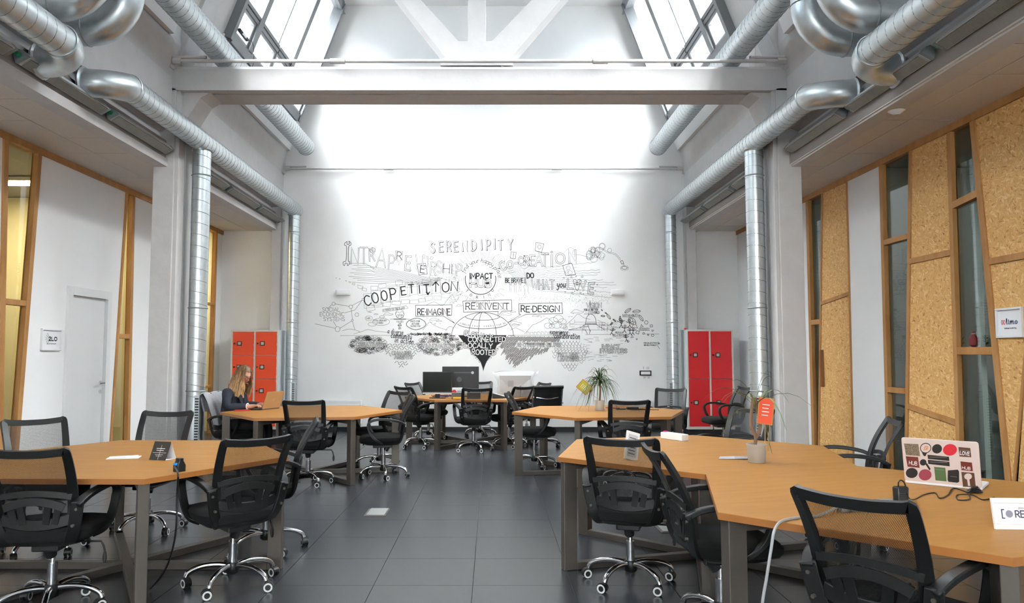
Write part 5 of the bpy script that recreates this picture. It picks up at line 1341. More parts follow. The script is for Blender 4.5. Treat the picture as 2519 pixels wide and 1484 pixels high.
# tick marks around the wall socket
draw('tick_marks', [[(1583, 902), (1583, 908)], [(1592, 903), (1592, 909)], [(1596, 903), (1596, 909)], [(1584, 927), (1584, 932)], [(1587, 927), (1587, 931)], [(1594, 927), (1594, 932)], [(1597, 927), (1597, 931)]], 0.7, 'inkgrey')
# ------------------------------------------------------------------ things on the desks and walls
def frame_of(origin, xdir, up=Vector((0, 0, 1))):
    x = Vector(xdir).normalized(); z = Vector(up).normalized(); y = z.cross(x).normalized(); z = x.cross(y)
    m = Matrix((x, y, z)).transposed().to_4x4(); m.translation = origin; return m
def flat_text(name, text, m, par, x, y, h, width, w, to3, layer=1, rot=0, **k):
    mb = MB()
    for s in layout(text, x, y, h, width, rot=rot, **k): ribbon(mb, s, w, to3, layer)
    return mb.build(name, m, par, fix=False)
col = lambda n, c, r=0.5, mt=0.0: mat(n, c, r, mt)

# front left desk: envelopes, tent card, plug with hanging cable
c = atz(305, 1127, TT)
t = thing('envelope_stack', 'two white envelopes lying on front left desk', 'envelope', tuple(c), 0.25)
MB().box(-0.095, 0.095, -0.055, 0.055, 0.0005, 0.004).build('lower_envelope', M['paper'], t)
box(-0.085, 0.085, -0.04, 0.05, 0.0045, 0.008).xf(Matrix.Rotation(0.18, 4, 'Z')).build('upper_envelope', M['paper'], t)
c = atz(400, 1130, TT)
t = thing('tent_card', 'black printed tent card with white lines on front left desk', 'card', tuple(c), -0.28)
wt, ht, dt = 0.062, 0.112, 0.05
dark = col('tent_print', (0.035, 0.032, 0.026), 0.5)
MB().prism([(-wt, -dt, 0.001), (wt, -dt, 0.001), (wt, 0, ht), (-wt, 0, ht)], (0, 0.0015, 0.0005)).build('front_sheet', dark, t)
MB().prism([(-wt, dt, 0.001), (wt, dt, 0.001), (wt, 0.001, ht), (-wt, 0.001, ht)], (0, -0.0012, 0.0005)).build('rear_sheet', M['paper'], t)
box(-wt, wt, -dt + 0.003, dt - 0.003, 0.0005, 0.0015).build('base_sheet', M['paper'], t)
def tent3(p, l): k = p.y / 100.0; return (p.x / 1000.0, -dt * k - 0.0006 * l - 0.0005, ht * (1 - k))
mb = MB()
for y, x0, x1 in ((38, -30, 32), (48, -26, 26), (60, -50, 50), (70, -28, 30), (78, -20, 22)): ribbon(mb, [(x0, y), (x1, y)], 3.0 if y < 50 else 1.5, tent3, 1)
ribbon(mb, [(2, 20), (2, 96)], 2.0, tent3, 1); mb.build('print', M['paper'], t, fix=False)
c = atz(441, 1160, TT)
t = thing('cable_socket', 'black desk socket with blue plug and cable hanging from front left desk', 'socket', tuple(c), -0.6)
MB().loft([[(x, y, z) for x, y in rrect(w_, d_, 0.008, 3)] for z, w_, d_ in ((0.0005, 0.05, 0.055), (0.035, 0.05, 0.055), (0.06, 0.044, 0.03), (0.075, 0.044, 0.03))]).build('socket_body', M['black'], t, True)
box(-0.013, 0.013, -0.03, -0.02, 0.038, 0.05).build('blue_plug', col('blue_plastic', (0.02, 0.28, 0.8), 0.4), t)
inv = t.matrix_basis.inverted()
pts = [atz(438, 1168, TT + 0.02), aty(436, 1215, 4.18), aty(434, 1290, 4.17), aty(425, 1350, 4.2), aty(405, 1405, 4.28), atz(370, 1450, 0.012)]
mb = MB().tube(catmull([Vector((0, -0.028, 0.03))] + [t.matrix_basis.inverted() @ p for p in pts], 6), 0.0055, 6); mb.build('cable', M['black'], t, True)

# middle left desk: open laptop with gold lid, red notebook, brown folder
def laptop(name, label, P1, P2, lean, h_, base_side, lid_m, base_m, screen_m):
    P1, P2 = Vector(P1), Vector(P2); ax = (P2 - P1); L = ax.length; ax.normalize()
    n_ = Vector((-ax.y, ax.x, 0)) * base_side        # towards the user
    t = thing(name, label, 'laptop', tuple((P1 + P2) / 2))
    O = (P1 + P2) / 2
    def tr(mb): return mb.xf(Matrix.Translation(-O))
    upv = (Vector((0, 0, 1)) * math.cos(lean) - n_ * math.sin(lean)); nv = (n_ * math.cos(lean) + Vector((0, 0, 1)) * math.sin(lean))
    z0 = Vector((0, 0, 0.012))
    def slab(o, a, b, la, lb, th, nn, r=0.012):
        pts2 = rrect(la, lb, r, 3); return MB().prism([o + a * x + b * (y + lb / 2) for x, y in pts2], nn * th)
    tr(slab(O + z0, ax, upv, L, h_, 0.006, nv)).build('lid', lid_m, t, bevel=0.002)
    tr(slab(O + z0 + nv * 0.0062 + upv * 0.010, ax, upv, L - 0.02, h_ - 0.022, 0.0008, nv, 0.003)).build('screen', screen_m, t)
    b = tr(slab(O + Vector((0, 0, 0.001)), ax, n_, L, h_, 0.013, Vector((0, 0, 1)))).build('base', base_m, t, bevel=0.002)
    tr(slab(O + Vector((0, 0, 0.0141)) + n_ * 0.03, ax, n_, L - 0.04, h_ * 0.45, 0.001, Vector((0, 0, 1)), 0.004)).build('keyboard', M['black'], t)
    return t, O, ax, upv, nv, L
gold = col('gold_lid', (0.52, 0.33, 0.16), 0.35, 0.35)
scr = mat('dim_screen', (0.05, 0.06, 0.08), 0.15)
lp2, O2, ax2, up2, nv2, L2 = laptop('laptop', 'open gold-brown laptop the woman types on', atz(645, 1009.5, TT), atz(688, 1005, TT), 0.33, 0.215, 1, gold, col('laptop_dark', (0.06, 0.05, 0.05), 0.4), scr)
c = O2 + Vector((0, 0, 0.012)) + up2 * 0.11
def lg(p, l): q = c - nv2 * (0.0008 * l) + ax2 * p.x - up2 * p.y - O2; return tuple(q)
mb = MB(); ribbon(mb, ell(0, 0, 0.012, 0.014, 0, 360, 14), 0.006, lg, 1); mb.build('lid_mark', col('lid_mark', (0.62, 0.45, 0.26), 0.3, 0.3), lp2, fix=False)
c = atz(596, 1011, TT); t = box(-0.085, 0.085, -0.055, 0.055, 0.0005, 0.012).build('notebook', col('red_cover', (0.55, 0.02, 0.02), 0.5), bevel=0.002); t.location = c; t.rotation_euler = (0, 0, 0.15); tag(t, 'thin red notebook beside the woman on middle left desk', 'notebook')
c = atz(697, 1001.5, TT); t = box(-0.09, 0.06, -0.05, 0.05, 0.0005, 0.004).build('paper_sheet', col('kraft', (0.50, 0.32, 0.15), 0.7)); t.location = c + Vector((0.06, 0.12, 0)); t.rotation_euler = (0, 0, 0.9); tag(t, 'brown folded sheet behind the gold laptop', 'paper')

# back desk: monitors, boxes, wrapped carton, folder
def monitor(name, label, x0, x1, ytop, ybot, Yd, rot, front, base_px, chin):
    a, b = aty(x0, ytop, Yd), aty(x1, ybot, Yd); w_ = (b.x - a.x) / math.cos(rot); cx_ = (a.x + b.x) / 2
    t = thing(name, label, 'monitor', (cx_, Yd, TT), rot); zt, zb_ = a.z - TT, b.z - TT
    s = -1 if front else 1
    box(-w_ / 2, w_ / 2, -0.014, 0.014, zb_, zt).build('case', M['black'], t, bevel=0.004)
    box(-w_ / 2 + 0.012, w_ / 2 - 0.012, s * 0.0146 - 0.0006, s * 0.0146 + 0.0006, zb_ + 0.02, zt - 0.012).build('screen', mat('off_screen', (0.012, 0.016, 0.014), 0.18), t)
    if chin: box(-w_ / 2, w_ / 2, -0.017, 0.012, zb_ - 0.022, zb_).build('silver_chin', col('silver_plastic', (0.62, 0.62, 0.63), 0.35), t, bevel=0.002)
    MB().box(-0.035, 0.035, 0.012 if front else -0.045, 0.045 if front else -0.012, 0.012, zb_ + 0.12).build('stand_neck', M['black'], t, bevel=0.003)
    MB().loft([[(x, y + (0.03 if front else -0.02), z) for x, y in rrect(0.24, 0.17, 0.03, 4)] for z in (0.001, 0.012)]).build('stand_foot', M['black'], t)
    if not front:
        box(-0.10, w_ / 2 - 0.08, -0.020, -0.014, zt - 0.105, zt - 0.085).build('vent_strip', col('vent_grey', (0.06, 0.06, 0.065), 0.4), t)
        MB().tube([(w_ / 2 - 0.10, -0.021, zt - 0.097), (w_ / 2 - 0.10, -0.016, zt - 0.097)], 0.022, 16).build('round_badge', col('badge_grey', (0.35, 0.36, 0.38), 0.3, 0.5), t, True)
        MB().tube([(-0.02, -0.0185, zb_ + 0.18), (-0.02, -0.013, zb_ + 0.18)], 0.04, 16).build('mount_plate', col('vent_grey', (0.06, 0.06, 0.065), 0.4), t, True)
    return t
monitor('monitor', 'small monitor with silver chin on back desk, left of two', 1040, 1112, 915, 966, 11.42, -0.10, True, None, True)
monitor('monitor', 'large black monitor seen from its back on back desk', 1088, 1178, 902, 962, 11.95, 0.0, False, None, False)
def desk_box(name, label, cat, x0, x1, y0, y1, dep, m, rot=0, Yd=None):
    c = atz((x0 + x1) / 2, y1, TT) if Yd is None else Vector((aty((x0 + x1) / 2, y1, Yd).x, Yd, TT))
    a, b = aty(x0, y0, c.y), aty(x1, y1, c.y); w_ = b.x - a.x; h_ = a.z - b.z
    t = thing(name, label, cat, (c.x, c.y, TT), rot)
    box(-w_ / 2, w_ / 2, 0, dep, 0.001, h_).build('body', m, t, bevel=0.003); return t, w_, h_
greyb = col('grey_card', (0.10, 0.105, 0.11), 0.6)
t, w_, h_ = desk_box('desk_organiser', 'grey open desk box with yellow note on back desk', 'box', 1111, 1142, 967, 983, 0.16, greyb)
box(-w_ / 2 + 0.02, w_ / 2 - 0.03, -0.003, -0.0005, 0.01, 0.035).build('yellow_note', col('yellow_note', (0.85, 0.50, 0.03), 0.6), t)
t, w_, h_ = desk_box('carton', 'white carton with red disc behind the grey desk box', 'box', 1112, 1137, 954, 981, 0.05, M['paper'], 0, atz(1125, 983, TT).y + 0.19)
MB().tube([(-0.045, -0.003, h_ - 0.065), (-0.045, 0, h_ - 0.065)], 0.036, 18).build('red_disc', col('red_print', (0.75, 0.02, 0.05), 0.5), t, True)
for k in range(3): box(0.0, 0.06, -0.002, 0, h_ - 0.05 - k * 0.014, h_ - 0.045 - k * 0.014).build('print_line', M['inkgrey'], t)
desk_box('storage_box', 'flat dark grey box on back desk behind its front chair', 'box', 1149, 1182, 967, 982, 0.2, greyb)
# carton in clear plastic
a, b = aty(1226, 922, 11.95), aty(1309, 974, 11.95); w_ = b.x - a.x; h_ = a.z - TT
t = thing('wrapped_carton', 'pale printed carton wrapped in a clear plastic bag on back desk', 'box', ((a.x + b.x) / 2, 11.85, TT), 0.03)
box(-w_ / 2 + 0.02, w_ / 2 - 0.02, 0, 0.2, 0.002, h_ * 0.97).build('carton', col('pale_carton', (0.50, 0.50, 0.49), 0.7), t, bevel=0.003)
for x, y0_, y1_, sw in ((-w_ / 2 + 0.03, 0.03, h_ * .45, 0.07), (-0.12, 0.25, h_ * .45, 0.09), (0.09, 0.05, h_ * .42, 0.035)):
    box(x, x + sw, -0.002, 0, y0_, y1_).build('print_patch', col('print_grey', (0.36, 0.35, 0.35), 0.8), t)
for i, chh in enumerate('FRAGILE'): flat_text('carton_lettering', chh, M['inkgrey'], t, 0.075, -(h_ * 0.42 - i * 0.028), 0.02, None, 0.005, lambda p, l: (p.x, -0.003, -p.y), 0)
bagm = bpy.data.materials.new('clear_bag'); bagm.use_nodes = True; nt = bagm.node_tree; bb = nt.nodes['Principled BSDF']
bb.inputs['Base Color'].default_value = (0.9, 0.93, 0.96, 1); bb.inputs['Roughness'].default_value = 0.18; bb.inputs['Alpha'].default_value = 0.30
def bag(u, v):
    a_ = u * 2 * PI; ex = 0.10 * v ** 4
    sx_ = (w_ / 2 + 0.005 + ex + 0.012 * math.sin(7 * a_ + 3 * v)); sy_ = 0.11 + 0.01 * math.sin(5 * a_) - 0.08 * v ** 5
    cc, ss = math.cos(a_), math.sin(a_); k = lambda q_: math.copysign(abs(q_) ** 0.35, q_)
    return (k(cc) * sx_, 0.10 + k(ss) * sy_, 0.002 + (h_ * 1.12) * v + (0.014 * math.sin(4 * a_ + 1) if v > 0.95 else 0))
MB().grid(bag, 40, 12).build('plastic_bag', bagm, t, True, fix=False)
c = atz(1232, 980, TT); t = thing('ring_binder', 'black ring binder lying on papers on back desk', 'binder', tuple(c), 0.1)
MB().prism([(-0.13, -0.1, 0.003), (0.14, -0.1, 0.003), (-0.13, -0.1, 0.075)], (0, 0.24, 0)).build('cover', M['black'], t, bevel=0.003)
MB().prism([(-0.10, -0.102, 0.071), (0.13, -0.102, 0.012), (0.13, -0.102, 0.016), (-0.10, -0.102, 0.075)], (0, 0.2, 0)).build('page_block', M['paper'], t)
for k, (x, y, r, m_, lab) in enumerate(((1258, 981, 0.2, M['paper'], 'white sheet under the binder at front edge of back desk'), (1292, 975, -0.4, M['paper'], 'white sheet at right end of back desk'), (1276, 972, 0.5, col('green_paper', (0.35, 0.6, 0.12), 0.7), 'green leaflet beside the binder on back desk'))):
    o = box(-0.11, 0.11, -0.07, 0.07, 0.0006 + 0.001 * k, 0.002 + 0.001 * k).build('paper_sheet', m_); o.location = atz(x, y, TT); o.rotation_euler = (0, 0, r); tag(o, lab, 'paper')
c = atz(1083, 978, TT); t = thing('cable_tangle', 'tangle of purple and black cables beside the small monitor', 'cable', tuple(c))
for k, m_ in enumerate((col('purple_cable', (0.12, 0.05, 0.45), 0.4), M['black'], M['black'])):
    pts = [Vector((0.12 * math.sin(i * 1.7 + k * 2) + 0.02 * i - 0.04, 0.06 * math.cos(i * 2.3 + k) , 0.008 + 0.03 * abs(math.sin(i * 1.3 + k)))) for i in range(9)]
    MB().tube(catmull(pts, 5), 0.005, 5).build('cable', m_, t, True)

# plants
def plant(name, label, c, pot_r, pot_h, pot_m, stems, leaves, base_z, spread, seed, leaf_m, droop=1.0, lw=0.012):
    t = thing(name, label, 'plant', tuple(c)); rd = random.Random(seed)
    MB().lathe([(pot_r * 0.82, 0.001), (pot_r * 0.86, 0.004), (pot_r * 0.98, pot_h * 0.93), (pot_r * 1.05, pot_h * 0.93), (pot_r * 1.05, pot_h), (pot_r * 0.93, pot_h), (pot_r * 0.90, pot_h * 0.85)], n=24).build('pot', pot_m, t, True)
    MB().lathe([(pot_r * 0.90, pot_h * 0.83), (pot_r * 0.5, pot_h * 0.88), (0.004, pot_h * 0.89)], n=16).build('soil', col('soil', (0.03, 0.02, 0.015), 0.95), t, True)
    for p in stems: MB().tube(catmull([Vector(q_) for q_ in p], 5), 0.011, 7).build('stem', col('bark', (0.22, 0.13, 0.08), 0.8), t, True)
    for k in range(leaves):
        a_ = rd.uniform(0, 2 * PI); el = rd.uniform(0.15, 1.45); L = spread * rd.uniform(0.65, 1.25); z = base_z * rd.uniform(0.75, 1.05)
        pts = []
        for i in range(7):
            s_ = i / 6; r = L * math.cos(el) * s_ + 0.15 * L * s_; zz = z + L * math.sin(el) * s_ * 1.1 - droop * L * (1.25 - 0.55 * math.sin(el)) * s_ ** 2.3
            pts.append(Vector((r * math.cos(a_), r * math.sin(a_), max(zz, 0.01))))
        vs_ = []; sd = Vector((-math.sin(a_), math.cos(a_), 0))
        for i, p in enumerate(pts):
            w_ = lw * (1 - (i / 6) ** 2 * 0.9) * (0.5 + 0.5 * min(1, i / 1.5))
            vs_ += [p - sd * w_ / 2, p + Vector((0, 0, -0.25 * w_)), p + sd * w_ / 2]
        MB().add(vs_, [(3 * i + j, 3 * i + j + 1, 3 * i + j + 4, 3 * i + j + 3) for i in range(6) for j in range(2)]).build('leaf', leaf_m, t, True, fix=False)
    return t
lgreen = mat('dark_leaf', (0.045, 0.085, 0.03), 0.45, noise=0.35, scale=12)
c4 = atz(1475, 1010, TT)
pt = plant('potted_plant', 'bushy spiky-leaved plant in a pale pot on middle right desk', c4, 0.062, 0.12, col('pale_pot', (0.55, 0.55, 0.52), 0.5), [[(0, 0, 0.1), (0.01, 0, 0.25), (0, 0.01, 0.36)]], 84, 0.38, 0.31, 3, lgreen, 1.25, 0.015)
def card_sign(name, label, origin, tilt, cm, edge_m, w_, h_, sticks, yaw=0.0):
    t = thing(name, label, 'card', tuple(origin), yaw); R = Matrix.Rotation(tilt, 4, 'Y')
    zc = sticks
    Tm = Matrix.Translation((0, 0, zc)) @ R
    box(-w_ / 2, w_ / 2, 0.0, 0.003, -h_ / 2, h_ / 2).xf(Tm).build('card_edge', edge_m, t)
    box(-w_ / 2 + 0.007, w_ / 2 - 0.007, -0.0015, 0.0005, -h_ / 2 + 0.007, h_ / 2 - 0.007).xf(Tm).build('card_face', cm, t)
    for k in range(4): box(-w_ * 0.25, w_ * (0.2 - 0.05 * (k % 2)), -0.0025, -0.001, h_ * 0.22 - k * h_ * 0.13, h_ * 0.22 - k * h_ * 0.13 + 0.005).xf(Tm).build('print_line', M['paper'], t)
    return t, Tm
p = aty(1437.5, 953, c4.y - 0.06)
t, Tm = card_sign('plant_card', 'yellow-green card with orange edge tilted in the bushy pot plant', Vector((c4.x, c4.y - 0.06, TT + 0.12)), 0.0, col('olive_card', (0.42, 0.40, 0.03), 0.7), col('orange_edge', (0.50, 0.15, 0.02), 0.7), 0.125, 0.155, 0.0)
off_ = Vector((p.x - c4.x, 0, p.z - TT - 0.12))
for ch in t.children: ch.matrix_basis = Matrix.Translation(off_) @ Matrix.Rotation(math.radians(-48), 4, 'Y')
MB().tube([(0.0, 0.01, 0.0), (off_.x * 0.8, 0.002, off_.z * 0.72)], 0.002, 5).build('stick', col('bamboo', (0.5, 0.32, 0.12), 0.6), t)
# front right plant
c5 = atz(1862, 1138, TT)
lg2 = mat('tired_leaf', (0.14, 0.18, 0.06), 0.5, noise=0.4, scale=10)
plant('potted_plant', 'sparse dracaena in a grey pot on front right desk', c5, 0.060, 0.115, col('taupe_pot', (0.40, 0.365, 0.31), 0.5), [[(-0.01, 0, 0.1), (-0.005, 0, 0.16), (-0.03, 0, 0.22), (-0.028, 0, 0.30), (-0.012, 0, 0.40)], [(0.0, 0, 0.15), (0.025, 0, 0.22), (0.012, 0, 0.32), (-0.005, 0, 0.40)]], 15, 0.40, 0.36, 11, lg2, 1.05, 0.014)
p = aty(1886, 1032, c5.y - 0.03)
t, Tm = card_sign('plant_card', 'orange-red card on two sticks in the grey plant pot', Vector((c5.x + 0.045, c5.y - 0.05, TT + 0.105)), 0.12, col('coral_card', (0.85, 0.10, 0.04), 0.6), col('tan_edge', (0.52, 0.24, 0.06), 0.7), 0.098, 0.165, 0.215)
for x in (-0.015, 0.018): MB().tube([(x * 0.6, 0.003, -0.03), (x + 0.012, 0.005, 0.26)], 0.0022, 5).build('stick', col('bamboo', (0.5, 0.32, 0.12), 0.6), t)
# middle right desk odds
c = atz(1507, 1005, TT); o = box(-0.035, 0.035, -0.085, 0.085, 0.0005, 0.012).build('phone_case', col('dark_red_case', (0.28, 0.02, 0.02), 0.45), bevel=0.004); o.location = c; o.rotation_euler = (0, 0, 0.75); tag(o, 'dark red phone case lying on middle right desk', 'phone case')
c = atz(1556, 1008, TT); t = thing('charger', 'black charger with coiled cable on middle right desk', 'charger', tuple(c), 0.1)
box(-0.07, 0.07, -0.025, 0.025, 0.0005, 0.03).build('brick', M['black'], t, bevel=0.004)
MB().tube(catmull([(0.07, 0, 0.01), (0.15, -0.05, 0.006), (0.05, -0.13, 0.006), (-0.06, -0.1, 0.006), (0.02, -0.07, 0.006), (0.28, -0.14, 0.006)], 6), 0.004, 5).build('cable', M['black'], t, True)
MB().tube(catmull([(-0.07, 0, 0.01), (-0.16, 0.06, 0.006), (-0.2, -0.02, 0.006), (-0.1, -0.05, 0.006)], 6), 0.004, 5).build('cable', M['black'], t, True)
c = atz(1644, 1003, TT); t = thing('desk_grommet', 'small black and white cable outlet at right end of middle right desk', 'outlet', tuple(c))
MB().lathe([(0.035, 0.0005), (0.035, 0.008), (0.012, 0.012)], n=16).build('cap', M['black'], t, True); box(-0.012, 0.012, -0.012, 0.012, 0.012, 0.018).build('white_plug', M['white'], t)

# front right desk: white power block, leaflets, small framed notice
c = atz(1686, 1086, TT); t = thing('power_block', 'white multi-socket block on front right desk', 'power strip', tuple(c), 0.0)
R = Matrix.Rotation(0.52, 4, 'Z')
box(-0.035, 0.035, 0, 0.24, 0.0005, 0.052).xf(R).build('case', M['white'], t, bevel=0.006)
for k in range(4): MB().tube([tuple(R @ Vector((0, 0.04 + k * 0.045, 0.052))), tuple(R @ Vector((0, 0.04 + k * 0.045, 0.053)))], 0.016, 14).build('outlet', M['lightbody'], t)
box(-0.012, 0.012, 0.21, 0.23, 0.052, 0.06).xf(R).build('switch', col('pink_switch', (0.8, 0.05, 0.3), 0.4), t)
c = atz(1803, 1128, TT); t = thing('leaflet', 'open grey leaflet lying beside the grey plant pot', 'leaflet', tuple(c), -0.08)
MB().prism([(-0.10, -0.045, 0.001), (0.0, -0.06, 0.004), (0.02, 0.05, 0.006), (-0.07, 0.055, 0.002)], (0, 0, 0.002)).build('left_page', col('leaflet_grey', (0.42, 0.42, 0.46), 0.6), t)
MB().prism([(0.0, -0.06, 0.004), (0.11, -0.06, 0.006), (0.12, 0.04, 0.008), (0.02, 0.05, 0.006)], (0, 0, 0.002)).build('right_page', col('leaflet_dark', (0.30, 0.30, 0.34), 0.6), t)
c = atz(1552, 1133, TT); t = thing('photo_frame', 'small white framed notice on front right desk behind chair net', 'frame', tuple(c), 0.35)
Tm = Matrix.Rotation(math.radians(16), 4, 'Y') @ Matrix.Rotation(math.radians(-14), 4, 'X')
box(-0.05, 0.05, 0, 0.008, 0.003, 0.185).xf(Tm).build('frame', M['white'], t, bevel=0.002)
box(-0.034, 0.034, -0.001, 0.001, 0.022, 0.165).xf(Tm).build('notice', col('notice_grey', (0.55, 0.55, 0.57), 0.6), t)
for k in range(6): box(-0.026, 0.022, -0.002, -0.0008, 0.04 + k * 0.02, 0.045 + k * 0.02).xf(Tm).build('print_line', M['inkgrey'], t)
MB().prism([(0.01, 0.008, 0.09), (0.03, 0.008, 0.09), (0.03, 0.07, 0.0), (0.01, 0.07, 0.0)], (0, 0.003, 0.001)).build('strut', M['black'], t)

# nearest desk: stickered laptop, power strip with charger, cables, white framed sign
lid = col('white_lid', (0.70, 0.60, 0.57), 0.35)
lp, O6, ax6, up6, nv6, L6 = laptop('laptop', 'white laptop covered in stickers on nearest desk', atz(2226, 1188, TT), atz(2416, 1207, TT), 0.20, 0.232, 1, lid, col('laptop_white', (0.78, 0.78, 0.80), 0.4), scr)
def l3(p, l):   # sticker plane: x,y in crop pixels of the lid (2200,1090 / 6.4514)
    u = (p.x - 122 - (p.y - 105) * 0.115) / 1225.0; v = 1 - (p.y - 105 - u * 95) / 525.0
    q = O6 + Vector((0, 0, 0.012)) + ax6 * ((u - 0.5) * L6) + up6 * (v * 0.232) - nv6 * (0.0005 + 0.0005 * l) - O6; return tuple(q)
def sticker(pts, m_, l=1, name='sticker'): return MB().add([l3(Vector(p), l) for p in pts], [tuple(range(len(pts)))]).build(name, m_, lp, fix=False)
def oval(x, y, rx, ry, n=22): return [(x + rx * math.cos(2 * PI * k / n), y + ry * math.sin(2 * PI * k / n)) for k in range(n)]
brown, black_, red_, pink_, maroon, green_ = (col('st_brown', (0.12, 0.055, 0.03), 0.5), col('st_black', (0.02, 0.022, 0.025), 0.5), col('st_red', (0.68, 0.03, 0.05), 0.5), col('st_rose', (0.34, 0.06, 0.09), 0.5), col('st_maroon', (0.17, 0.03, 0.025), 0.5), col('st_green', (0.10, 0.17, 0.07), 0.5))
sticker([(170, 180), (410, 195), (440, 338), (205, 322)], mat('st_pattern', (0.22, 0.17, 0.12), 0.6, noise=0.9, scale=220))
sticker(oval(530, 245, 92, 62), black_); sticker(oval(530, 245, 80, 52), lid, 2, 'sticker_inset'); sticker([(470, 295), (555, 300), (530, 340), (500, 338)], black_, 2, 'bulb_base')
mb = MB(); [ribbon(mb, s, 9, l3, 3) for s in (sm([(505, 270), (525, 225), (545, 250), (525, 262)]), sm([(550, 265), (570, 235), (545, 220)]))]; mb.build('bulb_print', col('st_orange', (0.75, 0.22, 0.05), 0.5), lp, fix=False)
sticker(oval(715, 258, 80, 55), black_); sticker(oval(920, 275, 110, 68), red_)
sticker([(1052, 245), (1235, 262), (1252, 368), (1070, 355)], brown); flat_text('sticker_lettering', 'LOVE', M['paper'], lp, 1078, 333, 40, 145, 9, l3, 2, rot=6)
sticker([(200, 335), (405, 350), (432, 480), (232, 462)], maroon); flat_text('sticker_lettering', 'HUB', M['paper'], lp, 255, 435, 42, 135, 8, l3, 2, rot=6)
sticker([(560, 325), (905, 355), (912, 405), (570, 375)], black_); sticker([(565, 385), (912, 415), (918, 468), (575, 435)], black_)
sticker(oval(490, 415, 55, 38), black_); sticker([(520, 430), (555, 425), (612, 495), (595, 512)], black_, 2, 'spoon_handle')
sticker([(1085, 412), (1262, 430), (1277, 530), (1100, 515)], maroon); flat_text('sticker_lettering', 'HUB', M['paper'], lp, 1110, 500, 30, 130, 6, l3, 2, rot=6)
sticker(oval(300, 540, 100, 62), black_); sticker(oval(522, 565, 105, 68), pink_)
sticker([(668, 470), (848, 485), (870, 645), (692, 632)], green_); sticker([(888, 515), (1045, 508), (1065, 530), (1068, 650), (1040, 662), (900, 650), (885, 630)], black_)
sticker([(1100, 535), (1298, 550), (1325, 715), (1128, 708)], brown); sticker(oval(1205, 590, 60, 36), lid, 2, 'bulb_head'); sticker([(1190, 620), (1225, 622), (1240, 700), (1205, 698)], lid, 2, 'bulb_stem')
mb = MB(); [ribbon(mb, [(x0, y), (x1, y + 10)], 5, l3, 2) for x0, x1, y in ((600, 870, 352), (605, 880, 412), (1085, 1220, 280), (930, 1030, 585), (680, 830, 500))]; mb.build('sticker_print', col('st_grey', (0.25, 0.25, 0.24), 0.5), lp, fix=False)
# power strip and charger
a, b = atz(2072, 1262, TT), atz(2248, 1255, TT); c = (a + b) / 2; rz = math.atan2(b.y - a.y, b.x - a.x); Ls = (b - a).length
ps = thing('power_strip', 'grey power strip behind the nearest chair on nearest desk', 'power strip', tuple(c), rz)
box(-Ls / 2, Ls / 2, 0, 0.055, 0.0005, 0.042).build('case', col('strip_grey', (0.26, 0.25, 0.24), 0.5), ps, bevel=0.005)
for k in range(4): MB().tube([(-Ls / 2 + 0.05 + k * 0.045, 0.028, 0.042), (-Ls / 2 + 0.05 + k * 0.045, 0.028, 0.043)], 0.016, 14).build('outlet', M['black'], ps)
box(-Ls / 2 + 0.006, -Ls / 2 + 0.024, 0.02, 0.036, 0.042, 0.047).build('switch', col('blue_plastic', (0.02, 0.28, 0.8), 0.4), ps)
inv = ps.matrix_basis.inverted() if False else (Matrix.Translation(c) @ Matrix.Rotation(rz, 4, 'Z')).inverted()
pts = [Vector((-Ls / 2, 0.027, 0.02))] + [inv @ p for p in (atz(2010, 1270, TT + 0.006), atz(1960, 1274, TT + 0.006), atz(1922, 1283, TT + 0.008), aty(1905, 1305, 2.86), aty(1897, 1350, 2.84), aty(1886, 1420, 2.84), aty(1872, 1520, 2.86), Vector((aty(1872, 1520, 2.86).x, 2.95, 0.01)))]
MB().tube(catmull(pts, 6), 0.0055, 6).build('cable', col('grey_cable', (0.42, 0.42, 0.42), 0.5), ps, True)
c = atz(2226, 1240, TT + 0.042); t = thing('charger', 'black power adapter plugged into the grey power strip', 'charger', (c.x, c.y + 0.03, TT + 0.043), rz)
MB().loft([[(x, y, z) for x, y in rrect(w_, d_, 0.007, 3)] for z, w_, d_ in ((0.0, 0.052, 0.036), (0.06, 0.056, 0.038), (0.066, 0.05, 0.032))]).build('adapter', M['black'], t, True)
for k in range(4): box(-0.02, 0.018 - 0.006 * (k % 2), -0.0196, -0.0188, 0.014 + k * 0.008, 0.016 + k * 0.008).build('print_line', M['inkgrey'], t)
invc = (Matrix.Translation((c.x, c.y + 0.03, TT + 0.043)) @ Matrix.Rotation(rz, 4, 'Z')).inverted()
pts = [Vector((-0.01, 0, 0.066)), Vector((-0.008, 0, 0.085)), Vector((0.006, 0, 0.092)), Vector((0.022, 0, 0.075)), Vector((0.032, -0.006, 0.02))] + [invc @ p for p in (atz(2250, 1229, TT + 0.006), atz(2272, 1218, TT + 0.004), atz(2300, 1213, TT + 0.004), atz(2312, 1226, TT + 0.004), atz(2332, 1218, TT + 0.004), atz(2345, 1202, TT + 0.004), atz(2378, 1212, TT + 0.004), atz(2385, 1228, TT + 0.004), atz(2357, 1230, TT + 0.004), atz(2356, 1218, TT + 0.004), atz(2392, 1218, TT + 0.004), atz(2418, 1230, TT + 0.004), atz(2446, 1224, TT + 0.004))]
MB().tube(catmull(pts, 6), 0.003, 5).build('cable', M['black'], t, True)
c = atz(2398, 1214, TT); t = thing('cable_bundle', 'tied bundle of black cable behind the stickered laptop', 'cable', tuple(c))
for k in range(4): MB().tube([(0.035 * math.cos(a_) * (1 - 0.1 * k), 0.018 * math.sin(a_ + k * 0.4), 0.008 + 0.007 * k) for a_ in [i * 2 * PI / 16 for i in range(16)]], 0.004, 5, closed=True).build('loop', M['black'], t, True)
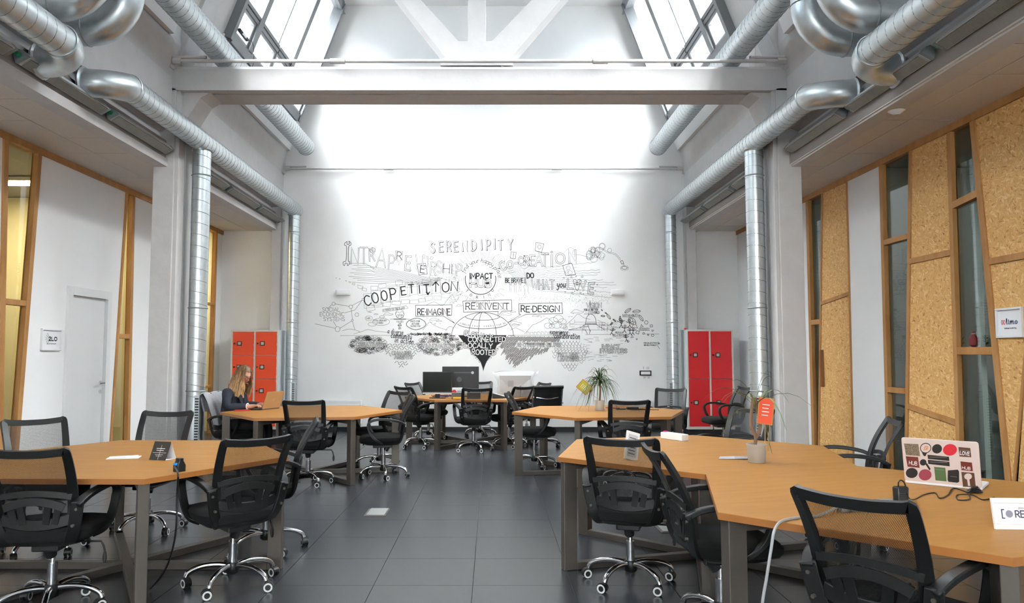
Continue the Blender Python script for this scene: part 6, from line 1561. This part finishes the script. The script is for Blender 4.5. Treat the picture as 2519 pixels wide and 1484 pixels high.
# framed sign standing on the nearest desk
c = atz(2450, 1303, TT); rz = -0.06
t = thing('sign_frame', 'white framed sign on nearest desk cut off by right picture edge', 'sign', tuple(c), rz)
Tm = Matrix.Rotation(math.radians(-10), 4, 'X')
W_, H_ = 0.235, 0.118
for a, b, e, f in ((0, W_, 0, 0.020), (0, W_, H_ - 0.020, H_), (0, 0.022, 0.020, H_ - 0.020), (W_ - 0.022, W_, 0.020, H_ - 0.020)): box(a, b, 0, 0.014, e, f).xf(Tm).build('frame_bar', M['white'], t, bevel=0.002)
box(0.020, W_ - 0.020, 0.006, 0.010, 0.018, H_ - 0.018).xf(Tm).build('sheet', M['paper'], t)
s3f = lambda p, l: tuple(Tm @ Vector((p.x, 0.0055 - 0.0004 * l, -p.y)))
slate = col('slate_print', (0.06, 0.06, 0.12), 0.6)
flat_text('sign_lettering', '[', slate, t, 0.034, -0.042, 0.032, None, 0.004, s3f, 1)
MB().add([s3f(Vector(p), 1) for p in [(0.061 + 0.0135 * math.cos(k * PI / 12), -0.058 + 0.0135 * math.sin(k * PI / 12)) for k in range(24)]], [tuple(range(24))]).build('grey_dot', col('dot_grey', (0.28, 0.28, 0.36), 0.6), t, fix=False)
flat_text('sign_lettering', 'REC', slate, t, 0.084, -0.046, 0.024, 0.055, 0.0042, s3f, 1); flat_text('sign_lettering', ']', slate, t, 0.150, -0.042, 0.032, None, 0.004, s3f, 1)
MB().prism([(W_ / 2 - 0.02, 0.012, H_ * 0.7), (W_ / 2 + 0.02, 0.012, H_ * 0.7), (W_ / 2 + 0.02, 0.075, 0.001), (W_ / 2 - 0.02, 0.075, 0.001)], (0, 0.002, 0.001)).build('strut', M['white'], t)

# framed room signs
def room_sign(name, label, X, s, p0, p1, text, sub, cm, extra=None):
    a, b = atx(p0[0], p0[1], X), atx(p1[0], p1[1], X)
    y0_, y1_ = sorted((a.y, b.y)); W_, H_ = y1_ - y0_, a.z - b.z
    t = thing(name, label, 'sign', (X, (y0_ + y1_) / 2, b.z))
    for q0, q1, z0, z1 in ((-W_ / 2, W_ / 2, 0, 0.018), (-W_ / 2, W_ / 2, H_ - 0.018, H_), (-W_ / 2, -W_ / 2 + 0.018, 0.018, H_ - 0.018), (W_ / 2 - 0.018, W_ / 2, 0.018, H_ - 0.018)): box(min(0, s * 0.025), max(0, s * 0.025), q0, q1, z0, z1).build('frame_bar', M['white'], t, bevel=0.002)
    box(min(s * 0.004, s * 0.010), max(s * 0.004, s * 0.010), -W_ / 2 + 0.016, W_ / 2 - 0.016, 0.016, H_ - 0.016).build('sheet', M['paper'], t)
    d = 1 if X < 0 else -1      # reading direction along +Y on the left wall, -Y on the right
    s3 = lambda p, l: (s * (0.0105 + 0.0004 * l), d * p.x, H_ - p.y)
    tw = W_ * 0.42; x0_ = -W_ * 0.12
    flat_text('sign_lettering', text, cm, t, x0_, H_ * 0.54, H_ * 0.16, tw, 0.012, s3, 1)
    flat_text('sign_lettering', sub, M['inkgrey'], t, -W_ * 0.2, H_ * 0.70, H_ * 0.04, W_ * 0.45, 0.003, s3, 1)
    if extra == 'waves':
        mb = MB(); [ribbon(mb, ell(-W_ * 0.30, H_ * 0.46, r, r, -60, 60, 12), 0.005, s3, 1) for r in (0.02, 0.045, 0.07)]; mb.build('wave_mark', M['inkgrey'], t, fix=False)
    else:
        mb = MB(); [ribbon(mb, ell(x, H_ * 0.48, 0.010, 0.018, 0, 360, 14), 0.007, s3, 1) for x in (-W_ * 0.28, -W_ * 0.20)]; mb.build('red_mark', col('sign_red', (0.6, 0.04, 0.06), 0.5), t, fix=False)
room_sign('room_sign', 'white framed room sign beside the white door on left wall', XL - 0.02, 1, (100, 808), (146, 863), '2LO', 'ELEARNING', M['ink'], 'waves')
room_sign('room_sign', 'white framed room sign on strand board wall at right edge', XR + 0.015, -1, (2453, 760), (2521, 830), 'limo', 'linked mobility', col('sign_blue', (0.10, 0.13, 0.22), 0.5))
# small things on the glass partition's crossbars
p = atx(2396, 858, XR + 0.05); z = 1.461
t = thing('gift_pouch', 'small dark red cloth pouch standing on the right glass partition rail', 'pouch', (XR + 0.055, p.y, z))
MB().lathe([(0.02, 0.0), (0.042, 0.02), (0.045, 0.06), (0.035, 0.10), (0.014, 0.125), (0.02, 0.15)], n=14).build('bag', col('pouch_red', (0.16, 0.025, 0.025), 0.9), t, True)
MB().tube([(0.017 * math.cos(k * PI / 6), 0.017 * math.sin(k * PI / 6), 0.125) for k in range(12)], 0.004, 5, closed=True).build('tie', col('pouch_tie', (0.35, 0.28, 0.2), 0.8), t, True)
for k, (px_, lab) in enumerate(((2423, 'small green sprig beside the red pouch on the glass partition rail'), (2365, 'tiny green sprig at the left end of the glass partition rail'))):
    p = atx(px_, 858, XR + 0.05)
    t = thing('green_sprig', lab, 'sprig', (XR + 0.06, p.y, z)); rd = random.Random(k)
    MB().tube([(0, 0, 0), (0.0, 0.005, 0.08 + 0.03 * (k == 0))], 0.003, 5).build('twig', col('bark', (0.22, 0.13, 0.08), 0.8), t)
    for j in range(9):
        a_ = rd.uniform(0, 6.28); zz = 0.015 + 0.009 * j; L = 0.04
        MB().add([(0, 0, zz), (0.008, L * 0.5 * math.sin(a_), zz + 0.012), (0.02 * math.cos(a_), L * math.sin(a_), zz + 0.02), (-0.006, L * 0.5 * math.sin(a_), zz + 0.018)], [(0, 1, 2, 3)]).build('leaf', col('sprig_green', (0.04, 0.10, 0.03), 0.6), t, fix=False)
# ------------------------------------------------------------------ the woman at the middle left desk
wx, wy, wa, _ = CH[5]
person = thing('person', 'woman with long wavy blonde hair, red glasses and navy blazer typing on a laptop', 'person', (wx, wy, 0), -math.radians(wa))
def skin(name, verts, edges, radii, material, parent, sub=2, extra=None, root=0):
    me = bpy.data.meshes.new(name); me.from_pydata([tuple(v) for v in verts], edges, [])
    o = bpy.data.objects.new(name, me); C.objects.link(o)
    md = o.modifiers.new('skin', 'SKIN'); md.use_smooth_shade = True
    sv = me.skin_vertices[0].data
    for i, r in enumerate(radii):
        sv[i].radius = (r, r) if not isinstance(r, tuple) else r
        sv[i].use_root = (i == root)
    s = o.modifiers.new('sub', 'SUBSURF'); s.levels = sub; s.render_levels = sub
    bpy.context.view_layer.update()
    ev = o.evaluated_get(bpy.context.evaluated_depsgraph_get()); m2 = bpy.data.meshes.new_from_object(ev)
    bpy.data.objects.remove(o); 
    if extra:
        b = bmesh.new(); b.from_mesh(m2); 
        off_ = [b.verts.new(p) for p in extra.v]; b.verts.ensure_lookup_table()
        for f in extra.f:
            try: b.faces.new([off_[i] for i in f])
            except ValueError: pass
        bmesh.ops.recalc_face_normals(b, faces=b.faces[:]); b.to_mesh(m2); b.free()
    m2.materials.clear(); m2.materials.append(material); m2.name = name
    m2.polygons.foreach_set('use_smooth', [True] * len(m2.polygons))
    ob = bpy.data.objects.new(name, m2); C.objects.link(ob); ob.parent = parent; return ob
V = []; E_ = []; RR = []
def nd_(p, r, link=None):
    V.append(Vector(p)); RR.append(r)
    if link is not None: E_.append((link, len(V) - 1))
    return len(V) - 1
hip = nd_((0, -0.07, 0.565), (0.15, 0.105)); wst = nd_((0, -0.075, 0.70), (0.115, 0.085), hip); chest = nd_((0, -0.04, 0.84), (0.13, 0.095), wst); nb = nd_((0, 0.01, 0.965), (0.075, 0.06), chest)
nk = nd_((0, 0.04, 1.02), 0.045, nb); hd0 = nd_((0, 0.06, 1.065), 0.048, nk)
HANDS = []
for s in (-1, 1):
    sh = nd_((s * 0.155, -0.02, 0.935), 0.055, nb); el = nd_((s * 0.215, 0.0, 0.755), 0.042, sh); wr_ = nd_((s * 0.135, 0.235, 0.768), 0.027, el); pm = nd_((s * 0.115, 0.295, 0.775), (0.030, 0.018), wr_)
    for k, (dx, L) in enumerate(((-0.026, 0.058), (-0.009, 0.068), (0.008, 0.064), (0.025, 0.050))):
        a = nd_((s * 0.115 + dx, 0.330, 0.782), 0.0095, pm); b_ = nd_((s * 0.115 + dx * 1.1, 0.330 + L * 0.55, 0.778), 0.0085, a); nd_((s * 0.115 + dx * 1.15, 0.330 + L * 0.8, 0.758), 0.007, b_)
    a = nd_((s * 0.115 - s * 0.036, 0.285, 0.772), 0.011, pm); nd_((s * 0.115 - s * 0.052, 0.325, 0.763), 0.009, a)
    kn = nd_((s * 0.095, 0.37, 0.545), 0.062, nd_((s * 0.09, 0.10, 0.555), 0.08, hip)); an = nd_((s * 0.10, 0.33, 0.10), 0.038, nd_((s * 0.097, 0.36, 0.32), 0.052, kn)); nd_((s * 0.10, 0.46, 0.045), 0.030, an)
# head: shaped ellipsoid with brow, nose, lips and chin; face looks along +y before turning
hd = MB()
def face(u, v):
    th = u * 2 * PI; ph = (v - 0.5) * PI
    x, y, z = math.cos(ph) * math.sin(th), math.cos(ph) * math.cos(th), math.sin(ph)
    fr = max(0.0, y)
    rx, ry, rz = 0.074, 0.092, 0.118
    if z < 0: rx *= 1 - 0.30 * (-z) ** 1.4; ry *= 1 - 0.10 * (-z)
    px, py, pz = x * rx, y * ry, z * rz
    g = lambda cx, cz, sx_, sz_: math.exp(-((px - cx) / sx_) ** 2 - ((pz - cz) / sz_) ** 2) * (1 if y > 0.2 else 0)
    py += 0.026 * g(0, -0.022, 0.011, 0.016) + 0.014 * g(0, 0.0, 0.009, 0.022) + 0.006 * g(0, 0.03, 0.05, 0.012)
    py += -0.012 * g(-0.031, 0.008, 0.017, 0.012) - 0.012 * g(0.031, 0.008, 0.017, 0.012)
    py += 0.008 * g(0, -0.058, 0.022, 0.008) - 0.004 * g(0, -0.064, 0.02, 0.003) + 0.007 * g(0, -0.068, 0.018, 0.006) + 0.012 * g(0, -0.10, 0.028, 0.018)
    return Vector((px, py, pz))
hd.grid(face, 48, 36)
for s in (-1, 1):   # ears
    hd.loft([[Vector((s * (0.070 + 0.012 * k), -0.008 + 0.020 * f * math.cos(a), 0.0 + 0.032 * f * math.sin(a))) for a in [j * PI / 5 for j in range(10)]] for k, f in ((0, 1.0), (1, 0.95), (1.2, 0.6))])
HM = Matrix.Translation((0.0, 0.085, 1.135)) @ Matrix.Rotation(math.radians(-22), 4, 'Z') @ Matrix.Rotation(math.radians(-24), 4, 'X')
hd.xf(HM)
skin_m = mat('skin', (0.60, 0.33, 0.22), 0.55, noise=0.05, scale=30)
body = skin('body', V, E_, RR, skin_m, person, 2, hd)
def onhead(p): return HM @ Vector(p)
lip = MB()
for i in range(9):
    x = (i - 4) * 0.0055
lips = MB().tube([onhead((x, 0.104 - 7.0 * x * x, -0.062 - 1.2 * x * x)) for x in [(i - 4) * 0.005 for i in range(9)]], [0.001, 0.003, 0.0045, 0.005, 0.005, 0.005, 0.0045, 0.003, 0.001], 6).build('lips', mat('lips', (0.42, 0.10, 0.09), 0.5), person, True)
for s in (-1, 1):
    MB().lathe([(0.001, -0.010), (0.008, -0.008), (0.0115, 0.0), (0.008, 0.008), (0.001, 0.010)], n=12).xf(HM @ Matrix.Translation((s * 0.031, 0.078, 0.006))).build('eye', mat('eye_white', (0.7, 0.68, 0.65), 0.3), person, True)
    MB().tube([onhead((s * 0.016, 0.093, 0.027)), onhead((s * 0.032, 0.091, 0.031)), onhead((s * 0.048, 0.080, 0.027))], 0.003, 5).build('eyebrow', mat('brow', (0.16, 0.09, 0.05), 0.8), person, True)
gl_ = empty('glasses'); gl_.parent = person; C.objects.unlink(gl_) if False else None
redf = mat('red_glasses', (0.30, 0.01, 0.02), 0.35)
for s in (-1, 1):
    MB().tube([onhead((s * 0.033 + 0.024 * math.cos(a), 0.108 - 0.006 * abs(math.cos(a)), 0.004 + 0.018 * math.sin(a))) for a in [k * PI / 9 for k in range(18)]], 0.0028, 5, closed=True).build('glasses_rim', redf, gl_, True)
    MB().tube([onhead((s * 0.057, 0.103, 0.008)), onhead((s * 0.076, 0.05, 0.008)), onhead((s * 0.080, -0.01, 0.004))], 0.0022, 5).build('glasses_temple', redf, gl_, True)
MB().tube([onhead((-0.010, 0.110, 0.008)), onhead((0.010, 0.110, 0.008))], 0.0025, 5).build('glasses_bridge', redf, gl_, True)
# blazer, top, trousers, shoes
V = []; E_ = []; RR = []
h0 = nd_((0, -0.075, 0.56), (0.17, 0.13)); w0 = nd_((0, -0.08, 0.70), (0.142, 0.108), h0); c0 = nd_((0, -0.045, 0.84), (0.158, 0.118), w0); n0 = nd_((0, -0.012, 0.945), (0.105, 0.072), c0)
for s in (-1, 1):
    a = nd_((s * 0.150, -0.025, 0.935), 0.070, n0); b_ = nd_((s * 0.20, -0.02, 0.84), 0.060, a); e = nd_((s * 0.218, 0.005, 0.762), 0.056, b_); f = nd_((s * 0.18, 0.12, 0.768), 0.047, e); nd_((s * 0.140, 0.225, 0.772), 0.038, f)
navy = mat('navy_blazer', (0.022, 0.027, 0.042), 0.85, noise=0.15, scale=40)
skin('blazer', V, E_, RR, navy, person, 2)
MB().prism([(-0.045, 0.070, 0.955), (0.045, 0.070, 0.955), (0.0, 0.100, 0.86)], (0, -0.03, 0)).build('neckline', skin_m, person)
MB().prism([(-0.03, 0.082, 0.90), (0.03, 0.082, 0.90), (0.05, 0.085, 0.72), (-0.05, 0.085, 0.72)], (0, -0.04, 0)).build('top', mat('black_top', (0.010, 0.010, 0.011), 0.9), person)
for s in (-1, 1):
    MB().prism([(s * 0.035, 0.058, 0.985), (s * 0.075, 0.05, 0.96), (s * 0.085, 0.078, 0.86), (s * 0.03, 0.086, 0.76), (s * 0.022, 0.088, 0.80)], (0, 0.008, 0)).build('lapel', navy, person)
V = []; E_ = []; RR = []
h0 = nd_((0, -0.075, 0.555), (0.165, 0.10))
for s in (-1, 1):
    a = nd_((s * 0.092, 0.10, 0.557), 0.088, h0); k_ = nd_((s * 0.096, 0.37, 0.547), 0.070, a); m_ = nd_((s * 0.098, 0.365, 0.33), 0.062, k_); nd_((s * 0.10, 0.335, 0.10), 0.058, m_)
skin('trousers', V, E_, RR, mat('dark_trousers', (0.012, 0.012, 0.015), 0.9), person, 2)
for s in (-1, 1):
    MB().loft([[(s * 0.10 + x, 0.40 + y, z) for x, y in rrect(w_, d_, 0.03, 4)] for z, w_, d_ in ((0.001, 0.08, 0.24), (0.03, 0.082, 0.24), (0.06, 0.07, 0.19), (0.085, 0.05, 0.10))]).build('shoe', M['black'], person, True)
# watch / cuff
MB().tube([(0.140 + 0.036 * math.cos(a), 0.222, 0.772 + 0.034 * math.sin(a)) for a in [k * PI / 8 for k in range(16)]], 0.006, 6, closed=True).build('bracelet', M['white'], person, True)
# hair: a shaped mass parted over the face, with fine wavy strands on it
hair_m = bpy.data.materials.new('blonde_hair'); hair_m.use_nodes = True; nt = hair_m.node_tree; b_ = nt.nodes['Principled BSDF']; b_.inputs['Roughness'].default_value = 0.42
tc = nt.nodes.new('ShaderNodeTexCoord'); mp_ = nt.nodes.new('ShaderNodeMapping'); mp_.inputs['Scale'].default_value = (70, 70, 9); nt.links.new(tc.outputs['Object'], mp_.inputs['Vector'])
nz = nt.nodes.new('ShaderNodeTexNoise'); nz.inputs['Scale'].default_value = 1.0; nz.inputs['Detail'].default_value = 3; nt.links.new(mp_.outputs[0], nz.inputs['Vector'])
sp_ = nt.nodes.new('ShaderNodeSeparateXYZ'); nt.links.new(tc.outputs['Object'], sp_.inputs[0])
mr_ = nt.nodes.new('ShaderNodeMapRange'); mr_.inputs[1].default_value = 1.22; mr_.inputs[2].default_value = 0.92; mr_.inputs[3].default_value = -0.16; mr_.inputs[4].default_value = 0.22; nt.links.new(sp_.outputs[2], mr_.inputs[0])
ad_ = nt.nodes.new('ShaderNodeMath'); nt.links.new(nz.outputs[0], ad_.inputs[0]); nt.links.new(mr_.outputs[0], ad_.inputs[1])
rp = nt.nodes.new('ShaderNodeValToRGB'); rp.color_ramp.elements[0].position = 0.25; rp.color_ramp.elements[0].color = (0.10, 0.045, 0.016, 1); rp.color_ramp.elements[1].position = 0.78; rp.color_ramp.elements[1].color = (0.62, 0.40, 0.19, 1)
e_ = rp.color_ramp.elements.new(0.5); e_.color = (0.27, 0.135, 0.05, 1)
nt.links.new(ad_.outputs[0], rp.inputs[0]); nt.links.new(rp.outputs[0], b_.inputs['Base Color'])
hr = MB(); rd = random.Random(9)
def fall(th, t_):          # a point on the hair: th around the head (0 = face), t_ from crown (0) to tip (1)
    sd_, bk_ = math.sin(th), -math.cos(th)
    if t_ < 0.42:
        ph = PI / 2 - (t_ / 0.42) * (PI / 2 * 1.02)
        return onhead((math.cos(ph) * sd_ * 0.086, -math.cos(ph) * bk_ * 0.103 - 0.006, math.sin(ph) * 0.130 + 0.004))
    u = (t_ - 0.42) / 0.58; r0 = onhead((sd_ * 0.086, -bk_ * 0.103 - 0.006, 0.0))
    end = Vector((sd_ * 0.125, 0.03 - bk_ * 0.115, 0.905 + 0.02 * bk_ + 0.016 * math.sin(th * 9) + 0.010 * math.sin(th * 17)))
    p = r0.lerp(end, u); return p + Vector((sd_, -bk_, 0)) * (0.022 * math.sin(u * PI) + 0.008 * math.sin(u * 11 + th * 3) * u)
T0 = 0.72
def mass(u, v):
    th = T0 + (2 * PI - 2 * T0) * u
    p = fall(th, v); rr_ = 0.004 * math.sin(th * 23 + v * 9) * min(1, v * 3)
    return p + Vector((math.sin(th), math.cos(th), 0)) * rr_
hr.grid(mass, 90, 26)
hr.grid(lambda u, v: onhead((math.sin((u - 0.5) * 2 * T0 * 1.05) * math.cos(0.62 + v * 0.95) * 0.090, math.cos((u - 0.5) * 2 * T0 * 1.05) * math.cos(0.62 + v * 0.95) * 0.108 - 0.006, math.sin(0.62 + v * 0.95) * 0.134 + 0.004)), 18, 6)
for k in range(170):
    th = T0 - 0.12 + (2 * PI - 2 * T0 + 0.24) * rd.random(); s0 = rd.uniform(0.12, 0.5); am = rd.uniform(0.003, 0.010); fq = rd.uniform(10, 15); ph0 = rd.uniform(0, 6)
    pts = []
    for i in range(12):
        t_ = s0 + (1.02 - s0) * i / 11; thk = th + 0.05 * math.sin(t_ * fq + ph0)
        pts.append(fall(thk, min(t_, 1.02)) + Vector((math.sin(th), math.cos(th), 0)) * (0.004 + am * (0.5 + 0.5 * math.sin(t_ * fq + ph0)) * t_))
    hr.tube(pts, [0.0025] + [0.0052] * 8 + [0.0045, 0.003, 0.0012], 5)
hr.build('hair', hair_m, person, True, fix=False)
# grey jacket hung over the chair's back
jk = thing('jacket', 'light grey jacket draped over the back of the woman\'s chair', 'jacket', (wx, wy, 0), -math.radians(wa))
def drape(u, v):
    x = (u - 0.5) * 0.40; path = [(-0.17, 0.56), (-0.205, 0.68), (-0.265, 0.82), (-0.315, 0.905), (-0.345, 0.925), (-0.375, 0.90), (-0.345, 0.80), (-0.315, 0.70)]
    f = v * (len(path) - 1); i = min(int(f), len(path) - 2); t_ = f - i
    y = path[i][0] * (1 - t_) + path[i + 1][0] * t_; z = path[i][1] * (1 - t_) + path[i + 1][1] * t_
    fold = 0.010 * math.sin(u * 17 + v * 3) + 0.006 * math.sin(u * 31)
    return (x * (1 + 0.1 * (1 - v)), y + (fold if v < 0.55 else -fold) + 0.9 * x * x * 0.4, z + 0.008 * math.sin(u * 9) - (0.03 * abs(math.sin(u * 6)) if v < 0.1 else 0))
o = MB().grid(drape, 26, 20).build('cloth', mat('grey_wool', (0.42, 0.42, 0.44), 0.95, noise=0.15, scale=60), jk, True, fix=False)
md = o.modifiers.new('solid', 'SOLIDIFY'); md.thickness = 0.012
MB().sweep(catmull([(0.19, -0.31, 0.93), (0.205, -0.37, 0.90), (0.215, -0.39, 0.84), (0.22, -0.385, 0.80)], 4), 0.02, 0.006, (1, 0, 0)).build('collar_strap', M['paper'], jk, True)
